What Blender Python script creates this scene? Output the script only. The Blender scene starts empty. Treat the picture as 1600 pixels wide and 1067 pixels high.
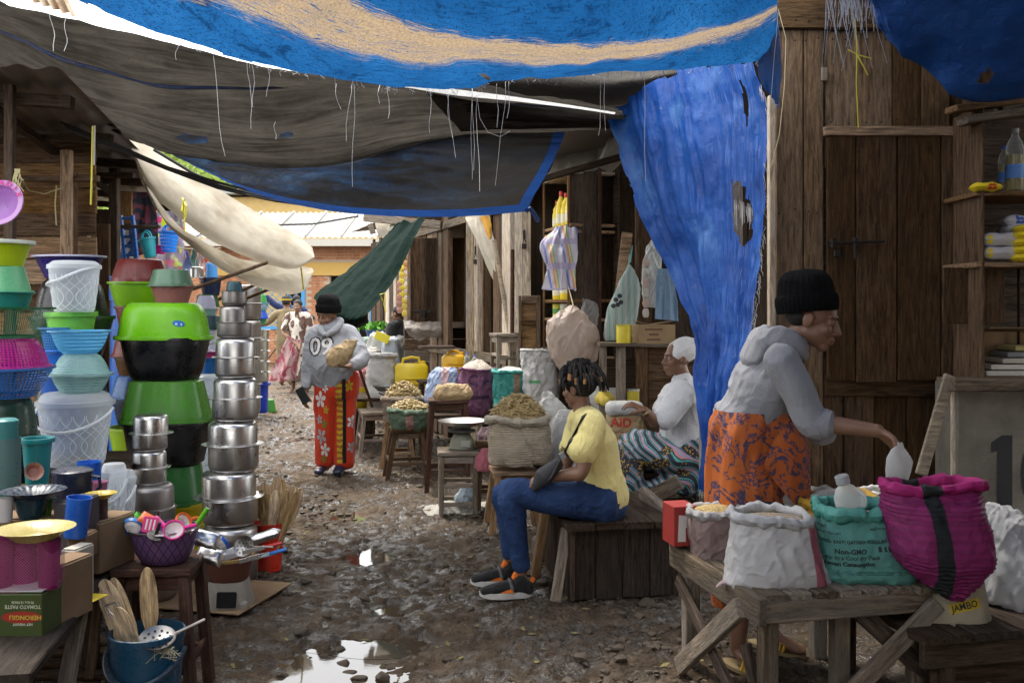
import bpy,bmesh,math,random
import numpy as np
from mathutils import Vector,Matrix,Quaternion
from mathutils.bvhtree import BVHTree
random.seed(7)
RNG=np.random.RandomState(11)
SC=bpy.context.scene
COL=SC.collection
R=math.radians
# ------------------------------------------------------------------ camera
F,CX,HY,CH=1500.0,800.0,480.0,1.5      # photo pixels -> directions; camera 1.5 m above the lane
cd=bpy.data.cameras.new('camera');cam=bpy.data.objects.new('camera',cd);COL.objects.link(cam)
cam.location=(0,0,CH);cam.rotation_euler=(R(90),0,0)
cd.sensor_width=36.0;cd.lens=36.0*F/1600;cd.shift_y=-(533.5-HY)/1600
cd.clip_start=0.05;cd.clip_end=800
SC.camera=cam
# ------------------------------------------------------------------ sky, sun, exposure
SUN_EL,SUN_AZ=64.0,-40.0       # azimuth measured from +Y towards +X
w=bpy.data.worlds.new('World');SC.world=w;w.use_nodes=True
wn=w.node_tree;wn.nodes.clear()
sky=wn.nodes.new('ShaderNodeTexSky');sky.sky_type='NISHITA';sky.sun_disc=False
sky.sun_elevation=R(SUN_EL);sky.sun_rotation=R(SUN_AZ);sky.dust_density=4.0;sky.air_density=1.2
b1=wn.nodes.new('ShaderNodeBackground');b1.inputs[1].default_value=0.12
b2=wn.nodes.new('ShaderNodeBackground');b2.inputs[0].default_value=(1.0,0.985,0.96,1);b2.inputs[1].default_value=1.45
mx=wn.nodes.new('ShaderNodeMixShader');mx.inputs[0].default_value=0.7       # thin bright cloud veil over the whole sky
wo=wn.nodes.new('ShaderNodeOutputWorld')
wn.links.new(sky.outputs[0],b1.inputs[0]);wn.links.new(b1.outputs[0],mx.inputs[1]);wn.links.new(b2.outputs[0],mx.inputs[2]);wn.links.new(mx.outputs[0],wo.inputs[0])
sl=bpy.data.lights.new('sun','SUN');sl.energy=1.5;sl.angle=R(14);sl.color=(1.0,0.95,0.86)
so=bpy.data.objects.new('sun',sl);COL.objects.link(so)
sd=Vector((math.sin(R(SUN_AZ))*math.cos(R(SUN_EL)),math.cos(R(SUN_AZ))*math.cos(R(SUN_EL)),math.sin(R(SUN_EL))))
so.rotation_euler=sd.to_track_quat('Z','Y').to_euler();so.location=sd*30
SC.view_settings.view_transform='Standard';SC.view_settings.look='None'
SC.view_settings.exposure=1.75;SC.view_settings.gamma=1.0
SC.render.engine='CYCLES'
SC.cycles.use_denoising=True
SC.cycles.max_bounces=8;SC.cycles.diffuse_bounces=2;SC.cycles.transparent_max_bounces=16;SC.cycles.caustics_reflective=False;SC.cycles.caustics_refractive=False
SC.cycles.sample_clamp_indirect=6.0
# ------------------------------------------------------------------ helpers
def P(px,py,Y):
 return Vector(((px-CX)*Y/F,Y,CH-(py-HY)*Y/F))
def XY(px,Y):return (px-CX)*Y/F
def V(*a):return Vector(a)
_T=RNG.rand(48,48,48)*2-1
def vn3(p):
 p=np.asarray(p,float);i=np.floor(p).astype(int);f=p-i;f=f*f*(3-2*f)
 a=i % 48;b=(i+1) % 48
 x0,y0,z0=a[...,0],a[...,1],a[...,2];x1,y1,z1=b[...,0],b[...,1],b[...,2]
 fx,fy,fz=f[...,0],f[...,1],f[...,2]
 def L(q,r,t):return q+(r-q)*t
 return L(L(L(_T[x0,y0,z0],_T[x1,y0,z0],fx),L(_T[x0,y1,z0],_T[x1,y1,z0],fx),fy),
             L(L(_T[x0,y0,z1],_T[x1,y0,z1],fx),L(_T[x0,y1,z1],_T[x1,y1,z1],fx),fy),fz)
def fbm(p,o=4,gain=0.5):
 p=np.asarray(p,float);s=0;a=1.0;t=0
 for k in range(o):
  s=s+a*vn3(p*(2.03 ** k)+7.3*k);t += a;a *= gain
 return s/t
class MB:
 """collects shapes into one mesh"""
 def __init__(s):s.v=[];s.f=[];s.uv=[];s.mi=[];s.cur=0
 def add(s,verts,faces,uv=None):
  o=len(s.v);s.v.extend([tuple(q) for q in verts]);s.f.extend([tuple(i+o for i in q) for q in faces])
  s.uv.extend(uv if uv is not None else [(0.0,0.0)]*len(verts));s.mi.extend([s.cur]*len(faces));return s
 def box(s,c,size,rot=None,ch=0.004):
  hx,hy,hz=[q/2 for q in size];ch=min(ch,hx*.45,hy*.45,hz*.45)
  vs=[];idx={}
  for sx in (-1,1):
   for sy in (-1,1):
    for sz in (-1,1):
     for ax in range(3):
      p=[sx*(hx-ch),sy*(hy-ch),sz*(hz-ch)]
      p[ax]=(sx,sy,sz)[ax]*(hx,hy,hz)[ax]
      idx[(sx,sy,sz,ax)]=len(vs);vs.append(Vector(p))
  fs=[]
  for ax in range(3):
   a,b=[(1,2),(2,0),(0,1)][ax]
   for sg in (-1,1):
    q=[]
    for (u,w_) in ((-1,-1),(1,-1),(1,1),(-1,1)):
     k=[0,0,0];k[ax]=sg;k[a]=u;k[b]=w_;q.append(idx[(k[0],k[1],k[2],ax)])
    fs.append(q if sg > 0 else q[::-1])
  for ax in range(3):
   a,b=[(1,2),(2,0),(0,1)][ax]
   for u in (-1,1):
    for w_ in (-1,1):
     k0=[0,0,0];k1=[0,0,0]
     k0[ax]=-1;k1[ax]=1;k0[a]=k1[a]=u;k0[b]=k1[b]=w_
     q=[idx[tuple(k0)+(a,)],idx[tuple(k1)+(a,)],idx[tuple(k1)+(b,)],idx[tuple(k0)+(b,)]]
     fs.append(q if u*w_ < 0 else q[::-1])
  for sx in (-1,1):
   for sy in (-1,1):
    for sz in (-1,1):
     q=[idx[(sx,sy,sz,i)] for i in range(3)]
     fs.append(q if sx*sy*sz > 0 else q[::-1])
  m=rot.to_3x3() if rot is not None else Matrix.Identity(3)
  return s.add([m @ q+Vector(c) for q in vs],fs)
 def beam(s,p0,p1,w_,t,up=(0,0,1),ch=0.004):
  p0=Vector(p0);p1=Vector(p1);return s.box((p0+p1)/2,((p1-p0).length,w_,t),frame(p1-p0,up),ch)
 def tube(s,pts,r,seg=6,cap=True):
  pts=[Vector(q) for q in pts];n=len(pts);rs=r if isinstance(r,(list,tuple)) else [r]*n
  vs=[];fs=[];pu=None
  for i,q in enumerate(pts):
   d=(pts[min(i+1,n-1)]-pts[max(i-1,0)]).normalized()
   if pu is None:
    pu=d.orthogonal().normalized()
   pu=(pu-d*pu.dot(d));pu=pu.normalized() if pu.length > 1e-6 else d.orthogonal().normalized()
   b=d.cross(pu)
   for k in range(seg):
    a=2*math.pi*k/seg;vs.append(q+(pu*math.cos(a)+b*math.sin(a))*rs[i])
  for i in range(n-1):
   for k in range(seg):
    k2=(k+1) % seg;fs.append((i*seg+k,i*seg+k2,(i+1)*seg+k2,(i+1)*seg+k))
  if cap:fs.append(tuple(range(seg))[::-1]);fs.append(tuple((n-1)*seg+k for k in range(seg)))
  return s.add(vs,fs)
 def lathe(s,prof,seg=48,sx=1.0,sy=1.0,ex=2.0,c=(0,0,0),cap0=False,cap1=False,fn=None):
  vs=[];fs=[];uv=[];n=len(prof)
  L=[0.0]
  for i in range(1,n):L.append(L[-1]+math.hypot(prof[i][0]-prof[i-1][0],prof[i][1]-prof[i-1][1]))
  for i,(r,z) in enumerate(prof):
   for k in range(seg+1):
    a=2*math.pi*k/seg;ca,sa=math.cos(a),math.sin(a)
    q=(abs(ca) ** ex+abs(sa) ** ex) ** (-1/ex) if ex != 2 else 1.0
    p=Vector((r*q*ca*sx,r*q*sa*sy,z))
    if fn:p=fn(p,a,i)
    vs.append(p+Vector(c));uv.append((k/seg,L[i]))
  for i in range(n-1):
   for k in range(seg):
    fs.append((i*(seg+1)+k,i*(seg+1)+k+1,(i+1)*(seg+1)+k+1,(i+1)*(seg+1)+k))
  if cap0:fs.append(tuple(range(seg))[::-1])
  if cap1:fs.append(tuple((n-1)*(seg+1)+k for k in range(seg)))
  return s.add(vs,fs,uv)
 def ball(s,c,r,rot=None,nu=12,nv=8):
  if not isinstance(r,(tuple,list)):r=(r,r,r)
  m=rot.to_3x3() if rot is not None else Matrix.Identity(3);vs=[];fs=[]
  for j in range(nv+1):
   t=math.pi*j/nv
   for i in range(nu):
    a=2*math.pi*i/nu
    vs.append(m @ Vector((r[0]*math.sin(t)*math.cos(a),r[1]*math.sin(t)*math.sin(a),-r[2]*math.cos(t)))+Vector(c))
  for j in range(nv):
   for i in range(nu):fs.append((j*nu+i,j*nu+(i+1) % nu,(j+1)*nu+(i+1) % nu,(j+1)*nu+i))
  return s.add(vs,fs)
 def grid(s,pts,uvs=None,closed=False):
  """pts: array [nv][nu] of points"""
  nv=len(pts);nu=len(pts[0]);vs=[p for row in pts for p in row];fs=[]
  for j in range(nv-1):
   for i in range(nu-1):fs.append((j*nu+i,j*nu+i+1,(j+1)*nu+i+1,(j+1)*nu+i))
  uv=[(i/(nu-1),j/(nv-1)) for j in range(nv) for i in range(nu)] if uvs is None else uvs
  return s.add(vs,fs,uv)
 def prism(s,outline,t,mat4):
  """outline 2D points (local x,z), thickness t along local y, then mat4"""
  n=len(outline);vs=[mat4 @ Vector((x,-t/2,z)) for x,z in outline]+[mat4 @ Vector((x,t/2,z)) for x,z in outline]
  fs=[tuple(range(n)),tuple(range(2*n-1,n-1,-1))]+[(i+n,(i+1) % n+n,(i+1) % n,i) for i in range(n)]
  return s.add(vs,fs)
 def mesh(s,name,smooth=35,merge=False,solid=0.0):
  me=bpy.data.meshes.new(name);me.from_pydata(s.v,[],s.f)
  if any(s.mi):me.polygons.foreach_set('material_index',s.mi)
  ul=me.uv_layers.new(name='UVMap');li=np.empty(len(me.loops),int);me.loops.foreach_get('vertex_index',li)
  ul.data.foreach_set('uv',np.array(s.uv,float)[li].ravel())
  if merge:
   bm=bmesh.new();bm.from_mesh(me);bmesh.ops.remove_doubles(bm,verts=bm.verts,dist=1e-5)
   bmesh.ops.recalc_face_normals(bm,faces=bm.faces);bm.to_mesh(me);bm.free()
  finish(me,smooth);return me
def finish(me,smooth=35):
 if smooth:
  me.polygons.foreach_set('use_smooth',[True]*len(me.polygons))
  if smooth < 170:me.set_sharp_from_angle(angle=R(smooth))
 me.update();return me
def frame(d,up=(0,0,1)):
 d=Vector(d).normalized();up=Vector(up)
 if abs(d.dot(up.normalized())) > 0.98:up=Vector((0,1,0)) if abs(d.y) < .9 else Vector((1,0,0))
 y=up.cross(d).normalized();z=d.cross(y);m=Matrix((d,y,z)).transposed();return m.to_4x4()
def tag(o,label=None,cat=None,group=None,kind=None):
 if label:o['label']=label
 if cat:o['category']=cat
 if group:o['group']=group
 if kind:o['kind']=kind
 return o
def obj(name,me,mat=None,parent=None,loc=None,M=None,**kw):
 if isinstance(me,MB):me=me.mesh(name)
 o=bpy.data.objects.new(name,me);COL.objects.link(o)
 mats=mat if isinstance(mat,(list,tuple)) else [mat]
 for m in mats:
  if m and m.name not in me.materials:me.materials.append(m)
 if M is not None:o.matrix_basis=M
 elif loc is not None:o.location=loc
 if parent:o.parent=parent
 return tag(o,**kw)
def thing(name,label,cat,loc=(0,0,0),rz=0.0,group=None):
 o=bpy.data.objects.new(name,None);COL.objects.link(o);o.location=loc;o.rotation_euler=(0,0,rz)
 o.empty_display_size=0.1
 return tag(o,label,cat,group)
def WM(o):
 m=o.matrix_basis.copy()
 while o.parent:o=o.parent;m=o.matrix_basis @ m
 return m
def plank(name,p0,p1,w_,t,mat,parent,up=(0,0,1),ch=0.004,rag=0.0,loc=False,**kw):
 """one board as an object of its own; p0,p1 in world space (or in the parent's own space if loc), local X along the grain"""
 p0=Vector(p0);p1=Vector(p1);L=(p1-p0).length
 b=MB().box((0,0,0),(L,w_,t),None,ch)
 if rag:
  b.v=[(x+random.uniform(-rag,rag)*2,y+random.uniform(-rag,rag),z+random.uniform(-rag,rag)*.5) for x,y,z in b.v]
 M=Matrix.Translation((p0+p1)/2) @ frame(p1-p0,up)
 if parent and not loc:M=WM(parent).inverted() @ M
 return obj(name,b.mesh(name,20),mat,parent,M=M,**kw)
def dup(o,parent=None):
 c=o.copy();COL.objects.link(c);c.parent=parent
 for ch in o.children:dup(ch,c)
 return c
def crom(ctrl,n):
 """Catmull-Rom through ctrl [k,3] -> n points"""
 c=np.asarray(ctrl,float);k=len(c)
 if k == 1:return np.repeat(c,n,0)
 t=np.linspace(0,k-1,n);i=np.minimum(t.astype(int),k-2);f=(t-i)[:,None]
 pad=np.vstack([2*c[0]-c[1],c,2*c[-1]-c[-2]])
 a,b,d,e=pad[i],pad[i+1],pad[i+2],pad[i+3]
 return 0.5*((2*b)+(-a+d)*f+(2*a-5*b+4*d-e)*f ** 2+(-a+3*b-3*d+e)*f ** 3)
def pt(q):
 if isinstance(q,Vector):return q
 return P(*q)
def sheet_pts(rows,nu,nv):
 g=np.array([crom([tuple(pt(q)) for q in r],nu) for r in rows])
 return np.stack([crom(g[:,i],nv) for i in range(nu)],1)      # [nv,nu,3]
def normals(g):
 du=np.gradient(g,axis=1);dv=np.gradient(g,axis=0);n=np.cross(du,dv)
 return n/(np.linalg.norm(n,axis=2,keepdims=True)+1e-9)
def sheet(name,rows,nu,nv,mat,wr=0.02,ws=(6,6,6),fold=0.0,fdir=10,rag=0.0,holes=(),parent=None,ragall=False,seed=0,vf=0.0,vk=14,**kw):
 """cloth sheet through control rows, with creases, frayed edge and torn holes"""
 g=sheet_pts(rows,nu,nv);n=normals(g)
 q=g*np.array(ws)+seed
 d=wr*(fbm(q,4)+0.6*np.abs(fbm(q*1.7+9,3)))
 U,W_=np.meshgrid(np.linspace(0,1,nu),np.linspace(0,1,nv))
 if fold:d=d+fold*fbm(np.stack([U*fdir+seed,W_*1.3,U*0],-1),3)
 if vf:q=np.stack([U*4+seed,W_*vk+1.5*np.sin(U*5+seed),U*0+.5],-1);d=d+vf*(.5*fbm(q,3)-1.6*np.abs(fbm(q*.8+17,2))+.4)
 g=g+n*d[...,None]
 mb=MB().grid([[tuple(p) for p in r] for r in g])
 if rag or holes:
  keep=[]
  for f in mb.f:
   u=sum(mb.uv[i][0] for i in f)/4;v=sum(mb.uv[i][1] for i in f)/4;k=True
   if rag:
    e=rag*(0.5+0.5*float(vn3(np.array([u*60,v*60,seed+.5]))))+rag*1.2*max(0,float(vn3(np.array([u*9,v*9,seed+3.5]))))
    if v < e or (ragall and (u < e or u > 1-e or v > 1-e)):k=False
   for (hu,hv,ru,rv) in holes:
    if ((u-hu)/ru) ** 2+((v-hv)/rv) ** 2 < 1+.7*float(vn3(np.array([u*50,v*50,2.5]))):k=False
   if k:keep.append(f)
  mb.f=keep;mb.mi=[0]*len(keep)
 o=obj(name,mb.mesh(name,180),mat,parent,**kw)
 return o,g
def text_mesh(txt,size=1.0,bold=0.0,align='CENTER',ext=0.0):
 c=bpy.data.curves.new('lettering','FONT');c.body=txt;c.size=size;c.align_x=align;c.align_y='CENTER';c.offset=bold;c.extrude=ext
 c.resolution_u=3
 o=bpy.data.objects.new('lettering',c);COL.objects.link(o);bpy.context.view_layer.update()
 me=bpy.data.meshes.new_from_object(o.evaluated_get(bpy.context.evaluated_depsgraph_get()))
 bpy.data.objects.remove(o);bpy.data.curves.remove(c);return me
def bvh_of(o):
 me=o.data;M=WM(o)
 return BVHTree.FromPolygons([M @ v.co for v in me.vertices],[tuple(p.vertices) for p in me.polygons])
def decal(name,me,mat,target,origin,right,up,off=0.0025,parent=None,cut=0.02):
 """lay a flat mesh (local XY) on to the surface of target, looking from origin side; the mesh is subdivided so it bends with the cloth"""
 right=Vector(right).normalized();up=Vector(up);up=(up-right*up.dot(right)).normalized();d=-right.cross(up)
 bm=bmesh.new();bm.from_mesh(me);bmesh.ops.triangulate(bm,faces=bm.faces)
 for _ in range(3):
  es=[e for e in bm.edges if e.calc_length() > cut]
  if not es:break
  bmesh.ops.subdivide_edges(bm,edges=es,cuts=1);bmesh.ops.triangulate(bm,faces=bm.faces)
 t=bvh_of(target);bad=[]
 for v in bm.verts:
  s=Vector(origin)+right*v.co.x+up*v.co.y-d*0.5
  hit,nor,_,_=t.ray_cast(s,d,1.2)
  if hit is None:bad.append(v)
  else:v.co=hit-d*off
 if bad:bmesh.ops.delete(bm,geom=bad,context='VERTS')
 m2=bpy.data.meshes.new(name);bm.to_mesh(m2);bm.free();bpy.data.meshes.remove(me)
 par=parent or target
 return obj(name,m2,mat,par,M=WM(par).inverted())
ORD=['zeroth','lowest','second','third','fourth','fifth','sixth','seventh','eighth','ninth','tenth','eleventh','twelfth']
# ------------------------------------------------------------------ materials
MATS={}
class Nd:
 def __init__(s,name):
  s.m=bpy.data.materials.new(name);s.m.use_nodes=True;s.t=s.m.node_tree;s.t.nodes.clear()
  s.out=s.t.nodes.new('ShaderNodeOutputMaterial')
 def n(s,typ,ins=None,**props):
  q=s.t.nodes.new(typ)
  for k,v in props.items():setattr(q,k,v)
  for k,v in (ins or {}).items():s.set(q.inputs[k],v)
  return q
 def set(s,sock,v):
  if isinstance(v,bpy.types.NodeSocket):s.t.links.new(v,sock)
  elif isinstance(v,bpy.types.Node):s.t.links.new(v.outputs[0],sock)
  else:
   if sock.type == 'RGBA' and len(v) == 3:v=(*v,1)
   sock.default_value=v
 def co(s,kind='Object',scale=(1,1,1),rnd=True,rot=None,loc=None):
  tc=s.n('ShaderNodeTexCoord');o=tc.outputs[kind]
  if rnd:
   oi=s.n('ShaderNodeObjectInfo');mu=s.n('ShaderNodeMath',{0:oi.outputs['Random'],1:37.0},operation='MULTIPLY')
   o=s.n('ShaderNodeVectorMath',{0:o,1:mu},operation='ADD')
  ins={'Vector':o,'Scale':scale}
  if rot:ins['Rotation']=rot
  if loc:ins['Location']=loc
  return s.n('ShaderNodeMapping',ins)
 def noise(s,vec,scale=5,detail=4,rough=0.55,dist=0.0):
  return s.n('ShaderNodeTexNoise',{'Vector':vec,'Scale':scale,'Detail':detail,'Roughness':rough,'Distortion':dist}).outputs[0]
 def wave(s,vec,scale=5,dist=0.0,detail=2,typ='BANDS',dirn='X',dscale=1.0):
  return s.n('ShaderNodeTexWave',{'Vector':vec,'Scale':scale,'Distortion':dist,'Detail':detail,'Detail Scale':dscale},wave_type=typ,bands_direction=dirn).outputs['Fac']
 def voro(s,vec,scale=5,feature='F1',out='Distance',rnd=1.0):
  return s.n('ShaderNodeTexVoronoi',{'Vector':vec,'Scale':scale,'Randomness':rnd},feature=feature).outputs[out]
 def ramp(s,fac,stops,interp='LINEAR'):
  q=s.n('ShaderNodeValToRGB',{0:fac});e=q.color_ramp;e.interpolation=interp
  while len(e.elements) < len(stops):e.elements.new(0.5)
  for el,(p,c) in zip(e.elements,stops):
   el.position=p;el.color=(c,c,c,1) if isinstance(c,(int,float)) else (*c[:3],1)
  return q.outputs[0]
 def math(s,op,a,b=0.0,c=0.0,clamp=False):
  return s.n('ShaderNodeMath',{0:a,1:b,2:c},operation=op,use_clamp=clamp).outputs[0]
 def mix(s,fac,a,b,typ='MIX'):
  q=s.n('ShaderNodeMix',data_type='RGBA',blend_type=typ);s.set(q.inputs[0],fac);s.set(q.inputs[6],a);s.set(q.inputs[7],b);return q.outputs[2]
 def sep(s,vec):
  return s.n('ShaderNodeSeparateXYZ',{0:vec}).outputs
 def bump(s,h,strength=0.3,dist=0.01,nrm=None):
  ins={'Height':h,'Strength':strength,'Distance':dist}
  if nrm is not None:ins['Normal']=nrm
  return s.n('ShaderNodeBump',ins).outputs[0]
 def bsdf(s,col,rough=0.5,**kw):
  ins={'Base Color':col,'Roughness':rough};mp={'metal':'Metallic','spec':'Specular IOR Level','nrm':'Normal','coat':'Coat Weight','trans':'Transmission Weight','sss':'Subsurface Weight','sheen':'Sheen Weight','alpha':'Alpha','aniso':'Anisotropic','ior':'IOR'}
  for k,v in kw.items():ins[mp[k]]=v
  return s.n('ShaderNodeBsdfPrincipled',ins)
 def mixs(s,fac,a,b):
  return s.n('ShaderNodeMixShader',{0:fac,1:a,2:b})
 def done(s,sh):
  s.set(s.out.inputs[0],sh);return s.m
def cached(f):
 def g(*a,**k):
  key=(f.__name__,str(a),str(sorted(k.items())))
  if key not in MATS:MATS[key]=f(*a,**k)
  return MATS[key]
 return g
def mul(c,k):return tuple(min(1.0,q*k) for q in c[:3])
@cached
def wood(base=(0.16,0.10,0.06),grey=0.4,rough=0.8,name='wood'):
 d=Nd(name);v=d.co('Object',(1.0,9,9));big=d.co('Object',(1,2.5,2.5))
 g=d.noise(v,7,6,0.65,0.6);f=d.noise(v,40,3,0.6);s=d.noise(big,2.2,4);oi=d.n('ShaderNodeObjectInfo').outputs['Random']
 gc=tuple(0.5*q+0.5*sum(base)/3*1.1 for q in base)
 c=d.ramp(g,[(0.32,mul(base,.32)),(0.5,base),(0.68,mul(base,1.7))])
 c=d.mix(d.math('MULTIPLY',d.ramp(s,[(0.4,0),(0.65,1)]),grey),c,mul(gc,1.25))
 c=d.mix(d.ramp(f,[(0.30,0.75),(0.40,0.0)]),c,mul(base,.25))
 k=d.n('ShaderNodeHueSaturation',{'Color':c,'Value':d.math('MULTIPLY_ADD',oi,0.75,0.62),'Saturation':d.math('MULTIPLY_ADD',oi,-0.35,1.1)})
 h=d.math('ADD',d.math('MULTIPLY',g,.6),d.math('MULTIPLY',f,.5))
 return d.done(d.bsdf(k.outputs[0],d.ramp(g,[(0.3,rough+.1),(0.7,rough-.1)]),nrm=d.bump(h,0.9,0.015),spec=0.12))
@cached
def plastic(col,rough=0.28,dirt=0.42,glow=0.12,name='plastic'):
 d=Nd(name);v=d.co('Object');s=d.noise(v,9,5,.6);f=d.noise(v,70,3)
 c=d.mix(d.math('MULTIPLY',d.ramp(s,[(0.45,0),(0.75,1)]),dirt),col,tuple(.55*q+.05 for q in col))
 up_=d.n('ShaderNodeNewGeometry').outputs['Normal'];c=d.mix(d.math('MULTIPLY',d.math('MULTIPLY',d.ramp(d.sep(up_)[2],[(.5,0),(.95,1)]),d.ramp(f,[(.4,0),(.62,1)])),.3),c,(.3,.26,.2))
 b=d.bsdf(c,d.ramp(d.math('ADD',d.math('MULTIPLY',f,.5),d.math('MULTIPLY',s,.5)),[(0.35,rough-.1),(0.65,rough+.22)]),spec=0.5,nrm=d.bump(s,0.06,0.01))
 if glow:b=d.mixs(glow,b,d.n('ShaderNodeBsdfTranslucent',{'Color':c}))
 return d.done(b)
@cached
def clearp(col=(0.86,0.9,0.93),op=0.34,name='clear_plastic'):
 d=Nd(name);v=d.co('Object');s=d.noise(v,14,4)
 lw=d.n('ShaderNodeLayerWeight',{'Blend':0.35}).outputs['Facing']
 b=d.mixs(0.4,d.bsdf(col,0.2,spec=0.6,nrm=d.bump(s,.1,.01)),d.n('ShaderNodeBsdfTranslucent',{'Color':col}))
 fac=d.math('ADD',d.math('MULTIPLY',lw,0.5),op,clamp=True)
 return d.done(d.mixs(fac,d.n('ShaderNodeBsdfTransparent',{'Color':(0.95,.97,1)}),b))
@cached
def perf(col,nu=60,pv=0.012,fill=0.42,rough=0.35,lo=0.1,hi=9.0,name='perforated_plastic'):
 """plastic with a grid of slots cut through between profile lengths lo and hi"""
 d=Nd(name);uv=d.n('ShaderNodeTexCoord').outputs['UV'];x,y,_=d.sep(uv)
 fu=d.math('FRACT',d.math('MULTIPLY',x,float(nu)));fv=d.math('FRACT',d.math('DIVIDE',y,pv))
 hole=d.math('MULTIPLY',d.math('GREATER_THAN',fu,fill),d.math('GREATER_THAN',fv,fill))
 hole=d.math('MULTIPLY',hole,d.math('MULTIPLY',d.math('GREATER_THAN',y,lo),d.math('LESS_THAN',y,hi)))
 b=d.mixs(0.15,d.bsdf(col,rough,spec=.5),d.n('ShaderNodeBsdfTranslucent',{'Color':col}))
 return d.done(d.mixs(hole,b,d.n('ShaderNodeBsdfTransparent')))
@cached
def steel(col=(0.62,0.61,0.60),rough=0.24,name='brushed_steel'):
 d=Nd(name);v=d.co('Object',(1,1,60));s=d.noise(v,6,3);w_=d.noise(d.co('Object'),6,4)
 return d.done(d.bsdf(d.mix(d.ramp(w_,[(.4,0),(.75,.5)]),col,mul(col,.6)),d.ramp(w_,[(.3,rough),(.8,rough+.16)]),metal=1.0,nrm=d.bump(s,.06,.004),aniso=0.3))
@cached
def cloth(col,rough=0.9,weave=0.25,sheen=0.15,var=0.25,wsc=400,name='cloth'):
 d=Nd(name);v=d.co('Object');s=d.noise(v,5,5);f=d.noise(v,wsc,2)
 c=d.mix(d.ramp(s,[(.35,0),(.7,var)]),col,mul(col,.55))
 wk=d.noise(d.co('Object',(1,1,.45),rnd=False),16,4,.6,1.2)
 return d.done(d.bsdf(c,rough,nrm=d.bump(d.math('ABSOLUTE',d.math('SUBTRACT',wk,.5)),.55,.035,d.bump(f,weave,.003)),sheen=sheen,spec=.15))
@cached
def tarp(col,under=None,transl=0.35,rough=0.5,dirt=0.5,dcol=(0.10,0.085,0.06),wv=260,name='tarp',spec=.3):
 d=Nd(name);v=d.co('Object',rnd=False);s=d.noise(v,2.2,6,.65);s2=d.noise(d.co('Object',(1,1,.3),rnd=False),9,5,.6);f=d.noise(v,wv,2)
 cr=d.noise(v,22,5,.7,.8);sv=d.noise(d.co('UV',(5,38,1),rnd=False),1.0,5,.65)
 c=d.mix(d.math('MULTIPLY',d.ramp(d.math('ADD',d.math('MULTIPLY',s,.45),d.math('MULTIPLY',sv,.55)),[(.40,0),(.60,1)]),dirt),col,dcol)
 c=d.mix(d.math('MULTIPLY',d.ramp(s2,[(.55,0),(.72,1)]),dirt*.8),c,mul(dcol,1.6))
 c=d.mix(d.ramp(cr,[(.30,.6),(.38,0)]),c,mul(col,.45))  # darker in the bump hollows: crease shade put into the colour
 h=d.math('ADD',d.math('MULTIPLY',cr,1.0),d.math('MULTIPLY',f,.12))
 nb=d.bump(h,.7,.02)
 b=d.bsdf(c,rough,nrm=nb,spec=spec)
 return d.done(d.mixs(transl,b,d.n('ShaderNodeBsdfTranslucent',{'Color':c,'Normal':nb})))
@cached
def flat(col,rough=0.6,spec=.4,metal=0.0,name='paint',bmp=.1,sc=40):
 d=Nd(name);v=d.co('Object');s=d.noise(v,sc,4)
 return d.done(d.bsdf(d.mix(d.ramp(s,[(.35,0),(.75,.35)]),col,mul(col,.6)),rough,spec=spec,metal=metal,nrm=d.bump(s,bmp,.004)))
@cached
def sackm(col,rough=0.55,transl=0.1,gloss=.35,sc=1.0,name='woven_sack'):
 d=Nd(name);v=d.co('Object',rnd=False);s=d.noise(v,7,5);a=d.wave(v,120*sc,dirn='Z',dist=1.5);b_=d.wave(v,120*sc,dirn='X',dist=1.5);cr=d.noise(v,26,4,.65,.5)
 c=d.mix(d.math('MULTIPLY',d.ramp(s,[(.42,0),(.75,1)]),.45),col,tuple(.5*q+.04 for q in col))
 h=d.math('ADD',d.math('MULTIPLY',d.math('ADD',a,b_),.12),d.math('MULTIPLY',cr,.8))
 nb=d.bump(h,.55,.014)
 return d.done(d.mixs(transl,d.bsdf(c,rough,nrm=nb,spec=gloss),d.n('ShaderNodeBsdfTranslucent',{'Color':c})))
@cached
def grain(col,sc=160,name='grain'):
 d=Nd(name);v=d.co('Object');a=d.voro(v,sc);cc=d.voro(v,sc,out='Color');x=d.sep(cc)[0]
 return d.done(d.bsdf(d.mix(x,mul(col,.55),mul(col,1.35)),.7,nrm=d.bump(a,.9,.006),spec=.25))
@cached
def card(col=(0.33,0.22,0.13),name='cardboard'):
 col=mul(col,.72);d=Nd(name);v=d.co('Object');s=d.noise(v,6,5);f=d.wave(v,90,dirn='X')
 return d.done(d.bsdf(d.mix(d.ramp(s,[(.4,0),(.7,.6)]),col,mul(col,.55)),.85,nrm=d.bump(f,.08,.002),spec=.2))
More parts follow.
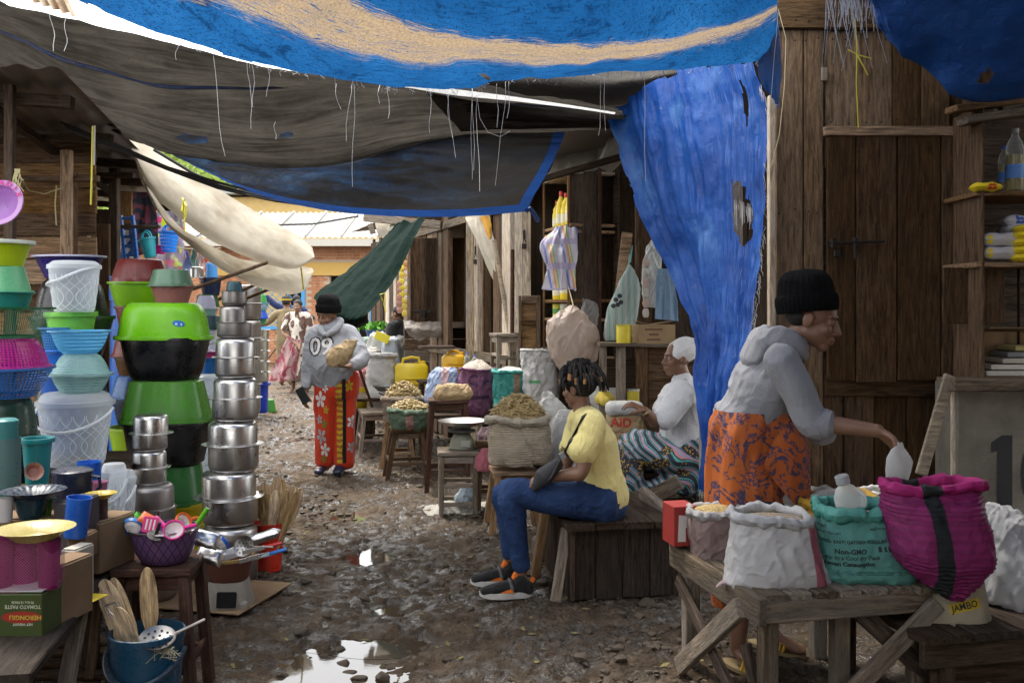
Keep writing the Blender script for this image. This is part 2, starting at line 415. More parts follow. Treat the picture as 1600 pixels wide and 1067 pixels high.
# ================================================================== GROUND
def lane_x(y):return -0.1-0.30*(y-4)        # rough centre line of the lane
PUD=[(-.62,3.75,.5,.28),(-1.0,3.45,.45,.28),(-.75,4.1,.4,.2),(-.25,3.6,.35,.2),(-.55,4.35,.35,.12),(-.62,4.85,.16,.14),(-.9,5.9,.22,.25),(.33,3.95,.16,.09),(-2.1,9.3,.55,.3),(-2.35,11.2,.8,.35),(-1.6,8.2,.35,.2),(-.05,4.42,.08,.05),(-1.2,7.1,.3,.3),(-3.3,13.4,.7,.4),(-.35,5.2,.2,.1),(-1.45,6.4,.2,.3)]
def ground_h(X,Y):
 q=np.stack([X,Y,0*X],-1)
 h=0.022*fbm(q*1.1,3)
 cl=fbm(q*9+4,4,.6);near=np.clip(1.25-np.abs(X-lane_x(Y))/2.6,0.25,1)
 h=h+near*(0.020*np.maximum(cl,-.25)+0.035*np.maximum(fbm(q*5.5+30,3)-.18,0))
 h=h+0.007*fbm(q*34,3)+near*(0.022*np.maximum(fbm(q*13+60,3),-.1)+.026*np.maximum(fbm(q*27+90,2)-.05,0))
 for (px,py,rx,ry) in PUD:
  h=h-0.034*np.exp(-(((X-px)/rx) ** 2+((Y-py)/ry) ** 2) ** 1.5)
 return h-0.012
def make_ground():
 xs=np.concatenate([np.linspace(-60,-6,14),np.linspace(-5.5,3.2,480),np.linspace(3.8,60,14)])
 ys=np.concatenate([np.linspace(-20,2.6,10),np.linspace(2.8,9.5,440),np.linspace(9.55,17,150),np.linspace(17.3,30,40),np.linspace(31,75,12)])
 X,Y=np.meshgrid(xs,ys);Z=ground_h(X,Y)
 far=np.clip((np.hypot(X,Y)-30)/20,0,1);Z=Z*(1-far)
 Z[Y < 2.7]=-0.012
 g=np.stack([X,Y,Z],-1);nv,nu=X.shape
 idx=np.arange(nv*nu).reshape(nv,nu)
 f=np.stack([idx[:-1,:-1],idx[:-1,1:],idx[1:,1:],idx[1:,:-1]],-1).reshape(-1,4)
 me=bpy.data.meshes.new('ground');me.from_pydata(g.reshape(-1,3).tolist(),[],f.tolist())
 d=Nd('wet_mud');v=d.co('Object',rnd=False);a=d.noise(v,1.1,5,.6);b=d.noise(v,9,6,.65);c_=d.noise(v,55,5,.7);st=d.voro(v,34)
 z=d.sep(v)[2]
 col=d.ramp(b,[(.25,(.026,.018,.012)),(.5,(.085,.061,.041)),(.75,(.19,.142,.098))])
 col=d.mix(d.ramp(a,[(.45,0),(.7,.5)]),col,(.15,.112,.078))
 col=d.mix(d.ramp(c_,[(.35,.7),(.5,0)]),col,(.04,.03,.022))
 col=d.mix(d.ramp(d.math('DIVIDE',d.sep(v)[1],14.0),[(.42,0),(.8,.6)]),col,d.mix(b,(.10,.072,.048),(.24,.18,.125)))
 pale=d.voro(v,21,out='Color');px_=d.sep(pale)[0]
 col=d.mix(d.math('MULTIPLY',d.math('GREATER_THAN',px_,.9),d.math('LESS_THAN',st,.33)),col,(.19,.15,.11))
 wet=d.ramp(d.noise(v,1.9,5,.6,.6),[(.40,0),(.52,1)])
 wet=d.math('MULTIPLY',wet,d.ramp(d.noise(v,13,4),[(.42,0),(.55,1)]))
 ro=d.mix(wet,d.ramp(c_,[(.3,.6),(.7,.95)]),(.14,.14,.14))
 col=d.mix(wet,col,mul((.05,.04,.03),1))
 h=d.math('ADD',d.math('MULTIPLY',b,.5),d.math('ADD',d.math('MULTIPLY',c_,.55),d.math('MULTIPLY',st,.35)))
 h=d.math('MULTIPLY',h,d.math('SUBTRACT',1.0,d.math('MULTIPLY',wet,.6)))
 m=d.done(d.bsdf(col,ro,nrm=d.bump(h,1.0,.035),spec=d.math('MULTIPLY_ADD',wet,.45,.12)))
 finish(me,180);return obj('ground',me,m,kind='structure')
ground=make_ground()
def make_puddles():
 d=Nd('muddy_water');v=d.co('Object',rnd=False);s=d.noise(v,25,3)
 m=d.done(d.bsdf((.05,.038,.026),.03,nrm=d.bump(s,.02,.004),spec=.6))
 for kk,(px,py,rx,ry) in enumerate(PUD):
  z=-0.036-.0012*kk*(1 if kk < 4 else .3)
  b=MB();n=28
  ring=[]
  for k in range(n):
   a=2*math.pi*k/n;q=1.25+.2*float(vn3(np.array([px*3+math.cos(a)*2,py+math.sin(a)*2,1.5])))
   ring.append((px+rx*q*math.cos(a),py+ry*q*math.sin(a),z))
  b.add([(px,py,z)]+ring,[(0,k+1,(k+1) % n+1) for k in range(n)])
  obj('puddle',b.mesh('puddle',0),m,kind='structure')
make_puddles()
def make_stones():
 sm=flat((.085,.066,.048),.8,name='stone',bmp=1.0,sc=22);protos=[]
 for k in range(6):
  bm=bmesh.new();rs=np.random.RandomState(k+40)
  for q in rs.normal(size=(26,3)):q=q/np.linalg.norm(q)*rs.uniform(.75,1.1);bm.verts.new((q[0]*1.15,q[1],q[2]*.72))
  bmesh.ops.convex_hull(bm,input=bm.verts);bmesh.ops.delete(bm,geom=[v for v in bm.verts if not v.link_faces],context='VERTS');bmesh.ops.bevel(bm,geom=bm.edges[:],offset=.07,segments=1,affect='EDGES')
  me=bpy.data.meshes.new('stone');bm.to_mesh(me);bm.free();finish(me,28);me.materials.append(sm);protos.append(me)
 big=[(560,950),(575,925),(570,931),(735,952),(700,1025),(870,1010),(850,1000),(470,985),(362,1000),(505,1010),(540,1022),(560,1045),(600,1047),(640,1003),(455,925),(478,905),(420,905),(447,925),(520,890),(590,872),(560,862),(640,862),(690,915),(510,960),(470,790),(520,790),(455,805),(600,795),(620,820),(655,760),(440,715),(395,700),(420,735),(660,900),(530,1000),(425,975),(400,985),(760,890),(1010,940),(1030,945),(480,1050),(440,1040),(920,985),(610,1030),(575,1005),(545,1035),(660,1060)]
 for k,(px,py) in enumerate(big):
  Y=F*CH/(py-HY);x=XY(px,Y);s=random.uniform(.018,.040)*(1.15 if py > 840 else 1.0)
  o=bpy.data.objects.new('stone',protos[k % 6]);COL.objects.link(o)
  o.location=(x,Y,float(ground_h(np.array([x]),np.array([Y]))[0])+s*.12);o.scale=(s,s*random.uniform(.7,1.1),s*random.uniform(.7,1));o.rotation_euler=(random.uniform(-.3,.3),random.uniform(-.3,.3),random.uniform(0,6))
  tag(o,'dark muddy stone lying loose in the wet lane','stone','loose stones in the lane')
 b=MB();n=0;ico=protos[0]
 base=[[np.array(v.co) for v in me.vertices] for me in protos]
 bm=bmesh.new();bmesh.ops.create_icosphere(bm,subdivisions=1,radius=1);vv=[v.co.copy() for v in bm.verts];ff=[tuple(v.index for v in f.verts) for f in bm.faces];bm.free()
 for k in range(6500):
  Y=3.0+13*random.random() ** 2.2;x=lane_x(Y)+random.gauss(0,.95)
  if vn3(np.array([x*1.3,Y*1.3,4.5])) <-.15:continue
  s=random.choice((.006,.008,.009,.011,.014,.018,.024))*random.uniform(.8,1.3);z=float(ground_h(np.array([x]),np.array([Y]))[0]);M=Matrix.Rotation(random.uniform(0,6),3,'Z')
  jit=[1+random.uniform(-.3,.3) for _ in vv]
  b.add([tuple(M @ Vector((q.x*s*1.2*j,q.y*s*j,q.z*s*.65*j))+Vector((x,Y,z+s*.2))) for q,j in zip(vv,jit)],ff)
 obj('gravel',b.mesh('gravel',50),sm,label='small dark clods and pebbles scattered over the muddy lane',cat='gravel',kind='stuff')
 lf=MB()
 for k in range(240):
  Y=3.0+8*random.random() ** 1.6;x=lane_x(Y)+random.gauss(.1,1.0);z=float(ground_h(np.array([x]),np.array([Y]))[0])+.006
  a=random.uniform(0,6);L=random.uniform(.008,.03);w_=L*random.uniform(.2,.5);u=V(math.cos(a),math.sin(a),random.uniform(-.2,.3));q=V(-math.sin(a),math.cos(a),.1);c=V(x,Y,z)
  lf.add([c-u*L,c+q*w_,c+u*L,c-q*w_],[(0,1,2,3)])
 obj('leaf_litter',lf.mesh('leaf_litter',0),cloth((.24,.2,.07),var=.9,name='dry_leaf'),label='tiny yellow leaf scraps and straw bits trodden into the mud',cat='litter',kind='stuff')
make_stones()
# ================================================================== HILL AND FAR BUILDINGS
def make_hill():
 xs=np.linspace(-80,60,120);ys=np.linspace(42,130,70);X,Y=np.meshgrid(xs,ys)
 Z=np.clip((Y-44)*.36,0,30)+1.6*fbm(np.stack([X*.08,Y*.08,0*X],-1),4)+.8*np.maximum(0,fbm(np.stack([X*.5,Y*.5,0*X],-1),3));Z[0]=-1
 d=Nd('grass_slope');v=d.co('Object',rnd=False);a=d.noise(v,.35,6,.7);b=d.noise(v,3.5,4,.7)
 c=d.ramp(a,[(.35,(.10,.15,.025)),(.55,(.20,.26,.04)),(.7,(.33,.34,.08))]);c=d.mix(d.ramp(b,[(.4,.6),(.55,0)]),c,(.07,.10,.02))
 obj('hillside',MB().grid([[tuple(p) for p in r] for r in np.stack([X,Y,Z],-1)]).mesh('hillside',180),d.done(d.bsdf(c,.9,nrm=d.bump(b,.8,.6))),kind='structure')
 tf=MB();
 for k in range(2600):
  y=random.uniform(48,85);x=random.uniform(-34,-2);z=(y-44)*.36;s=random.uniform(.25,.8)
  for j in range(3):
   c=V(x+random.gauss(0,.4),y+random.gauss(0,.3),z+random.uniform(.1,1.0));u=V(random.uniform(-1,1),random.uniform(-.3,.3),random.uniform(-.4,.8)).normalized()*s;q=V(random.uniform(-1,1),0,random.uniform(-1,1)).normalized()*s*.5
   tf.add([c-u*.5,c+q,c+u,c-q],[(0,1,2,3)])
 obj('hillside_shrubs',tf.mesh('hillside_shrubs',0),cloth((.2,.27,.05),var=.8,name='shrub_leaf'),label='sunlit yellow green bushes covering the slope behind the buildings',cat='shrubs',kind='stuff')
make_hill()
def make_far():
 cream=flat((.48,.34,.13),.8,name='ochre_wall',bmp=.15,sc=6)
 t=thing('building','pale ochre building rising behind the tin roofed brick block','building',(-6.5,36,0))
 b=MB().box((0,0,2.7),(14,4,5.4),None,.02);obj('wall',b,cream,t)
 obj('roof',MB().box((0,0,5.55),(14.6,4.8,.18),None,.02),flat((.3,.3,.29),.5,name='roof_sheet'),t)
 Y0=26.0
 t=thing('brick_building','long brick building with ochre band, blue grille windows and pale tin roof','building',(-4.2,Y0,0))
 X0,X1=-6.0,7.0
 mort=flat((.42,.32,.24),.9,name='mortar');bk=Nd('brick');v=bk.co('Object',rnd=False);q=bk.voro(v,5.5,out='Color')
 bkm=bk.done(bk.bsdf(bk.mix(bk.sep(q)[0],(.30,.115,.05),(.42,.20,.10)),.85,nrm=bk.bump(bk.noise(v,40),.3,.01)))
 wallb=MB();opens=[(-2.7,-1.4,.9,2.35),(-.75,.3,0,2.35),(.35,1.0,.9,2.35)]    # x0,x1,z0,z1 dark openings
 def inopen(x0,x1,z0,z1):return any(x1 > a and x0 < b_ and z1 > c and z0 < e for a,b_,c,e in opens)
 wb=MB()
 xsb=sorted({X0,X1,*[q for o in opens for q in o[:2]]});zsb=[0,.9,2.35,3.25]
 for i in range(len(xsb)-1):
  for j in range(3):
   x0,x1,z0,z1=xsb[i],xsb[i+1],zsb[j],zsb[j+1]
   if not inopen(x0+.01,x1-.01,z0+.01,z1-.01):wb.box(((x0+x1)/2,.14,(z0+z1)/2),(x1-x0,.26,z1-z0),None,.001)
 wall=obj('wall',wb,mort,t)
 br=MB();z=.0;row=0
 while z < 3.2:
  if not (2.35 <= z < 2.72):
   x=X0-(row % 2)*.11
   while x < X1:
    if not inopen(x,x+.205,z,z+.07):br.box((x+.1025,0,z+.035),(.205,.02+.008*random.random(),.068),None,.003)
    x += .222
  z += .082;row += 1
 obj('brickwork',br.mesh('brickwork',20),bkm,t,kind='stuff')
 obj('band',MB().box((.5,-.02,2.53),(13,.1,.36),None,.01),flat((.48,.31,.085),.8,name='ochre_band'),t)
 obj('room',MB().box((.5,2.4,1.4),(6,.05,2.8),None,.01),flat((.02,.02,.022),.9,name='room_shade'),t)  # near-black panel, the room's inner shade put into its colour
 blue=flat((.05,.25,.5),.5,name='blue_paint')
 for (a,b_,c,e) in (opens[0],opens[2]):
  wf=obj('window',MB().box(((a+b_)/2,-.01,e-.04),(b_-a,.08,.08)).box(((a+b_)/2,-.01,c+.04),(b_-a,.08,.08)).box((a+.05,-.01,(c+e)/2),(.1,.082,e-c-.17)).box((b_-.05,-.01,(c+e)/2),(.1,.082,e-c-.17)),blue,t)
  g=MB();n=7
  for k in range(-n,n+1):
   x=a+(k+.5)*.22
   for sg in (1,-1):
    p0=V(x if sg > 0 else x+(e-c),.04-.02*sg,c);p1=V(x+(e-c) if sg > 0 else x,.04-.02*sg,e)
    tt0,tt1=0.0,1.0;dx=p1.x-p0.x
    ta,tb=(a-p0.x)/dx,(b_-p0.x)/dx;tt0,tt1=max(0,min(ta,tb)),min(1,max(ta,tb))
    if tt1-tt0 > .05:g.tube([p0.lerp(p1,tt0),p0.lerp(p1,tt1)],.012,4)
  obj('grille',g,blue,wf)
 d=Nd('tin_roof');v=d.co('Object',rnd=False);s=d.noise(v,1.3,5);s2=d.noise(d.co('Object',(6,.3,1),rnd=False),2,4)
 c=d.mix(d.ramp(s2,[(.45,0),(.7,.8)]),(.22,.215,.2),(.14,.12,.095));tin=d.done(d.bsdf(c,.5,metal=.25,nrm=d.bump(s,.1,.02)))
 p=[];
 for j in range(2):
  r_=[]
  for i in range(521):
   x=X0-.4+(X1-X0+.8)*i/520;zz=.025*math.sin(x*2*math.pi/.16)
   r_.append((x,-.75+j*3.0,3.33+j*.95+zz))
  p.append(r_)
 rf=obj('roof',MB().grid(p).mesh('roof',60),tin,t)
 for i in range(14):obj('seam',MB().beam((X0+i*.95,-.74,3.385),(X0+i*.95,2.2,4.315),.05,.03),flat((.32,.31,.29),.5,name='seam_tin'),rf)
 obj('fascia',MB().box((.5,-.72,3.2),(13.4,.05,.19)),flat((.42,.4,.35),.7,name='fascia_paint'),t)
make_far()
# ================================================================== TARPAULINS
def make_tarps():
 # --- blue tarpaulin overhead, faded band exposed
 d=Nd('faded_blue_tarp');tc=d.n('ShaderNodeTexCoord').outputs['UV'];u,v,_=d.sep(tc);v=d.math('MULTIPLY',v,1.2);ov=d.co('Object',rnd=False)
 stretch=d.co('Object',(.5,3,3),rnd=False)
 nz=d.noise(ov,1.6,5,.65);fz=d.noise(ov,34,4,.75);fs=d.noise(stretch,7,5,.7,.4);cr=d.noise(ov,5.0,6,.75,1.0);wv=d.noise(ov,150,2)
 us=d.noise(d.co('UV',(26,330,1),rnd=False),1.0,5,.7);tick=d.noise(d.co('UV',(330,120,1),rnd=False),1.0,3,.6)
 vv=d.math('ADD',v,d.math('MULTIPLY',d.math('SUBTRACT',us,.5),.14))
 band=d.math('MULTIPLY',d.ramp(vv,[(.155,0),(.185,1)]),d.ramp(vv,[(.36,1),(.375,0)]))
 patch=d.math('MULTIPLY',d.ramp(us,[(.50,0),(.54,1)]),d.math('MULTIPLY',d.ramp(fs,[(.50,0),(.58,1)]),d.ramp(v,[(.12,0),(.16,1),(.2,1),(.24,0)])))
 band=d.math('MAXIMUM',band,patch)
 holes=d.math('MULTIPLY',d.ramp(us,[(.42,1),(.45,0)]),d.math('MULTIPLY',d.ramp(fs,[(.42,0),(.5,1)]),d.ramp(v,[(.17,1),(.30,1),(.33,0)])))
 band=d.math('SUBTRACT',band,holes,clamp=True)
 bl=d.ramp(nz,[(.3,(.006,.062,.20)),(.6,(.014,.115,.33)),(.8,(.03,.18,.46))])
 bl=d.mix(d.ramp(cr,[(.36,.8),(.45,0)]),bl,(.004,.03,.10));bl=d.mix(d.ramp(d.noise(stretch,30,4,.7),[(.36,.7),(.48,0)]),bl,(.004,.03,.1))
 bl=d.mix(d.ramp(tick,[(.34,.75),(.42,0)]),bl,(.003,.02,.07))
 tan=d.ramp(tick,[(.3,(.25,.18,.11)),(.6,(.46,.35,.23))])
 c=d.mix(band,bl,tan);nb=d.bump(d.math('ADD',d.math('MULTIPLY',cr,1.2),d.math('MULTIPLY',wv,.3)),.35,.012)
 t1m=d.done(d.mixs(.30,d.bsdf(c,.7,nrm=nb,spec=.1),d.n('ShaderNodeBsdfTranslucent',{'Color':c,'Normal':nb})))
 rows=[[(20,-40,4.65),(110,-2,4.6),(240,52,4.5),(415,103,4.45),(582,131,4.4),(690,140,4.4),(796,127,4.4),(893,118,4.4),(1050,109,4.5),(1185,97,4.6),(1216,76,4.7)],
   [(60,-130,4.2),(180,-75,4.15),(330,-18,4.1),(437,26,4.05),(525,62,4.0),(640,88,4.0),(745,88,4.0),(884,94,4.05),(1020,82,4.2),(1147,46,4.4),(1214,9,4.5)],
   [(150,-260,3.8),(260,-180,3.75),(400,-90,3.7),(490,-45,3.7),(588,0,3.65),(685,35,3.65),(790,50,3.65),(916,55,3.7),(1009,53,3.9),(1130,30,4.2),(1216,0,4.4)],
   [(-50,-420,3.0),(100,-360,3.0),(300,-290,2.9),(420,-250,2.9),(560,-210,2.9),(680,-180,2.9),(800,-170,2.9),(950,-170,3.0),(1080,-180,3.2),(1180,-190,3.5),(1260,-200,3.8)],
   [V(-1.5+.4*k,2.2,2.85-.12*math.sin(k/10*3.14)) for k in range(11)],
   [V(-1.5+.4*k,1.7,2.9-.1*math.sin(k/10*3.14)) for k in range(11)],[V(-1.5+.4*k,1.1,2.95-.1*math.sin(k/10*3.14)) for k in range(11)]]
 o,g=sheet('tarpaulin',rows,230,240,t1m,wr=.010,ws=(9,9,9),fold=.012,fdir=24,rag=.005,holes=[(.575,.0375,.004,.025)],seed=3,label='blue tarpaulin roof with a faded tan band and frayed far edge',cat='tarpaulin')
 th=flat((.75,.73,.7),.8,name='white_thread')
 def thread(pts,par,r=.0013):
  obj('thread',MB().tube([p+V(random.uniform(-.0015,.0015),0,0) for p in pts],r,4),th,par,M=WM(par).inverted())
 def hang(par,px,py,Y,L,k=7,drift=0):
  p=P(px,py,Y);thread([p+V(drift*L*(i/k) ** 1.3+.004*math.sin(i*.8+px),0.01*math.sin(i+px),-L*i/k) for i in range(k+1)],par)
 for px,py,L,dr in ((333,88,.46,.12),(553,132,.47,-.01),(388,100,.3,.06),(395,100,.2,.02),(420,104,.14,-.05),(276,60,.1,0),(523,130,.12,.2),(548,132,.26,-.1),(592,131,.09,0),(607,132,.16,0),(672,140,.2,0),(700,138,.32,.1),(737,138,.42,0),(739,138,.38,.01),(796,128,.17,-.05),(777,132,.2,0),(940,118,.28,-.05),(1006,113,.5,.02),(1037,111,.1,0),(80,20,.18,.1),(104,30,.15,-.05),(945,120,.25,0),(1216,20,.5,-.1)):
  hang(o,px,py,4.42,L,drift=dr)
 # U shaped loose thread
 thread([P(x,y,4.42) for x,y in ((745,150),(750,185),(762,207),(782,214),(797,205))],o);thread([P(x,y,4.42) for x,y in ((790,128),(790,160),(782,214),(778,250),(774,290))],o)
 rag=MB()
 for k in range(150):       # frayed fringe along the far edge
  i=random.randint(8,221);p=Vector(g[1][i]);L=random.uniform(.008,.035)
  rag.tube([p,p+V(random.uniform(-.01,.01),.004,-L*.5),p+V(random.uniform(-.02,.02),.008,-L)],.0011,3,False)
 obj('fringe',rag,th,o,kind='stuff')
 sheet('tarpaulin',[[V(-3.0+1.1*k,-.1,2.9) for k in range(6)],[V(-3.0+1.1*k,-4,2.7) for k in range(6)],[V(-3.0+1.1*k,-7,2.4) for k in range(6)]],40,40,tarp((.2,.18,.15),transl=.3,name='added_rear_tarp'),wr=.03,seed=40,label='unseen grey tarpaulin added beyond the faded blue roof to cut light from behind',cat='tarpaulin')  # out of view, added to limit the light coming from behind the camera
 # rusty tin offcut resting on the tarps
 tn=Nd('rust_tin');v=tn.co('Object',rnd=False);tm=tn.done(tn.bsdf(tn.ramp(tn.noise(v,5,5,.7),[(.4,(.5,.42,.3)),(.6,(.25,.12,.05))]),.6,metal=.2));g2=[]
 for j in range(2):g2.append([tuple(P((20,105)[0]+i*2.1+j*25,-30+j*(30+i*.75),5.2)+V(0,.02*math.sin(i*.9),.012*math.sin(i*.9))) for i in range(36)])
 obj('tin_sheet',MB().grid(g2).mesh('tin_sheet',60),tm,label='rusty corrugated tin offcut above the grey brown tarpaulin',cat='tin sheet')
 # shaded flap at the right end
 fm=tarp((.012,.035,.085),transl=.08,dirt=.5,name='shaded_blue_tarp')
 sheet('tarpaulin_flap',[[(1185,97,4.58),(1200,60,4.62),(1216,20,4.6)],[(1186,125,4.57),(1203,120,4.58),(1221,100,4.6)],[(1200,145,4.57),(1210,160,4.56),(1218,172,4.58)]],20,30,tarp((.01,.09,.32),transl=.2,name='blue_tarp'),wr=.02,fold=.02,rag=.05,seed=2,label='dark torn blue flap hanging at the corner of the band-faded roof tarpaulin',cat='tarpaulin')
 # --- grey brown tarpaulin
 gm=tarp((.050,.045,.038),transl=.45,dirt=.9,dcol=(.014,.012,.010),rough=.85,spec=.05,wv=200,name='grey_brown_tarp')
 rows=[[(-90,-35,4.75),(0,-2,4.8),(79,22,4.85),(188,52,4.9),(337,86,4.95),(450,108,4.95),(560,124,5.0),(620,127,5.0),(750,143,5.1),(860,160,5.25),(965,177,5.4)],
   [(-90,40,5.3),(0,52,5.3),(100,98,5.3),(219,130,5.35),(350,141,5.4),(450,143,5.4),(547,138,5.5),(640,142,5.6),(750,158,5.6),(860,172,5.6),(972,182,5.7)],
   [(-90,70,5.9),(0,92,5.9),(90,140,6.0),(200,180,6.1),(330,205,6.2),(440,210,6.2),(540,195,6.3),(650,180,6.4),(755,182,6.4),(860,190,6.4),(980,188,6.4)],
   [(-90,85,6.6),(0,128,6.6),(66,160,6.7),(184,208,6.8),(262,242,6.9),(372,261,7.0),(503,263,7.1),(610,240,7.2),(700,220,7.2),(830,213,7.3),(970,205,7.3)]]
 o,g=sheet('tarpaulin',rows,300,160,gm,wr=.03,ws=(.8,7,7),fold=.0,vf=.045,vk=16,holes=[(.395,.78,.022,.05),(.505,.66,.010,.03)],rag=.01,seed=8,label='sagging grey brown tarpaulin with holes and a thin blue hem line',cat='tarpaulin')
 j=53;obj('hem',MB().tube([Vector(p)+V(0,-.01,0) for p in g[j][::6]],.012,6),tarp((.02,.06,.2),transl=.05,dirt=.5,name='hem_blue'),o)
 for px,py,L,dr in ((745,158,.5,.03),(430,190,.1,0),(700,160,.2,.1)):hang(o,px,py,5.3,L,drift=dr)
 hm=[[P(x,y,5.0) for x,y in ((574,126),(620,124),(700,138),(800,151),(900,166),(962,176))],[P(x,y,4.97) for x,y in ((590,131),(640,138),(710,149),(800,158),(900,170),(960,179))]]
 g3=[[tuple(q) for q in crom([tuple(p) for p in r],60)] for r in hm];obj('white_edge',MB().grid(g3),tarp((.72,.72,.70),transl=.6,dirt=.15,name='white_edge'),o)
 # higher dark layer between grey tarp and curtain
 sheet('tarpaulin',[[(690,60,6.4),(860,70,6.4),(1010,90,6.4),(1130,100,6.4)],[(660,128,5.6),(800,130,5.7),(960,135,5.8),(1100,110,5.9)],[(720,205,6.9),(850,200,6.9),(990,190,6.9),(1100,180,6.9)]],70,40,tarp((.05,.043,.035),transl=.4,dirt=.6,dcol=(.018,.015,.012),rough=.75,name='taut_grey_tarp'),wr=.015,ws=(3,3,9),seed=5,label='taut dark grey sheet stretched behind the blue hanging curtain',cat='tarpaulin')
 # --- black and blue tarp further on
 d=Nd('black_blue_tarp');uvn=d.n('ShaderNodeTexCoord').outputs['UV'];u,v,_=d.sep(uvn);ov=d.co('Object',rnd=False);s=d.noise(d.co('Object',(.7,3,3),rnd=False),2.2,6,.7,.7);cr=d.noise(ov,15,5,.75,1)
 c=d.ramp(s,[(.42,(.016,.016,.017)),(.58,(.018,.036,.075)),(.7,(.04,.085,.15))]);c=d.mix(d.ramp(cr,[(.3,.8),(.45,0)]),c,(.01,.01,.011))
 c=d.mix(d.ramp(u,[(.55,0),(.85,.8)]),c,(.035,.032,.028))
 c=d.mix(d.math('MAXIMUM',d.math('GREATER_THAN',v,.93),d.math('GREATER_THAN',u,.972)),c,(.012,.055,.22))
 nb=d.bump(cr,.7,.03);bm=d.done(d.mixs(.3,d.bsdf(c,.45,nrm=nb),d.n('ShaderNodeBsdfTranslucent',{'Color':c})))
 rows=[[(150,190,6.85),(350,195,7.0),(560,200,7.1),(720,200,7.15),(885,203,7.15)],
   [(195,212,7.0),(370,250,7.15),(560,268,7.2),(720,262,7.2),(868,245,7.2)],
   [(236,229,7.1),(394,301,7.2),(520,330,7.3),(660,341,7.35),(822,331,7.4)]]
 o,g=sheet('tarpaulin',rows,130,70,bm,wr=.025,ws=(2.5,5,5),fold=.03,fdir=8,vf=.03,vk=8,seed=12,label='black and blue stained tarpaulin tied at a corner above the lane',cat='tarpaulin')
 obj('tie',MB().tube([P(822,331,7.4),P(828,326,7.4),P(834,334,7.4),P(840,345,7.5)],.02,6),flat((.02,.06,.2),.6,name='blue_tie'),o)
 # --- blue curtain
 bc=Nd('blue_curtain');ov=bc.co('Object',rnd=False);uvn=bc.n('ShaderNodeTexCoord').outputs['UV'];u,v,_=bc.sep(uvn)
 gx=bc.n('ShaderNodeVectorMath',{0:ov,1:(1,1,1)},operation='MULTIPLY').outputs[0]
 s=bc.noise(ov,2,5,.6);cr=bc.noise(ov,11,5,.75,.7);g1=bc.voro(bc.co('UV',(9,14,1),rnd=False),1.6,feature='DISTANCE_TO_EDGE',rnd=.7);thr=bc.noise(bc.co('UV',(160,6,1),rnd=False),3,3)
 c=bc.ramp(s,[(.3,(.008,.045,.24)),(.55,(.022,.115,.48)),(.72,(.13,.31,.70))])
 c=bc.mix(bc.math('MULTIPLY',bc.ramp(thr,[(.58,0),(.66,1)]),bc.ramp(u,[(.55,0),(.75,.7)])),c,(.32,.42,.75))
 c=bc.mix(bc.ramp(cr,[(.64,0),(.72,.5)]),c,(.35,.42,.6));nb=bc.bump(bc.math('ADD',bc.math('MULTIPLY',cr,.9),bc.math('MULTIPLY',bc.noise(bc.co('UV',(26,2.5,1),rnd=False),1.0,4,.6),1.6)),.6,.02)
 bcm=bc.done(bc.mixs(.42,bc.bsdf(c,.35,nrm=nb,spec=.5),bc.n('ShaderNodeBsdfTranslucent',{'Color':c,'Normal':nb})))
 rows=[[(956,174,6.2),(1005,140,5.9),(1060,108,5.6),(1125,100,5.3),(1186,95,5.1)],
   [(975,235,6.1),(1020,215,5.85),(1075,200,5.55),(1140,190,5.3),(1204,185,5.1)],
   [(1003,325,6.0),(1042,320,5.8),(1090,320,5.5),(1145,330,5.3),(1198,350,5.1)],
   [(1045,425,5.9),(1075,430,5.75),(1105,435,5.5),(1145,440,5.3),(1186,450,5.1)],
   [(1084,525,5.7),(1098,530,5.6),(1115,535,5.45),(1140,540,5.3),(1170,545,5.1)],
   [(1086,600,5.6),(1098,605,5.5),(1112,610,5.4),(1130,615,5.3),(1146,620,5.2)],
   [(1096,690,5.5),(1101,692,5.45),(1107,694,5.4),(1114,692,5.35),(1120,690,5.3)],
   [(1097,765,5.5),(1100,768,5.45),(1103,768,5.4),(1107,764,5.35),(1110,755,5.3)]]
 o,g=sheet('tarp_curtain',rows,110,170,bcm,wr=.03,ws=(9,9,4.5),fold=.085,fdir=12,rag=.004,ragall=True,holes=[(.80,.30,.07,.045),(.78,.255,.045,.02),(.86,.70,.06,.03),(.84,.1,.012,.05)],seed=21,label='bright blue tarpaulin curtain, torn, hanging beside the shop front post',cat='tarpaulin')
 fr=MB()
 for k in range(160):
  e=random.random()
  if e < .8:p=Vector(g[random.randint(8,160)][108])
  else:p=Vector(g[168][random.randint(2,107)])
  fr.tube([p,p+V(random.uniform(0,.02),-.005,-.01),p+V(random.uniform(-.005,.025),-.008,-random.uniform(.02,.07))],.0011,3,False)
 for k in range(40):
  p=Vector(g[int(170*(.265+.012*random.random()))][int(110*random.uniform(.75,.86))]);fr.tube([p,p+V(0,-.01,-random.uniform(.03,.12))],.0012,3,False)
 obj('fringe',fr,th,o,kind='stuff')
 # --- top right blue tarp
 rows=[[(1180,-90,4.3),(1300,-90,4.3),(1400,-120,4.2),(1520,-140,4.0),(1750,-160,3.9)],[(1330,-30,4.35),(1380,5,4.35),(1460,30,4.3),(1560,30,4.2),(1760,10,4.1)],[(1362,20,4.45),(1398,76,4.45),(1450,112,4.45),(1520,152,4.4),(1700,120,4.3)],[(1352,0,4.55),(1392,66,4.55),(1446,106,4.55),(1515,146,4.5),(1700,110,4.4)]]
 sheet('tarpaulin',rows,90,60,tarp((.012,.085,.33),transl=.22,dirt=.25,dcol=(.02,.035,.07),name='deep_blue_tarp'),wr=.03,ws=(3,5,5),fold=.03,fdir=6,holes=[(.76,.55,.02,.03)],seed=31,label='dark blue tarpaulin sagging over the shelf of soap packets',cat='tarpaulin')
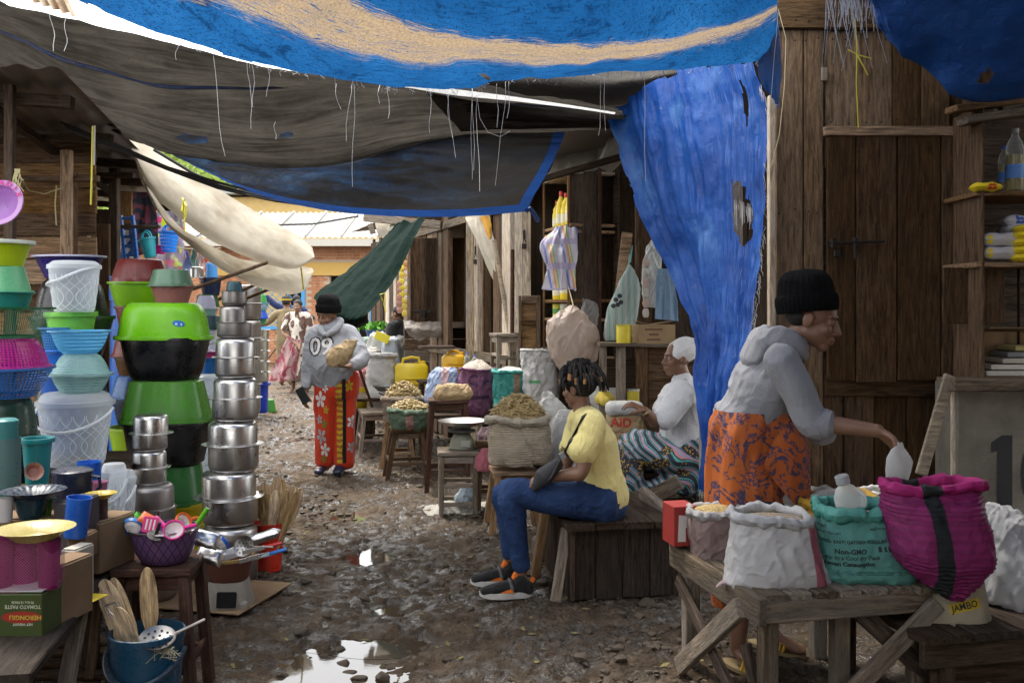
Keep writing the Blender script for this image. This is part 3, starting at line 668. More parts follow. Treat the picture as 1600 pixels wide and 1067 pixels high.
 rg=MB()
 for k in range(70):
  p=P(random.uniform(1290,1365),random.uniform(-12,8),4.4);L=random.uniform(.03,.17) if k < 60 else random.uniform(.2,.35);a=random.uniform(-.25,.25);rg.tube([p,p+V(a*L*.4,0,-L*.5),p+V(a*L,0,-L)],random.choice((.0012,.002)),3,False)
 obj('frayed_rag',rg,flat((.45,.48,.55),.8,name='frayed_fibre'),label='frayed whitish tarpaulin fibres dangling above the shop wall',cat='rag',kind='stuff')
 # --- cream canvas awnings
 d=Nd('cream_canvas');ov=d.co('Object',rnd=False);s=d.noise(ov,3,5);f=d.noise(ov,260,2);c=d.mix(d.ramp(s,[(.4,0),(.72,.75)]),(.50,.455,.37),(.24,.19,.125))
 nb=d.bump(d.math('ADD',d.math('MULTIPLY',d.noise(ov,9,4),1.0),d.math('MULTIPLY',f,.1)),.3,.02);cm=d.done(d.mixs(.3,d.bsdf(c,.8,nrm=nb,spec=.2),d.n('ShaderNodeBsdfTranslucent',{'Color':c})))
 def pouch(rows_,label,seed,**kw):
  return sheet('canvas_awning',rows_,120,70,cm,wr=.012,ws=(3,6,6),fold=.02,fdir=4,seed=seed,label=label,cat='awning',**kw)
 # upper awning: rolled along its near edge, gathered to a point at its right end
 up,g=pouch([[(200,195,7.80),(240,232,7.95),(297,268,8.20),(355,304,8.45),(414,340,8.70),(470,372,8.90),(487,388,8.95)],
           [(200,212,7.50),(240,262,7.65),(295,302,7.90),(352,340,8.20),(412,366,8.50),(470,388,8.75),(491,397,8.85)],
           [(203,226,7.40),(238,287,7.55),(290,330,7.80),(350,369,8.10),(412,398,8.40),(464,412,8.65),(491,402,8.80)],
           [(206,236,7.50),(235,300,7.65),(285,345,7.90),(345,382,8.20),(400,406,8.50),(455,418,8.70),(490,406,8.85)],
           [(215,225,7.80),(242,275,7.95),(290,325,8.20),(345,365,8.45),(400,392,8.70),(455,405,8.85),(489,404,8.90)]],
          'cream canvas awning rolled and tied to a point over the lane',3)
 lo,g=pouch([[(206,240,7.80),(250,330,8.00),(310,372,8.30),(370,402,8.60),(430,412,8.90),(470,416,9.10),(488,418,9.15)],
           [(212,255,7.70),(255,338,7.90),(312,385,8.15),(370,425,8.45),(430,438,8.75),(470,438,9.00),(490,424,9.10)],
           [(222,285,7.80),(262,350,7.95),(315,400,8.25),(374,436,8.55),(440,459,8.85),(474,455,9.00),(489,428,9.10)],
           [(224,282,8.00),(268,340,8.20),(320,392,8.50),(376,430,8.75),(440,455,9.00),(474,450,9.10),(487,430,9.20)]],
          'lower cream canvas sling sagging beneath the rolled awning',9)
 yl=flat((.62,.55,.05),.5,name='yellow_cord')
 obj('tie',MB().tube([P(285,310,7.7),P(291,322,7.6),P(290,340,7.6),P(284,330,7.6),P(287,312,7.65),P(288,362,7.65)],.008,5),yl,up)
 obj('tie',MB().tube([P(470,418,8.75),P(472,432,8.8),P(474,452,8.9)],.008,5),yl,lo)
 # --- dark green tarp
 rows=[[(622,350,11),(637,344,11),(652,341,10.9),(664,340,10.8)],[(590,382,10.9),(607,376,10.7),(628,372,10.5),(648,372,10.4)],[(545,417,10.8),(570,416,10.5),(600,418,10.2),(624,425,10.1)],
   [(505,444,10.5),(535,452,10.3),(570,462,10.0),(597,467,9.9)],[(489,462,10.2),(510,480,10.0),(545,496,9.8),(572,494,9.75)],[(493,482,10.2),(512,498,10.1),(536,512,10.0),(558,510,10.0)]]
 o,g=sheet('tarpaulin',rows,90,90,tarp((.006,.015,.012),transl=.02,dirt=.12,dcol=(.02,.03,.027),rough=.8,spec=.03,name='dark_green_tarp'),wr=.02,ws=(5,5,5),fold=.06,fdir=5,seed=17,label='dark green tarpaulin slung diagonally behind the hooded woman',cat='tarpaulin')
 obj('tie',MB().tube([P(598,470,9.85),P(594,460,9.8),P(602,458,9.8),P(600,475,9.8),P(603,488,9.8)],.006,5),yl,o)
 obj('rolled_end',MB().tube([P(500,488,10.25),P(540,512,10.1),P(572,500,9.95)],[.05,.07,.04],8),flat((.012,.014,.014),.6,name='black_cloth'),o)
 # --- grey canvas behind the curtain
 sheet('canvas_awning',[[(862,205,8.2),(900,205,8.2),(940,195,8.1),(985,180,8.0)],[(866,250,8.3),(902,255,8.2),(935,245,8.1),(975,225,8.0)],[(850,285,8.4),(893,272,8.2),(925,270,8.1),(938,262,8.1)]],60,40,tarp((.34,.31,.26),transl=.25,dirt=.4,rough=.85,name='grey_canvas'),wr=.05,ws=(5,5,5),fold=.05,fdir=6,seed=27,label='crumpled grey canvas stuffed above the shelf cabinet',cat='awning')
 b=MB()
 for k in range(4):
  o_=.03*k;b.tube([P(985+k*4,205,7.7),P(960+k*3,228+k*3,7.7),P(937+k*4,262+k*2,7.75)],[.06,.075,.03],8)
 obj('rolled_canvas',b,tarp((.34,.31,.26),transl=.1,dirt=.4,rough=.85,name='grey_canvas_roll'),label='bundle of rolled grey canvas tied at the cabinet corner',cat='canvas')
make_tarps()
# ================================================================== STALL STRUCTURES
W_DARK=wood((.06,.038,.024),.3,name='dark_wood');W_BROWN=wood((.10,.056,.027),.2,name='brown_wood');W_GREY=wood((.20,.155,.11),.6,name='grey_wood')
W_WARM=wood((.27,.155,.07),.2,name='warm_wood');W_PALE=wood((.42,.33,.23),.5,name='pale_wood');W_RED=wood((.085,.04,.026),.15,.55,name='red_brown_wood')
W_BLACK=wood((.045,.033,.024),.4,name='blackened_wood');W_SHOP=wood((.165,.097,.045),.2,name='shop_wood')
IRON=flat((.035,.03,.028),.55,metal=.6,name='iron');CORD=flat((.55,.47,.3),.9,name='cord');ROPE_Y=flat((.6,.52,.05),.5,name='yellow_cord')
def vplank(px0,px1,y0,y1,Y,mat,par,t=.025,gap=.004,name='plank',dz=0):
 x0=XY(px0,Y);x1=XY(px1,Y);z0=CH-(y1-HY)*Y/F;z1=CH-(y0-HY)*Y/F
 return plank(name,V((x0+x1)/2,Y+dz,z0),V((x0+x1)/2,Y+dz,z1),x1-x0-gap,t,mat,par,up=(0,-1,0),rag=.0012)
def hplank(px0,px1,y0,y1,Y,mat,par,t=.025,name='plank',dz=0):
 x0=XY(px0,Y);x1=XY(px1,Y);z0=CH-(y1-HY)*Y/F;z1=CH-(y0-HY)*Y/F
 return plank(name,V(x0,Y+dz,(z0+z1)/2),V(x1,Y+dz,(z0+z1)/2),z1-z0,t,mat,par,up=(0,-1,0),rag=.0012)
def make_shopfront():
 Y=5.0
 t=thing('shop_wall','brown plank shop wall with barred half door behind the grain seller','wall',(XY(1340,Y),Y,0))
 vplank(1200,1211,150,945,4.95,W_PALE,t,.05,name='post')
 for a,b in ((1211,1254),(1255,1286)):vplank(a,b,48,945,Y,W_SHOP,t)
 xs=[1289,1338,1393,1437,1483]
 for a,b in zip(xs[:-1],xs[1:]):vplank(a,b,50,262,Y+.01,W_SHOP,t)
 hplank(1205,1500,-4,46,Y-.02,W_SHOP,t,.05,name='lintel')
 hplank(1205,1700,-120,-8,Y-.01,W_BROWN,t,.03)
 vplank(1286,1316,560,945,Y+.005,W_BROWN,t);hplank(1288,1480,585,618,Y-.002,W_BROWN,t,.05,name='rail')
 hplank(1207,1720,-6,945,Y+.07,W_BLACK,t,.02,name='backing')  # added behind the planks to stop light showing through their gaps
 xs=[1317,1365,1415,1468]
 for a,b in zip(xs[:-1],xs[1:]):vplank(a,b,600,945,Y+.018,W_BROWN,t)
 vplank(1470,1503,590,945,Y-.005,W_DARK,t,.06,name='post');vplank(1508,1520,150,600,4.93,W_BROWN,t,.08,name='post')
 vplank(1483,1700,-5,200,Y+.03,W_BROWN,t)
 nl=MB()
 for px in (1220,1245,1262,1280,1300,1325,1352,1380,1405,1428,1450,1474):
  for py in (62,190 if px > 1288 else 330,30):
   nl.ball(P(px+random.uniform(-4,4),py+random.uniform(-4,4),Y-(.048 if py == 30 else .014)),(.005,.003,.005),None,6,4)
 obj('nail_heads',nl,IRON,t,M=WM(t).inverted(),kind='stuff')
 dr=obj('door',MB().box((0,.014,0),(.01,.01,.01)),W_BROWN,t)
 M0=WM(dr)
 xs=[1291,1336,1401,1469,1507]
 for k,(a,b) in enumerate(zip(xs[:-1],xs[1:])):vplank(a,b,212,594+3*(k % 2),4.93,W_BROWN,dr,.024,gap=.006)
 hplank(1287,1509,198,213,4.925,W_WARM,dr,.034,name='rail')
 nl=MB()
 for px in (1300,1325,1345,1390,1412,1456,1480,1498):
  for py in (232,300,470,575):nl.ball(P(px+random.uniform(-3,3),py+random.uniform(-5,5),4.917),(.005,.003,.005),None,6,4)
 obj('nail_heads',nl,IRON,dr,M=WM(dr).inverted(),kind='stuff')
 bo=MB().tube([P(1296,380,4.89),P(1382,377,4.89)],.007,8).box(P(1301,380,4.9),(.03,.03,.045)).box(P(1337,380,4.9),(.028,.03,.055)).tube([P(1335,380,4.885),P(1336,405,4.885)],.008,6).box(P(1308,396,4.9),(.035,.02,.04),None,.008).tube([P(1300,372,4.885),P(1301,388,4.88)],.006,6)
 bl=obj('bolt',bo,IRON,dr,M=WM(dr).inverted())
 for (x,y) in ((1514,235),(1512,545)):obj('hinge',MB().box(P(x,y,4.885),(.022,.012,.13)).box(P(x-4,y,4.883),(.012,.016,.10)),IRON,dr,M=WM(dr).inverted())
 obj('hinge',MB().box(P(1288,116,4.98),(.03,.012,.07)),flat((.3,.25,.2),.5,metal=.5,name='old_hinge'),t,M=WM(t).inverted())
 # cord dangling above the door
 cd_=MB().tube([P(1336,30,4.9),P(1339,75,4.9),P(1338,130,4.9),P(1341,200,4.9)],.0028,5).tube([P(1325,78,4.9),P(1340,86,4.89),P(1362,92,4.9)],.004,5).tube([P(1338,84,4.89),P(1350,105,4.88),P(1356,118,4.89)],.0035,5)
 obj('knotted_cord',cd_,ROPE_Y,label='yellow cord knotted and dangling above the barred half door',cat='cord')
 obj('dangling_thread',MB().tube([P(1216,15,4.85),P(1228,60,4.85),P(1226,130,4.85),P(1218,210,4.85),P(1205,260,4.85)],.0018,4),CORD,label='pale thread trailing down the plank shop wall',cat='thread')
 # pale leaning board
 obj('leaning_board',MB().beam(P(1439,742,4.45),P(1484,586,4.55),.055,.02,(0,-1,0)),W_PALE,label='pale narrow board leaning against the concrete counter',cat='board')
 # concrete counter with 10
 d=Nd('rough_concrete');v=d.co('Object',rnd=False);s=d.noise(v,4,6,.65);f=d.noise(v,90,4,.7)
 conc=d.done(d.bsdf(d.ramp(s,[(.3,(.13,.115,.095)),(.7,(.26,.235,.195))]),.95,nrm=d.bump(f,.8,.01),spec=.2))
 Yc=4.6;x0=XY(1494,Yc);c=thing('counter','rough concrete counter stencilled with a black number, under a plank ledge','counter',(x0+.5,Yc,0))
 body=obj('body',MB().box((.05,.12,.57),(1.1,.24,1.14),None,.012),conc,c)
 for k,(pts,px) in enumerate((([(-.022,-.185),(.05,-.185),(.05,.185),(.0,.185),(-.052,.15),(-.052,.10),(-.022,.112)],1565),([(-.09,-.14),(-.05,-.185),(.05,-.185),(.09,-.14),(.03,-.12),(-.02,-.12),(-.02,.12),(.03,.12),(.09,.14),(.05,.185),(-.05,.185),(-.09,.14)],1624))):
  me=bpy.data.meshes.new('digit');n=24
  if k:me.from_pydata([((.09-.055*(i >= n))*math.cos(i*2*math.pi/n),(.185-.06*(i >= n))*math.sin(i*2*math.pi/n),0) for i in range(2*n)],[],[(i,(i+1) % n,n+(i+1) % n,n+i) for i in range(n)])
  else:me.from_pydata([(x,y,0) for x,y in pts],[],[tuple(range(len(pts)))])
  decal('digit',me,flat((.035,.035,.037),.9,name='black_stencil',sc=60,bmp=.5),body,V(XY(px,Yc),Yc-.05,CH-(740-HY)*Yc/F),(1,0,0),(0,0,1),.003,c)
 plank('ledge',P(1478,600,4.55),P(1740,600,4.55),.20,.055,W_GREY,c,rag=.003)
 plank('edge_board',P(1489,612,4.57) ,V(XY(1489,4.57),4.57,0.02),.02,.02,W_PALE,c)
 # shelf unit with goods
 s=thing('shelf_unit','dark wooden shop shelf holding soap packets and oil bottles','shelf',(XY(1560,4.7),4.8,1.2))
 W=W_BROWN
 vplank(1511,1515,176,594,4.7,W,s,.3,name='side_panel',gap=.0)
 hplank(1510,1760,150,600,5.02,W_DARK,s,.02,name='back_panel');vplank(1740,1748,170,594,4.66,W,s,.3,name='side_panel')
 for y,t_ in ((300,9),(410,9)):
  z=CH-(y-HY)*4.6/F;plank('shelf',V(XY(1519,4.6),4.74,z-.012),V(XY(1750,4.6),4.74,z-.012),.36,.024,W_WARM,s,rag=.002)
 plank('top_board',P(1486,172,4.58),P(1750,140,4.7),.10,.03,W_WARM,s,rag=.003);plank('top_board',P(1505,190,4.6),P(1750,155,4.6),.12,.035,W_GREY,s,rag=.003);plank('top_board',P(1560,172,4.65),P(1750,125,4.6),.10,.03,W_GREY,s,rag=.003)
 plank('divider',P(1521,418,4.7),P(1521,506,4.7),.3,.015,W,s,up=(0,-1,0));vplank(1590,1593,418,590,4.8,W_DARK,s,.02)
 # open carton with papers
 c=thing('carton','open cardboard carton of books on the lowest shop shelf','carton',(XY(1575,4.62),4.62,CH-(590-HY)*4.62/F))
 cm=card((.27,.17,.09));z0=0
 obj('side',MB().box((-.13,.1,.11),(.008,.24,.22)),cm,c);obj('back',MB().box((.1,.225,.11),(.46,.008,.21)),cm,c);obj('flap',MB().box((.1,-.02,.232),(.44,.12,.006),Matrix.Rotation(-.15,4,'X')),cm,c);obj('floor',MB().box((.1,.1,.004),(.46,.24,.006)),cm,c)
 for k in range(5):
  wdt=(.34,.33,.26,.25,.22)[k];colr=((.5,.47,.42),(.55,.5,.45),(.45,.4,.34),(.2,.2,.2),(.36,.3,.12))[k];zz=.013+k*.03
  obj('book',MB().box((.06+.02*k,.08,0),(wdt,.18,.024),None,.003),flat(colr,.8,name='book_paper'),loc=V(XY(1575,4.62),4.62,CH-(590-HY)*4.62/F+zz+.008),label=('thick white book at the bottom of the carton pile','white book lying second in the carton pile','cream booklet lying in the middle of the carton pile','dark booklet second from the top of the carton pile','yellow covered booklet topping the carton pile')[k],cat='book')
 # packets
 yp=flat((.75,.58,.03),.35,name='yellow_packet');wp=flat((.6,.58,.62),.35,name='white_wrapper');red=flat((.5,.03,.02),.4,name='red_print');brn=flat((.16,.07,.03),.5,name='brown_print');blue=flat((.05,.12,.45),.4,name='blue_print')
 def pillow(c,sx,sy,sz,seed=0):
  n,m=16,8;b=MB();
  for sg in (1,-1):
   g=[]
   for j in range(m+1):
    r_=[]
    for i in range(n+1):
     u,v_=i/n*2-1,j/m*2-1;h=((1-u ** 4)*(1-v_ ** 4)) ** .6
     h *= 1+.25*float(vn3(np.array([u*3+seed,v_*2.5,seed+.3])))
     r_.append((c[0]+u*sx/2,c[1]+v_*sy/2,c[2]+sg*h*sz/2))
    g.append(r_ if sg > 0 else r_[::-1])
   b.grid(g)
  return b
 globals()['pillow']=pillow
 def pk(px,py,Y,sx,sz,mat,label,cat,band=None,group=None):
  p=P(px,py,Y);o=obj('soap_packet' if 'soap' in label or 'packet' in label else 'salt_bag',pillow((0,0,0),sx,.09,sz,px*.1).mesh('packet',180),mat,loc=p+V(0,0,sz/2-.004),label=label,cat=cat)
  if band:
   decal('wrapper_print',rect_mesh(sx*band[0],sz*.8),band[1],o,p+V(band[2]*sx,-.12,sz/2),(1,0,0),(0,0,1),.002)
  return o
 def rect_mesh(w_,h):
  me=bpy.data.meshes.new('print');me.from_pydata([(-w_/2,-h/2,0),(w_/2,-h/2,0),(w_/2,h/2,0),(-w_/2,h/2,0)],[],[(0,1,2,3)]);return me
 globals()['rect_mesh']=rect_mesh
 zs=CH-(300-HY)*4.6/F;pk(1540,299,4.58,.13,.045,yp,'yellow packet lying alone on the top shop shelf beside oil bottle','packet',(.35,red,.1))
 pk(1563,405,4.6,.20,.065,wp,'white wrapped soap packet with yellow end, lying on the shelf board','soap packet',(.2,yp,-.38));pk(1563,384,4.6,.20,.065,wp,'white wrapped soap packet with yellow end, stacked on its twin','soap packet',(.2,yp,-.38))
 for k,(px,py) in enumerate(((1600,408),(1602,396),(1602,384),(1603,373),(1606,362))):
  pk(px,py,4.56,.12,.038,yp,'small yellow soap packet, %s in its pile on the shop shelf' % ('lowest','second','third','fourth','topmost')[k],'soap packet',(.4,red if k % 2 else brn,.1))
 pk(1590,366,4.68,.15,.05,wp,'small white salt bag on the packet pile, lower one','salt bag',(.3,blue,.1));pk(1588,352,4.68,.15,.05,wp,'small white salt bag topping the packet pile','salt bag',(.3,blue,0))
 d=Nd('oil');oil=d.done(d.mixs(.55,d.n('ShaderNodeBsdfTransparent',{'Color':(.9,.75,.35)}),d.bsdf((.32,.24,.05),.1)))
 def bottle(px,py,Y,h,r,label,cap,par=None,body=None,lab=(.1,.25,.6)):
  p=P(px,py,Y);t=thing('bottle',label,'bottle',p)
  pr=[(r*.9,0),(r,.01),(r,h*.55),(r*.96,h*.6),(r,h*.64),(r*.8,h*.78),(r*.38,h*.88),(r*.36,h*.95)]
  obj('body',MB().lathe(pr,20,cap0=True),body or clearp((.75,.8,.75),.12),t);obj('contents',MB().lathe([(r*.93,.006),(r*.93,h*.58)],16,cap0=True,cap1=True),oil,t)
  obj('cap',MB().lathe([(r*.42,h*.93),(r*.42,h)],14,cap1=True),cap,t);obj('sticker',MB().lathe([(r*1.01,h*.2),(r*1.01,h*.42)],20),flat(lab,.5,name='sticker'),t);return t
 globals()['bottle']=bottle
 bottle(1569,299,4.68,.22,.028,'small oil bottle with blue cap on the top shop shelf',blue);bottle(1586,299,4.62,.30,.042,'large oil bottle with ribbed shoulder on the top shop shelf',flat((.3,.3,.3),.4,name='grey_cap'))
make_shopfront()
def row_x(Y):return 1.37-0.345*(Y-5.0)      # front line of the right-hand stalls
def make_right_row():
 t=thing('stall_wall','weathered plank stall fronts with padlocked shutters along the lane','wall',(row_x(10.5),10.5,0))
 Y=8.95;k=0;dirv=V(-.345,1,0).normalized()
 while Y < 15.5:
  w_=random.choice((.12,.15,.2,.24));dep=0 if not (9.35 < Y < 9.8 or 10.3 < Y < 10.9) else .25
  top=2.55+random.uniform(-.06,.06);m=[W_PALE,W_GREY,W_BROWN,W_WARM,W_DARK][random.choice((0,1,1,2,2,3,4))]
  p=V(row_x(Y+w_*.47)+dep,Y+w_*.47,0)
  if 9.5 < Y < 9.8:m=W_DARK
  plank('plank',p,p+V(0,0,top),w_-.006,.028+.03*(k % 3 == 0),m,t,up=(-1,-.345,0),rag=.002);Y += w_*.946;k += 1
 for z in (2.45,1.0):plank('rail',V(row_x(9.0)-.03,9.0,z),V(row_x(15)-.03,15,z),.09,.04,W_GREY,t,up=(-1,-.345,0),rag=.003)
 # big shutter with bolt, standing out from the row
 s=thing('shutter','brown two plank shutter with a bolt, hooked open at the far stall','shutter',P(660,500,11.6))
 for a,b,m in ((641,664,W_BROWN),(664,697,W_DARK),(697,726,W_BROWN)):vplank(a,b,372,503,11.6-(a-641)*.004,m,s,.03)
 vplank(636,641,370,506,11.57,W_WARM,s,.03,name='edge_board');obj('bolt',MB().box(P(660,487,11.5),(.22,.03,.035)).box(P(661,490,11.48),(.06,.03,.1)),IRON,s,M=WM(s).inverted())
 obj('sheet',sheet('plastic',[[(630,500,11.5),(650,502,11.4),(670,502,11.4),(694,503,11.4)],[(633,515,11.35),(652,514,11.3),(674,516,11.3),(692,514,11.35)],[(638,524,11.4),(655,533,11.35),(672,526,11.35),(694,530,11.4)]],30,20,tarp((.32,.28,.25),transl=.2,dirt=.3,name='grey_plastic'),wr=.06,seed=4)[0].data.copy(),None,label='crumpled grey plastic sheet bunched under the far shutter',cat='plastic sheet')
 bpy.data.objects.remove(bpy.data.objects['plastic'])
 t2=thing('stall_base','dark plank base of the far stall below the shutter','stall',P(680,600,11.9))
 for k in range(6):hplank(632,728,512+k*18,529+k*18,11.9,[W_DARK,W_BROWN,W_GREY][k % 3],t2)
 # pale doors with padlocks
 for (px,y0,y1,Y,lab) in ((741,338,560,10.0,'pale narrow plank door with padlock beside the far shutter'),(817,330,520,8.8,'pale narrow plank door with padlock beside the shelf cabinet')):
  dd=thing('plank_door',lab,'door',P(px,y1,Y))
  for j in range(2):vplank(px-13+j*13,px+j*13,y0,y1,Y-.02*j,W_PALE,dd,.03)
  obj('padlock',MB().box(P(px+2,(y0+y1)/2-40,Y-.06),(.045,.02,.05),None,.006).tube([P(px,(y0+y1)/2-46,Y-.06),P(px+2,(y0+y1)/2-52,Y-.06),P(px+5,(y0+y1)/2-46,Y-.06)],.006,6).box(P(px+2,(y0+y1)/2-58,Y-.04),(.02,.02,.09)),IRON,dd,M=WM(dd).inverted())
 # cloth strips hanging
 cs=cloth((.50,.45,.36),name='dirty_white_cloth');sheet('cloth_strip',[[(728,340,9.6),(745,336,9.5),(765,335,9.5)],[(741,370,9.5),(750,372,9.45),(772,372,9.4)],[(770,440,9.5),(782,436,9.4),(795,432,9.4)],[(786,480,9.5),(792,478,9.5),(798,470,9.5)]],24,50,cs,wr=.02,fold=.04,fdir=5,label='dirty white cloth strip pinned across the pale stall doors',cat='cloth')
 sheet('cloth_strip',[[(748,340,9.45),(755,338,9.4),(764,337,9.4)],[(756,356,9.42),(762,356,9.38),(768,352,9.38)],[(764,374,9.42),(766,372,9.4),(768,368,9.4)]],12,20,cloth((.62,.33,.06),name='orange_cloth'),wr=.02,label='short orange cloth rag pinned over the white strip',cat='cloth')
 obj('leaning_pole',MB().tube([P(772,375,9.1),P(798,530,9.0)],.022,8),W_PALE,label='thin pale pole leaning across the stall doors',cat='pole');obj('leaning_pole',MB().tube([P(801,390,8.9),P(800,525,8.85)],.018,8),W_RED,label='thin dark stick standing beside the pale leaning pole',cat='pole')
 # small panelled cabinet door
 c=thing('panel_door','small brown panelled cabinet door propped beside the shelf cabinet','door',P(826,565,8.5))
 for a in ((810,815),(838,845)):vplank(*a,462,565,8.5,W_BROWN,c,.035,name='stile')
 for b in ((462,474),(500,508),(555,565)):hplank(815,838,*b,8.502,W_BROWN,c,.034,name='rail')
 hplank(815,838,470,560,8.52,W_WARM,c,.012,name='panel')
 # shelf cabinet
 Yc=7.9;c=thing('shelf_cabinet','tall dark wooden shelf cabinet stocked with yellow bottles, open to the lane','cabinet',(XY(930,Yc),Yc,.7))
 vplank(889,934,268,620,Yc,W_DARK,c,.03,name='side_panel');vplank(934,940,262,620,Yc-.02,W_RED,c,.05,name='post');vplank(940,992,268,620,Yc+.15,W_DARK,c,.03,name='side_panel');vplank(886,891,266,620,Yc-.012,W_WARM,c,.04,name='post')
 vplank(848,852,282,560,8.55,W_WARM,c,.04,name='post')
 xa,ya,xb,yb=XY(888,Yc),Yc,XY(849,8.55),8.55
 for y in (270,352,362,470,500,560):
  z=CH-(y-HY)*Yc/F;plank('shelf',V((xa+.2),ya+.01,z),V(xb+.2,yb,z),.40,.025,W_WARM if y != 270 else W_PALE,c,rag=.002)
 plank('back_panel',V(xa+.42,ya+.05,1.7),V(xb+.42,yb,1.7),2.0,.02,W_DARK,c,up=(1,.2,0))
 vplank(992,998,250,620,7.6,W_BROWN,c,.05,name='post');
 y1=flat((.8,.6,.03),.3,name='yellow_bottle');capr=flat((.55,.03,.02),.4,name='red_cap')
 def jug(p,h,r,label,mat=y1,cap=capr):
  t=thing('detergent_bottle',label,'bottle',p);obj('body',MB().lathe([(r*.95,0),(r,.01),(r,h*.5),(r*.8,h*.62),(r*.9,h*.68),(r*.35,h*.84),(r*.33,h*.88)],16,sx=1,sy=.7,cap0=True),mat,t)
  obj('cap',MB().lathe([(r*.42,h*.87),(r*.4,h)],12,cap1=True),cap,t);obj('sticker',MB().lathe([(r*1.015,h*.12),(r*1.015,h*.38)],16,sy=.71),flat((.75,.7,.5),.5,name='bottle_label'),t)
 zsh=CH-(352-HY)*Yc/F+.013
 for k,(f_,h,r) in enumerate(((.12,.30,.05),(.32,.33,.055),(.52,.29,.05),(.72,.32,.05),(.9,.25,.04))):
  jug(V(xa+(xb-xa)*f_+.1,ya+(yb-ya)*f_,zsh),h,r,'yellow detergent bottle, %s along the upper cabinet shelf from its dark side panel' % ('first','second','third','fourth','fifth')[k])
 zsh=CH-(470-HY)*Yc/F+.013
 for k,f_ in enumerate((.2,.5,.8)):jug(V(xa+(xb-xa)*f_+.1,ya+(yb-ya)*f_,zsh+(.42 if k == 1 else 0)*0),(.5,.44,.3)[k],.06,'tall yellow bottle on the cabinet shelf behind striped bag, %s inward from the post' % ('first','second','third')[k])
 zsh=CH-(500-HY)*Yc/F+.013
 for k,f_ in enumerate((.15,.45,.75)):
  p=V(xa+(xb-xa)*f_+.08,ya+(yb-ya)*f_,zsh);t3=thing('tin_can','yellow green tin can, %s on the lower cabinet shelf' % ('outermost','middle','innermost')[k],'can',p);obj('body',MB().lathe([(.05,0),(.052,.004),(.05,.01),(.05,.11),(.052,.116),(.05,.12)],16,cap0=True,cap1=True),flat((.65,.6,.1) if k != 1 else (.6,.6,.5),.35,name='can_print'),t3);obj('band',MB().lathe([(.0507,.035),(.0507,.08)],16),flat((.1,.3,.08),.4,name='can_band'),t3)
 # interior wall of the seated seller's stall
 t=thing('stall_wall','dark brown plank back wall inside the seated seller stall','wall',(XY(1060,7.9),7.9,0))
 x=985
 while x < 1290:
  w_=random.choice((28,34,40));vplank(x,x+w_,150,760,8.1,[W_DARK,W_BROWN,W_DARK][x % 3],t);x += w_
 vplank(938,994,255,560,8.06,W_RED,t,.03);vplank(1092,1160,150,760,6.3,W_PALE,t,.03)
 plank('beam',P(740,310,7.7),P(990,240,7.5),.05,.05,W_DARK,t)
 obj('leaning_board',MB().beam(P(968,468,7.5),P(980,364,7.7),.085,.025,(0,-1,0)),W_WARM,label='brown board leaning beside the green striped hanging bag',cat='board')
 # roofs of the right-hand stalls
 tin=flat((.2,.17,.14),.5,metal=.4,name='rusty_tin',bmp=.3,sc=8)
 r_=thing('tin_roof','rusty tin roof over the grain and sundries stalls','roof',(2,9,2.8))
 obj('sheet_metal',MB().add([(row_x(4.9)-.02,5.06,3.15),(5.5,5.06,3.4),(4.0,16,3.4),(row_x(16)-.25,16,2.75),(row_x(8.5)-.2,8.5,2.75)],[(0,1,2,3,4)]),tin,r_,M=WM(r_).inverted())
 obj('sheet_metal',MB().add([(1.45,-2,3.3),(5.5,-2,3.5),(5.5,5.0,3.5),(1.45,5.0,3.3)],[(0,1,2,3)]),tin,r_,M=WM(r_).inverted())
 rt=thing('rafter','bent grey beam end poking out from the far stall eave','beam',P(585,345,11));plank('timber',P(570,340,11.2),P(690,352,11),.09,.09,W_GREY,rt);obj('timber',MB().beam(P(578,350,11.1),P(583,365,11.1),.06,.06),W_GREY,rt,M=WM(rt).inverted())
 sheet('cloth_strip',[[(585,345,11.3),(605,340,11.3),(622,340,11.2)],[(588,358,11.2),(605,356,11.2),(618,354,11.1)],[(592,372,11.2),(600,370,11.2),(606,364,11.2)]],14,14,cs,wr=.03,label='pale cloth rag bunched under the bent grey eave beam',cat='cloth')
make_right_row()
def make_enclosure():
 t=thing('stall_wall','dark board wall added behind the padlocked stalls to stop light leaking through','wall',(1.2,11,0))  # added so that light does not leak between the stall fronts
 for k in range(18):
  Y=8.6+k*.5;p=V(row_x(Y)+1.3,Y,0);plank('board',p,p+V(0,0,3.0),.52,.02,[W_DARK,W_BROWN][k % 2],t,up=(-1,-.345,0))
 t=thing('stall_wall','plank shop fronts continuing beyond the concrete counter','wall',(2.9,0,0))  # unseen boards, added to reduce light from behind the camera
 for k in range(18):plank('board',V(2.95,-6+k*.58,0),V(2.95,-6+k*.58,3.3),.57,.025,[W_SHOP,W_BROWN,W_SHOP][k % 3],t,up=(-1,0,0))
 t=thing('stall_wall','plank shop fronts continuing beyond the plastic ware table','wall',(-3.4,0,0))  # also out of view, added against light from the rear
 for k in range(16):plank('board',V(-3.4,-6+k*.58,0),V(-3.4,-6+k*.58,2.9),.57,.025,[W_BROWN,W_DARK,W_BROWN][k % 3],t,up=(1,0,0))
make_enclosure()
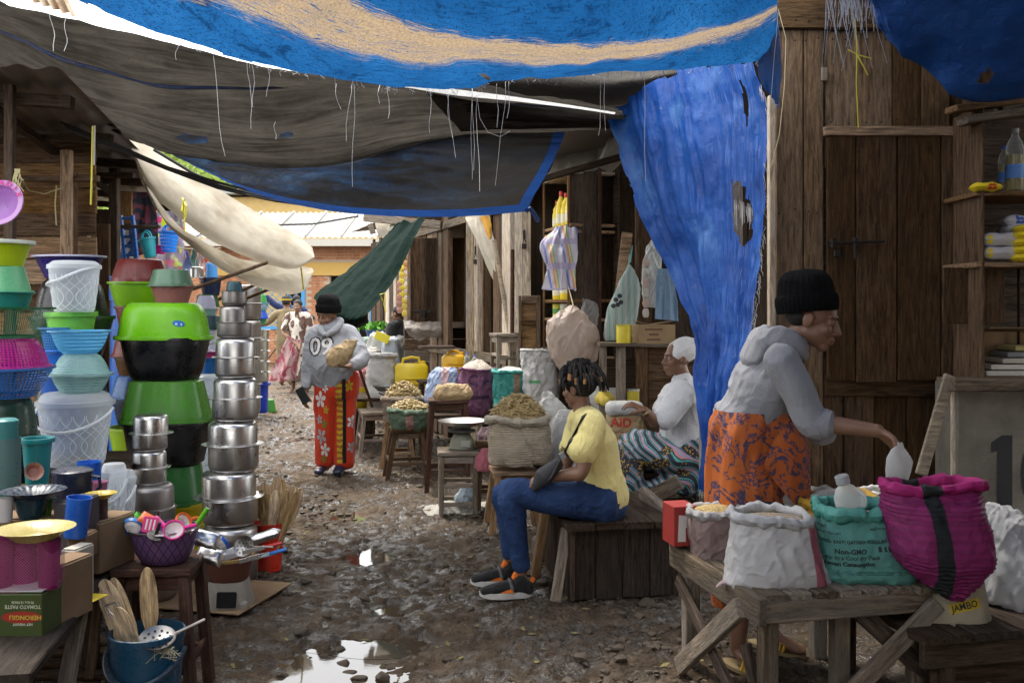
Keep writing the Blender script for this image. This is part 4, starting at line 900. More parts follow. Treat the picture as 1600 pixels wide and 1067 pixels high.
def make_left_stall():
 tin=flat((.16,.14,.12),.45,metal=.4,name='old_tin',bmp=.3,sc=8)
 r_=thing('tin_roof','low dark tin roof over the plastic ware stall','roof',(-4,7,2.7))
 g=[]
 for j,Y in enumerate((5.0,6.5,8.0,10.0,12.5)):
  row=[]
  for i in range(161):
   f_=i/160;x0=-2.35-.23*(Y-5);row.append((x0-f_*4.5,Y,2.74+.30*f_+.012*math.sin(i*1.0)+.03*(Y-5)*0))
  g.append(row)
 obj('sheet_metal',MB().grid(g).mesh('sheet_metal',60),tin,r_,M=WM(r_).inverted())
 for k in range(6):
  Y=5.5+k*1.2;x0=-2.4-.23*(Y-5);plank('rafter',V(x0,Y,2.67),V(x0-4.3,Y,2.95),.06,.07,W_DARK,r_)
 for f_ in (.15,.5,.85):
  plank('purlin',V(-2.3-f_*4.2-.05,5.4,2.62+.30*f_),V(-4.0-f_*4.2,12,2.62+.30*f_),.06,.05,W_DARK,r_)
 t=thing('stall_wall','brown horizontal plank back wall of the plastic ware stall','wall',(-4.2,7.2,0))
 Y=7.2;z=.05;k=0
 while z < 2.85:
  h=random.choice((.17,.19,.21));plank('plank',V(-7.6,Y+.01*(k % 2),z+h/2),V(XY(150,Y),Y+.01*(k % 2),z+h/2),h-.006,.022,[W_WARM,W_BROWN,W_WARM][k % 3],t,up=(0,-1,0),rag=.003);z += h;k += 1
 for (a,b,yt,yb,Yp,m) in ((97,112,235,640,7.0,W_WARM),(120,140,240,640,7.3,W_WARM),(112,119,270,640,7.12,W_BROWN)):vplank(a,b,yt,yb+250,Yp,m,t,.07,name='post')
 hplank(22,155,275,284,7.05,W_BROWN,t,.04,name='rail');vplank(150,172,350,800,7.6,W_BROWN,t,.04,name='door_edge')
 p=thing('post','slim dark post with twine knotted round it at the stall corner','post',V(XY(16,5.4),5.4,0));plank('timber',V(XY(16,5.4),5.4,0),V(XY(16,5.4),5.4,2.75),.05,.05,W_DARK,p)
 tw=MB()
 for k in range(14):
  q=P(26+random.uniform(-5,6),264,5.3);L=random.uniform(.06,.17);tw.tube([q,q+V(random.uniform(-.02,.02),0,-L*.5),q+V(random.uniform(-.03,.03),0,-L)],.002,3)
 tw.tube([P(24,266,5.35),P(45,298,5.8),P(70,303,6.4),P(90,296,6.8),P(98,294,6.95)],.004,5);tw.tube([P(88,290,6.9),P(86,320,6.9),P(88,352,6.9)],.005,4)
 obj('twine',tw,flat((.42,.38,.2),.9,name='twine'),label='straw coloured twine strung from the slim dark post',cat='twine')
 obj('knotted_cord',MB().tube([P(145,197,5.6),P(144,250,5.6),P(143,290,5.6),P(142,320,5.6)],.006,6),ROPE_Y,label='yellow strap dangling from the tin roof edge',cat='cord');obj('knotted_cord',MB().tube([P(148,197,5.62),P(147,258,5.62)],.006,6),flat((.7,.7,.66),.7,name='white_cord'),label='short white strap dangling beside the yellow strap',cat='cord')
 # inner dark back wall further down the lane
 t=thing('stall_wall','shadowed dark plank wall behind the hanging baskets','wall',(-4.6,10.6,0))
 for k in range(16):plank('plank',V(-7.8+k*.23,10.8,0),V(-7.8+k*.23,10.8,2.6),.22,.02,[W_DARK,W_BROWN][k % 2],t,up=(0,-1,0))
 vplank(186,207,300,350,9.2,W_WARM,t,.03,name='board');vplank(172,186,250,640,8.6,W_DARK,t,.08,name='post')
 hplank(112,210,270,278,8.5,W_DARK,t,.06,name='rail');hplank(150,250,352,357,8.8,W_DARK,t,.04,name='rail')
 # power cables
 cb=MB();
 for off in (0,5,9):cb.tube([P(95+off,192+off,6.3),P(180,226+off*.6,6.4),P(262,262+off*.3,6.6),P(340,285+off,7.0),P(420,306+off*.7,7.4),P(470,319,7.7)],.010,6)
 obj('cable',cb,flat((.03,.028,.026),.6,name='black_cable'),label='bundle of black cables swooping below the tarpaulin',cat='cable')
 obj('cable',MB().tube([P(240,234,7.5),P(300,270,7.7),P(360,297,7.9),P(430,314,8.2),P(490,322,8.4)],.012,6),flat((.02,.02,.022),.6,name='thick_cable'),label='single thick black cable crossing above the cream awning',cat='cable')
 obj('wire',MB().tube([P(420,352,20),P(490,350,20),P(560,338,20)],.02,5),flat((.03,.03,.03),.6,name='thin_wire'),label='thin wire slung in front of the tin roof',cat='wire')
 for (a,b,lab) in (((300,452,8.2),(418,410,8.0),'long'),((330,472,9.0),(412,440,8.9),'middle'),((350,480,9.3),(420,452,9.2),'short')):
  obj('pole',MB().tube([P(*a),P(*b)],.016,8),W_BROWN,label='%s slanting brown stick propping the cream awning' % lab,cat='pole')
make_left_stall()
# ================================================================== LEFT-HAND GOODS
def inv_prof(pr,h):return [(r,h-z) for r,z in pr][::-1]
def dims(pxL,pxR,yT,yB,Y):
 return V(XY((pxL+pxR)/2,Y),Y,CH-(yB-HY)*Y/F),(pxR-pxL)*Y/F/2,(yB-yT)*Y/F
def tub(label,pxL,pxR,yT,yB,Y,col,inv=False,ex=2.0,sy=1.0,base=.72,lip=.012,rimcol=None,mat=None,cat='basin',name='plastic_basin',ribs=0,rib=.004,rz=0.0,group=None,rimh=.08,curve=0.0,tilt=None,dz=0.0):
 """open vessel whose silhouette in the photo is pxL..pxR, yT..yB at distance Y"""
 p,rt,h=dims(pxL,pxR,yT,yB,Y);p=p+V(0,0,dz);rt -= lip;rb=rt*base;m=mat or plastic(col)
 t=thing(name,label,cat,p+V(random.uniform(-.004,.004),random.uniform(-.01,.01),0),rz+random.uniform(-.12,.12),group);t.rotation_euler.x=random.uniform(-.012,.012);t.rotation_euler.y=random.uniform(-.014,.014)
 if tilt:t.rotation_euler=(tilt[0],tilt[1],rz)
 n=7;side=[(rb+(rt-rb)*((k/n) ** (1-curve)),h*.05+(h*(1-rimh)-h*.05)*k/n) for k in range(n+1)]
 pr=[(0.001,0),(rb*.9,0)]+side+[(rt*.985,h*.985),(side[-1][0]-.006,h*(1-rimh))]+[(r-.006,z+.004) for r,z in side[::-1][1:]]+[(rb*.86,.012),(.001,.012)]
 fn=None
 if ribs:
  def fn(q,a,i):
   if 2 <= i <= 9:k=1+rib/rt*(1 if math.cos(a*ribs) > .55 else 0);return V(q.x*k,q.y*k,q.z)
   return q
 rim=[(rt-.004,h*(1-rimh)),(rt+lip*.9,h*(1-rimh)),(rt+lip,h*(1-rimh*.6)),(rt+lip*.9,h),(rt-.003,h),(rt-.005,h*(1-rimh*.4))]
 if inv:pr=inv_prof(pr,h);rim=inv_prof(rim,h);
 obj('body',MB().lathe(pr,56,1,sy,ex,fn=(None if not ribs else (lambda q,a,i:fn(q,a,len(pr)-1-i if inv else i)))),m,t)
 obj('rim',MB().lathe(rim,56,1,sy,ex),plastic(rimcol) if rimcol else m,t)
 return t
def colander(label,pxL,pxR,yT,yB,Y,col,inv=False,base=.6,nu=64,pv=.011,fill=.4,lip=.014,group=None,sy=1.0,curve=.35,rot=None,rz=0):
 p,rt,h=dims(pxL,pxR,yT,yB,Y);rt -= lip;rb=rt*base
 t=thing('colander',label,'colander',p,rz,group)
 n=10;pr=[(.001,0),(rb*.5,0),(rb,0)]+[(rb+(rt-rb)*((k/n) ** (1-curve)),h*.95*k/n+.004) for k in range(n+1)]
 L=rb;rim=[(rt-.002,h*.92),(rt+lip,h*.93),(rt+lip,h),(rt-.003,h),(rt-.004,h*.92)]
 if inv:
  pr=inv_prof(pr,h);rim=inv_prof(rim,h);mat=perf(col,nu,pv,fill,lo=.0,hi=10)
 else:mat=perf(col,nu,pv,fill,lo=0,hi=10)
 obj('body',MB().lathe(pr,64,1,sy),mat,t);obj('rim',MB().lathe(rim,64,1,sy),plastic(col),t)
 obj('base_ring',MB().lathe([(rb*1.0,h if inv else 0),(rb*.97,h-.012 if inv else .012)],48,1,sy),plastic(col),t)
 return t
def handle(pts,r,mat,t):obj('handle',MB().tube(pts,r,8),mat,t)
def clear_bucket(label,pxL,pxR,yT,yB,Y,lidh=.14,n=16,hdl='side',op=.3,col=(.86,.9,.93)):
 p,rt,h=dims(pxL,pxR,yT,yB,Y);m=clearp(col,op);rt *= .94;rb=rt*.78;hb=h*(1-lidh)
 t=thing('clear_bucket',label,'bucket',p)
 obj('body',MB().lathe([(.001,.004),(rb*.95,.004),(rb,.02),(rt,hb)],48),m,t)
 lat=MB();wm=clearp((.92,.95,.97),.5)
 for k in range(n):
  for sg in (1,-1):
   pts=[]
   for i in range(15):
    f_=i/14;z=hb*(.06+.76*f_);r=rb+(rt-rb)*(z-.02)/(hb-.02)+.001;a=2*math.pi*k/n+sg*(.5*math.sin(f_*math.pi*1.5)+.35*f_);pts.append((r*math.cos(a),r*math.sin(a),z))
   lat.tube(pts,.0022,4,False)
 obj('lattice',lat,wm,t)
 l=obj('lid',MB().lathe([(rt*1.06,hb-.014),(rt*1.06,hb+.006),(rt*.98,hb+.010),(rt*.9,h*.97),(rt*.8,h),(.001,h)],48),clearp(col,op+.1),t)
 pts=[]
 for i in range(17):
  a=math.pi*i/16
  if hdl == 'down':pts.append((rt*1.08*math.cos(a),-rt*1.12*math.sin(a),hb-.03-h*.28*math.sin(a)))
  else:pts.append((rt*1.08*math.cos(a)*.95,-rt*1.09*math.sin(a),hb-.01+(-.42*h)*(.5-.5*math.cos(a))*math.sin(min(a,2.2))))
 obj('handle',MB().tube(pts,.007,6),clearp((.9,.93,.95),.75),t);return t
ST=steel();STD=steel((.33,.31,.30),.34)
def pot(label,cx,wpx,fpx,yT,yB,Y,inv=False,mat=None,group='steel cooking pots'):
 p,r,h=dims(cx-wpx/2,cx+wpx/2,yT,yB,Y);rf=fpx*Y/F/2
 t=thing('cooking_pot',label,'cooking pot',p+V(random.uniform(-.004,.004),0,0),random.uniform(0,6),group);t.rotation_euler.x=random.uniform(-.008,.008);t.rotation_euler.y=random.uniform(-.01,.01)
 pr=[(.001,0),(r*.72,0),(r*.88,h*.035),(r*.97,h*.12),(r,h*.24),(r,h*.96),(r+(rf-r)*.3,h*.985)]
 pr2=[(r-.003,h*.97),(r-.003,h*.2),(r*.7,.008),(.001,.008)]
 rim=[(r+(rf-r)*.3-.002,h*.98),(rf,h*.985),(rf+.001,h*.995),(rf,h),(r-.003,h*.99),(r-.003,h*.97)]
 if inv:pr,pr2,rim=inv_prof(pr,h),inv_prof(pr2,h),inv_prof(rim,h)
 obj('body',MB().lathe(pr,56),mat or ST,t);obj('inside',MB().lathe(pr2,40),mat or ST,t);obj('rim',MB().lathe(rim,56),mat or ST,t);return t
LIME,GREEN,DKGREEN,BLACK,TEAL=(.16,.52,.015),(.085,.30,.03),(.012,.06,.03),(.008,.008,.009),(.015,.22,.22)
MINT,BLUE,LBLUE,NAVY,MAROON,MAGENTA,AQUA=(.20,.52,.24),(.008,.09,.50),(.10,.42,.80),(.012,.014,.10),(.17,.018,.016),(.50,.008,.26),(.36,.62,.60)
def make_left_goods():
 # ---------- display table and step
 tb=thing('display_table','low grey plank table carrying boxes, cups and plates','table',(-1.9,3.6,0))
 for k in range(5):
  xo=-1.43-k*.24;plank('plank',V(xo,2.6,.485-.002*k),V(xo-.42,4.7,.485-.002*k),.235,.03,W_BLACK,tb,rag=.003)
 for x,y in ((-1.46,2.85),(-1.62,3.7),(-1.78,4.5),(-2.3,2.9),(-2.5,4.5)):plank('leg',V(x,y,0),V(x-.01,y,.47),.055,.05,W_DARK,tb,up=(0,1,0))
 plank('brace',P(92,1130,2.95),P(128,938,3.25),.05,.03,W_GREY,tb,up=(0,-1,0));plank('brace',P(140,1060,3.5),P(158,900,3.6),.03,.03,W_BROWN,tb,up=(0,-1,0))
 for k in range(7):plank('slat',V(-2.5,3.2+k*.12,.12),V(-1.5,3.25+k*.12,.12),.06,.02,W_BROWN,tb)
 plank('rail',V(-1.5,2.8,.44),V(-1.86,4.6,.44),.03,.06,W_DARK,tb)
 st=thing('display_step','raised dark plank step behind the table, holding tall plastic stacks','step',(-2.6,5.1,0))
 for k in range(5):plank('plank',V(-3.9,4.15+k*.26,.69),V(-1.86-k*.02,4.15+k*.26,.69),.25,.03,W_DARK,st,rag=.003)
 for x in (-1.92,-2.9,-3.8):
  for y in (4.15,5.2):plank('leg',V(x,y,0),V(x,y,.675),.06,.06,W_DARK,st,up=(0,1,0))
 # ---------- stack at the left edge
 Y=4.4
 tub('dark green upturned basin at the foot of the colander stack on the step',-50,58,622,686,Y,(.008,.045,.025),True,base=.8,curve=.4)
 tub('black basin under the dark green one at the foot of the colander stack',-50,66,686,756,Y,BLACK,base=.75)
 colander('blue slotted colander under the magenta one',-95,79,573,620,Y,(.03,.16,.48),base=.7,nu=70,pv=.014,fill=.36,curve=.3)
 colander('magenta upturned colander on the blue colander',-88,76,527,575,Y,MAGENTA,True,base=.7,nu=80,pv=.012,fill=.38,curve=.4)
 colander('dark green shallow slotted colander on the magenta one',-95,79,480,528,Y,(.01,.12,.04),base=.78,nu=150,pv=.5,fill=.3,curve=.3)
 tub('teal basin holding the mint basin upside down',-42,50,456,481,Y,(.02,.27,.22),base=.85);tub('mint green upturned basin over the teal basin',-40,48,416,458,Y,(.16,.50,.25),True,base=.78)
 tub('lime yellow basin with pale rim topping the colander stack',-55,50,376,418,Y,(.55,.72,.01),rimcol=(.75,.8,.7),base=.75,lip=.02,rimh=.14)
 # lilac strainer
 t=thing('strainer','lilac plastic strainer with pink letters hanging from the post','strainer',P(2,318,4.3));lil=plastic((.52,.27,.62),glow=.3)
 Mx=Matrix.Rotation(R(-72),4,'X') @ Matrix.Rotation(R(0),4,'Z')
 rr=36*4.3/F
 b1_=obj('rim',MB().lathe([(rr*.72,.0),(rr*.78,.012),(rr,.016),(rr+.002,.012),(rr,.008),(rr*.72,-.004)],48),plastic((.6,.34,.66),glow=.3),t);b1_.matrix_basis=Matrix.Rotation(R(78),4,'X')
 b2_=obj('bowl',MB().lathe([(rr*.72,0),(rr*.62,-.03),(rr*.35,-.05),(.001,-.055)],48),perf((.42,.2,.55),40,.008,.35),t);b2_.matrix_basis=Matrix.Rotation(R(78),4,'X')
 for k,ch in enumerate('RADIX'):
  a=R(112-k*22);me=text_mesh(ch,.034,.0012);o=obj('letter',me,flat((.55,.02,.25),.5,name='pink_print'),t)
  o.matrix_basis=Matrix.Rotation(R(78),4,'X') @ Matrix.Translation((rr*.88*math.cos(a),rr*.88*math.sin(a),.0185)) @ Matrix.Rotation(a-math.pi/2,4,'Z')
 # ---------- second stack
 Y=4.85
 clear_bucket('large clear lattice bucket with lid at the foot of the pale aqua colanders',60,176,613,726,Y,.13,18,'down',.28)
 colander('pale aqua upright colander on the big clear bucket',79,174,584,616,Y,AQUA,base=.55,nu=110,pv=.016,fill=.55,curve=.45);colander('pale aqua upturned colander closing its twin',79,174,551,585,Y,AQUA,True,base=.5,nu=110,pv=.012,fill=.55,curve=.45)
 colander('light blue colander on the pale aqua pair',78,172,516,552,Y,(.12,.50,.85),base=.6,nu=130,pv=.02,fill=.6,curve=.4)
 Y=5.15;colander('deep blue perforated basket behind the light blue colander',62,140,511,548,Y,(.03,.20,.55),base=.8,nu=48,pv=.014,fill=.45,curve=.1)
 tub('lime green bucket under the clear lattice bucket',72,151,487,517,Y,(.20,.62,.08),name='plastic_bucket',cat='bucket',base=.9,rimh=.25)
 for k,(yt,yb,c) in enumerate(((546,585,(.012,.14,.60)),(585,640,(.01,.10,.45)),(640,715,(.012,.11,.42)))):tub('royal blue tub, %s beneath the deep blue basket' % ('first','second','third')[k],62,138,yt,yb,Y+.02,c,base=.8,name='plastic_tub',cat='tub')
 clear_bucket('clear lattice bucket with lid on the lime bucket',76,156,408,489,Y-.05,.1,14,'side',.34)
 Y=5.55;tub('wide navy basin with pale rim behind the clear bucket',54,163,400,436,Y,(.02,.012,.16),rimcol=(.45,.45,.62),base=.72,lip=.02)
 tub('tall black tub upside down under the wide navy basin',54,166,436,495,Y,BLACK,True,base=.72,curve=.5,name='plastic_tub',cat='tub');tub('dark olive tub under the tall black tub',52,178,494,560,Y,(.02,.045,.025),base=.72,name='plastic_tub',cat='tub');tub('grey green tub low in the stack behind the clear buckets',54,170,560,640,Y,(.03,.05,.05),True,base=.75,name='plastic_tub',cat='tub');tub('black tub at the foot of the stack behind the clear buckets',54,170,640,705,Y,BLACK,base=.75,name='plastic_tub',cat='tub')
 # ---------- third stack (maroon)
 Y=6.2
 sp=[(790,860,170,262,(.02,.2,.35),False,'teal blue tub at the foot of the maroon stack'),(725,790,172,262,(.03,.20,.03),True,'dark green tub low in the maroon stack, upside down'),(665,725,172,262,(.35,.55,.02),False,'yellow green flowered tub low in the maroon stack'),(620,665,176,260,(.015,.03,.06),False,'dark navy basin under the blue one in the maroon stack'),(585,622,173,262,(.015,.11,.33),True,'blue upturned basin in the maroon stack'),(556,588,178,252,(.10,.045,.012),False,'olive brown basin below the small red one'),(520,557,176,252,(.20,.02,.012),True,'small red upturned basin with flower sticker'),(478,522,180,250,(.16,.03,.02),False,'dark red basin between lime and red in the maroon stack'),(441,480,172,266,(.22,.52,.01),False,'lime basin with wavy rim under the maroon lid basin'),(405,442,174,265,(.19,.02,.018),True,'maroon upturned basin topping its stack')]
 for yt,yb,a,b,c,iv,lab in sp:tub(lab,a,b,yt,yb,Y,c,iv,base=.76,ribs=10 if 'maroon' in lab and iv else 0,curve=.2)
 tub('tall blue barrel tub behind the maroon stack',165,215,432,905,6.75,(.01,.12,.5),base=.95,name='plastic_barrel',cat='barrel')
 # ---------- big green and black tubs
 Y=5.7;kw=dict(ex=2.7,sy=.78,name='plastic_tub',cat='tub')
 tub('yellow tub at the foot of the big green stack',205,322,782,872,Y,(.62,.50,.01),base=.82,**kw)
 tub('dark green upturned tub over the yellow tub',196,322,722,784,Y,(.035,.20,.045),True,base=.86,ribs=14,**kw)
 tub('black tub between two green upturned tubs',192,328,656,724,Y,BLACK,base=.84,**kw)
 tub('mid green ribbed upturned tub in the big stack',190,330,592,658,Y,GREEN,True,base=.80,ribs=16,**kw)
 tub('glossy black tub under the lime tub',192,328,527,594,Y,(.006,.006,.007),base=.76,curve=.35,**kw)
 lt=tub('large lime upturned tub with blue sticker on glossy black tub',184,331,473,530,Y,(.20,.60,.005),True,base=.78,curve=.5,lip=.022,rimh=.1,**kw)
 body=lt.children[0];me=bpy.data.meshes.new('s');me.from_pydata([(.033*math.cos(a),.018*math.sin(a),0) for a in np.linspace(0,2*math.pi,20,False)],[],[tuple(range(20))])
 decal('sticker',me,flat((.02,.16,.55),.4,name='blue_sticker'),body,P(276,504,Y-.2),(1,0,-.08),(0,.2,1),.002,lt);decal('sticker_mark',rect_mesh(.012,.012),flat((.6,.75,.8),.4,name='sticker_white'),body,P(273,505,Y-.2),(1,0,0),(0,.2,1),.004,lt);decal('sticker_mark',rect_mesh(.008,.012),flat((.6,.75,.8),.4,name='sticker_white'),body,P(280,505,Y-.2),(1,0,0),(0,.2,1),.004,lt)
 tub('dusty pink basin on the large lime tub',234,302,446,474,Y-.05,(.32,.13,.11),base=.78,ex=2.3);tub('grey green upturned basin closing the dusty pink one',232,303,421,448,Y-.05,(.11,.22,.14),True,base=.8,ex=2.3)
 # ---------- behind the pots
 Y=6.7
 tub('lilac white upturned bowl behind the pots',305,341,462,484,Y,(.6,.58,.78),True,base=.7,curve=.4);tub('pale mint bowl under the lilac bowl',303,343,482,494,Y,(.35,.62,.56),base=.75)
 tub('dark teal upturned basin under the mint bowl',305,350,493,514,Y,(.02,.07,.09),True,base=.85);clear_bucket('clear lidded box under the dark teal basin',312,348,512,550,Y,.15,10,'down',.4)
 tub('pink rimmed basin under the clear box',310,350,549,560,Y,(.5,.04,.22),base=.9);tub('blue tub under the pink rimmed basin',308,350,559,584,Y,(.02,.16,.5),base=.85)
 clear_bucket('tall cloudy clear bin behind the steel pots',300,352,583,660,Y,.08,12,'down',.5);clear_bucket('lower cloudy clear bin standing on the ground behind pots',298,352,660,816,Y,.08,12,'down',.5)
 Y=8.6
 for lab,a,b,yt,yb,c,iv in (('dark navy basin behind the grey green basin',312,348,434,462,(.02,.04,.12),False),('green basin under the dark navy basin far back',304,345,460,480,(.03,.14,.03),True),('bright blue upturned basin high in the back stack',318,342,411,440,(.08,.34,.8),True),('sky blue crate tub below the far green basin',305,345,480,870,(.06,.2,.5),True)):tub(lab,a,b,yt,yb,Y if 'bright' not in lab else Y+.6,c,iv,base=.8)
 pot('silver upturned pan beside the bright blue basin',307,20,24,417,434,8.55,True);
 # ---------- pot stacks
 Y=5.3;F_=[(906,862,86,92,0,STD),(862,818,84,96,1,ST),(818,775,84,98,0,ST),(775,734,82,106,1,ST),(735,693,76,92,0,ST),(693,657,75,94,1,ST),(657,621,70,80,0,ST),(621,590,66,82,1,ST),(590,558,61,66,0,ST),(558,528,60,73,1,ST),(528,504,52,56,0,STD),(504,478,40,46,1,STD),(478,455,38,44,0,STD),(455,440,28,34,1,STD)]
 cxs=[358,358,361,359,364,364,367,367,369,369,367,364,366,366]
 nm=ORD+['thirteenth','fourteenth']
 for k,(yb,yt,w_,fl,iv,m) in enumerate(F_):
  if k == len(F_)-1:tub('small dark teal upturned bowl crowning the tallest pot stack',350,382,440,456,Y,(.01,.07,.09),True,base=.8,curve=.4);continue
  pot('%s steel pot, %s up the tallest pot stack beside the spoon bucket' % ('upturned' if iv else 'upright',nm[k+1]),cxs[k],w_,fl,yt,yb,Y,bool(iv),m)
 Y=4.95;E_=[(935,880,100,120,0,STD),(880,826,92,104,1,STD),(826,792,78,84,0,STD),(792,755,76,86,1,STD),(757,729,50,60,0,ST),(729,703,50,62,1,ST),(703,676,52,58,0,ST),(676,647,51,66,1,ST)]
 for k,(yb,yt,w_,fl,iv,m) in enumerate(E_):pot('%s steel pot, %s up the shorter pot stack behind the stool' % ('upturned' if iv else 'upright',nm[k+1]),(226,226,233,232,233,233,235,235)[k],w_,fl,yt,yb,Y,bool(iv),m)
 # far stack by the lane
 Y=13.6;tub('royal blue square tub on the ground under the far pot stack',392,422,598,645,Y,(.012,.06,.55),base=.88,lip=.03,ex=3,name='plastic_tub',cat='tub')
 tub('green upturned basin on the ground beside the royal blue tub',408,432,624,643,Y+.3,(.08,.35,.05),True)
 for k,yb in enumerate((598,582,565,549,532)):pot('upright steel pot, %s up the far stack on the royal blue tub' % nm[k+1],406,27,34,yb-17,yb,Y)
 tub('small green bowl under a blue ribbed bowl far down the lane',391,418,497,507,Y,(.06,.4,.18),base=.7);tub('blue upturned ribbed bowl on the small green bowl',389,420,485,498,Y,(.01,.09,.6),True,base=.7,ribs=16);colander('sky blue basket above the blue ribbed bowl',388,421,473,486,Y,(.08,.35,.65),base=.75,nu=40,pv=.03);tub('green upturned basin crowning the far pot stack',392,418,460,474,Y,(.06,.33,.08),True,base=.8);tub('small green cup above the far green basin',398,412,445,461,Y,(.02,.3,.15),True,base=.8)
 for k,(yb,yt) in enumerate(((648,600),(600,560),(560,528),(528,500),(500,474),(474,445))):pot('grey steel pot, %s up the half hidden stack behind the tallest' % nm[k+1],390,34,40,yt,yb,13.2 if 0 else 12.9,k % 2 == 1,STD)
 # ---------- stall hangings far left
 for lab,a,b,yt,yb,Yb,c in (('turquoise flexible basket hanging at the back',221,249,372,403,9.4,(.02,.38,.45)),('blue perforated basket hanging at the back',247,281,362,394,9.5,(.02,.25,.85))):
  t=(tub if 'turq' in lab else colander)(lab,a,b,yt,yb,Yb,c,base=.72,**({'tilt':(0,-.2,0)} if 'turq' in lab else {'nu':30,'pv':.035,'fill':.5,'curve':.1}))
  p,r,h=dims(a,b,yt,yb,Yb)
  for sg in (-1,1):obj('handle',MB().tube([(r*.8*math.cos(q)*.6+sg*r*.25,sg*.0-r*.4*sg,h+.07*math.sin(q)) for q in np.linspace(0,math.pi,9)],.008,6),plastic(c),t)
 tub('hot pink basket squeezed between the hanging baskets',230,262,384,397,9.7,(.75,.01,.22),base=.8)
 cols=[((205,244),(300,400),(.02,.03,.05),9.9,'black patterned cloth hanging behind the baskets'),((244,286),(330,450),(.45,.4,.5),10.0,'multicoloured plastic sheet hanging behind the blue basket'),((286,296),(392,436),(.28,.33,.62),9.6,'lavender blue garment pegged on the line'),((296,306),(390,432),(.22,.4,.34),9.6,'sage green garment pegged on the line'),((306,317),(388,430),(.68,.52,.48),9.6,'cream pink garment pegged on the line'),((317,330),(392,425),(.65,.12,.06),9.6,'red and white patterned garment pegged on the line'),((186,206),(360,430),(.02,.08,.3),9.3,'dark blue patterned bag hanging in the shade')]
 for (a,b),(y0,y1),c,Yb,lab in cols:
  d=Nd('printed_cloth');v=d.co('Object',rnd=False);q=d.voro(v,16,out='Color');m_=d.done(d.bsdf(d.mix(d.math('GREATER_THAN',d.sep(q)[0],.62) if ('multi' in lab or 'pattern' in lab) else 0.0,c,q if 'multi' in lab else ((.7,.66,.6) if 'red' in lab or 'blue' in lab else (.2,.05,.08))),.7))
  sheet('hanging_cloth',[[(a+1+.5*(b-a-2)*i,y0,Yb+.03*(i % 2)) for i in range(3)],[(a+.5*(b-a)*i,(y0+y1)/2,Yb+.05*(i % 2)) for i in range(3)],[(a-1+.5*(b-a+2)*i,y1-3*(i % 2),Yb) for i in range(3)]],20,26,m_,wr=.03,fold=.05,fdir=4,label=lab,cat='cloth')
 obj('washing_line',MB().tube([P(255,386,9.62),P(300,389,9.6),P(345,388,9.6)],.006,5),CORD,label='cord holding the pegged garments',cat='line')
 t=thing('crate_stack','blue lattice crate panel leaning in the shaded stall','crate',P(192,402,8.9));bp=plastic((.02,.12,.42))
 obj('frame',MB().box((0,0,.18),(.03,.04,.42),Matrix.Rotation(-.1,4,'Y')).box((.11,0,.18),(.03,.04,.42),Matrix.Rotation(-.1,4,'Y')),bp,t)
 for k in range(5):obj('slat',MB().box((.055,0,.02+k*.085),(.11,.03,.025)),bp,t)
 # ---------- goods on the table
 def boxed(name,label,x0,x1,y0,y1,Y,dep,mat,cat='box',rz=-.2,prints=()):
  p,r,h=dims(x0,x1,y0,y1,Y);t=thing(name,label,cat,p+V(0,dep/2,0),rz)
  bb=obj('carton',MB().box((0,0,h/2),(2*r,dep,h),None,.003),mat,t);obj('flap',MB().box((0,-dep*.22,h+.003),(2*r-.01,dep*.5,.003)).box((0,dep*.25,h+.0025),(2*r-.01,dep*.46,.003)),mat,t)
  return t,bb,p,r,h
 t,bb,p,r,h=boxed('product_box','green carton printed upside down with a red oval, at the table corner',-30,66,928,1000,2.92,.14,flat((.05,.075,.018),.55,name='green_carton'),rz=0.0)
 obj('lid_face',MB().box((0,0,h+.007),(2*r-.004,.136,.003)),flat((.45,.45,.45),.6,name='carton_grey'),t)
 me=bpy.data.meshes.new('o');me.from_pydata([(.062*math.cos(a),.018*math.sin(a),0) for a in np.linspace(0,2*math.pi,24,False)],[],[tuple(range(24))])
 decal('red_oval',me,flat((.33,.03,.02),.5,name='carton_red'),bb,P(18,974,2.86),(1,0,0),(0,0,1),.0012,t)
 for txt,px,py,s_,c in (('HERONGILI',24,974,.019,(.55,.42,.05)),('TOMATO PASTE',20,957,.015,(.5,.52,.4)),('70 G x 12 PACK',20,950,.010,(.5,.52,.4)),('NET WEIGHT',20,985,.010,(.5,.52,.4))):
  decal('lettering',text_mesh(txt,s_,.0004),flat(c,.5,name='carton_print'),bb,P(px,py,2.86),(-1,0,0),(0,0,-1),.0022,t)
 kraft=card((.30,.20,.12))
 boxed('cardboard_box','brown carton with red print beside the upside down green carton',62,106,884,976,3.05,.16,kraft)
 t,bb,p,r,h=boxed('cardboard_box','brown carton with faded red lettering under the mug stack',122,168,818,896,3.55,.22,card((.36,.25,.15)))
 boxed('product_box','tall dark grey carton with red edge behind yellow plate',88,121,786,884,3.42,.16,flat((.07,.065,.07),.6,name='dark_carton'));boxed('product_box','small blue and cream carton stacked behind the brown ones',98,124,860,938,3.25,.1,flat((.45,.42,.35),.6,name='cream_carton'))
 obj('paper_flyer',MB().box((-1.46,3.24,.5115),(.11,.16,.002),Matrix.Rotation(-.2,4,'Z')),flat((.62,.48,.03),.6,name='yellow_flyer'),label='yellow and red printed paper lying on the table edge',cat='paper');
 p=V(-1.63,3.12,.5)
 tz=1.0
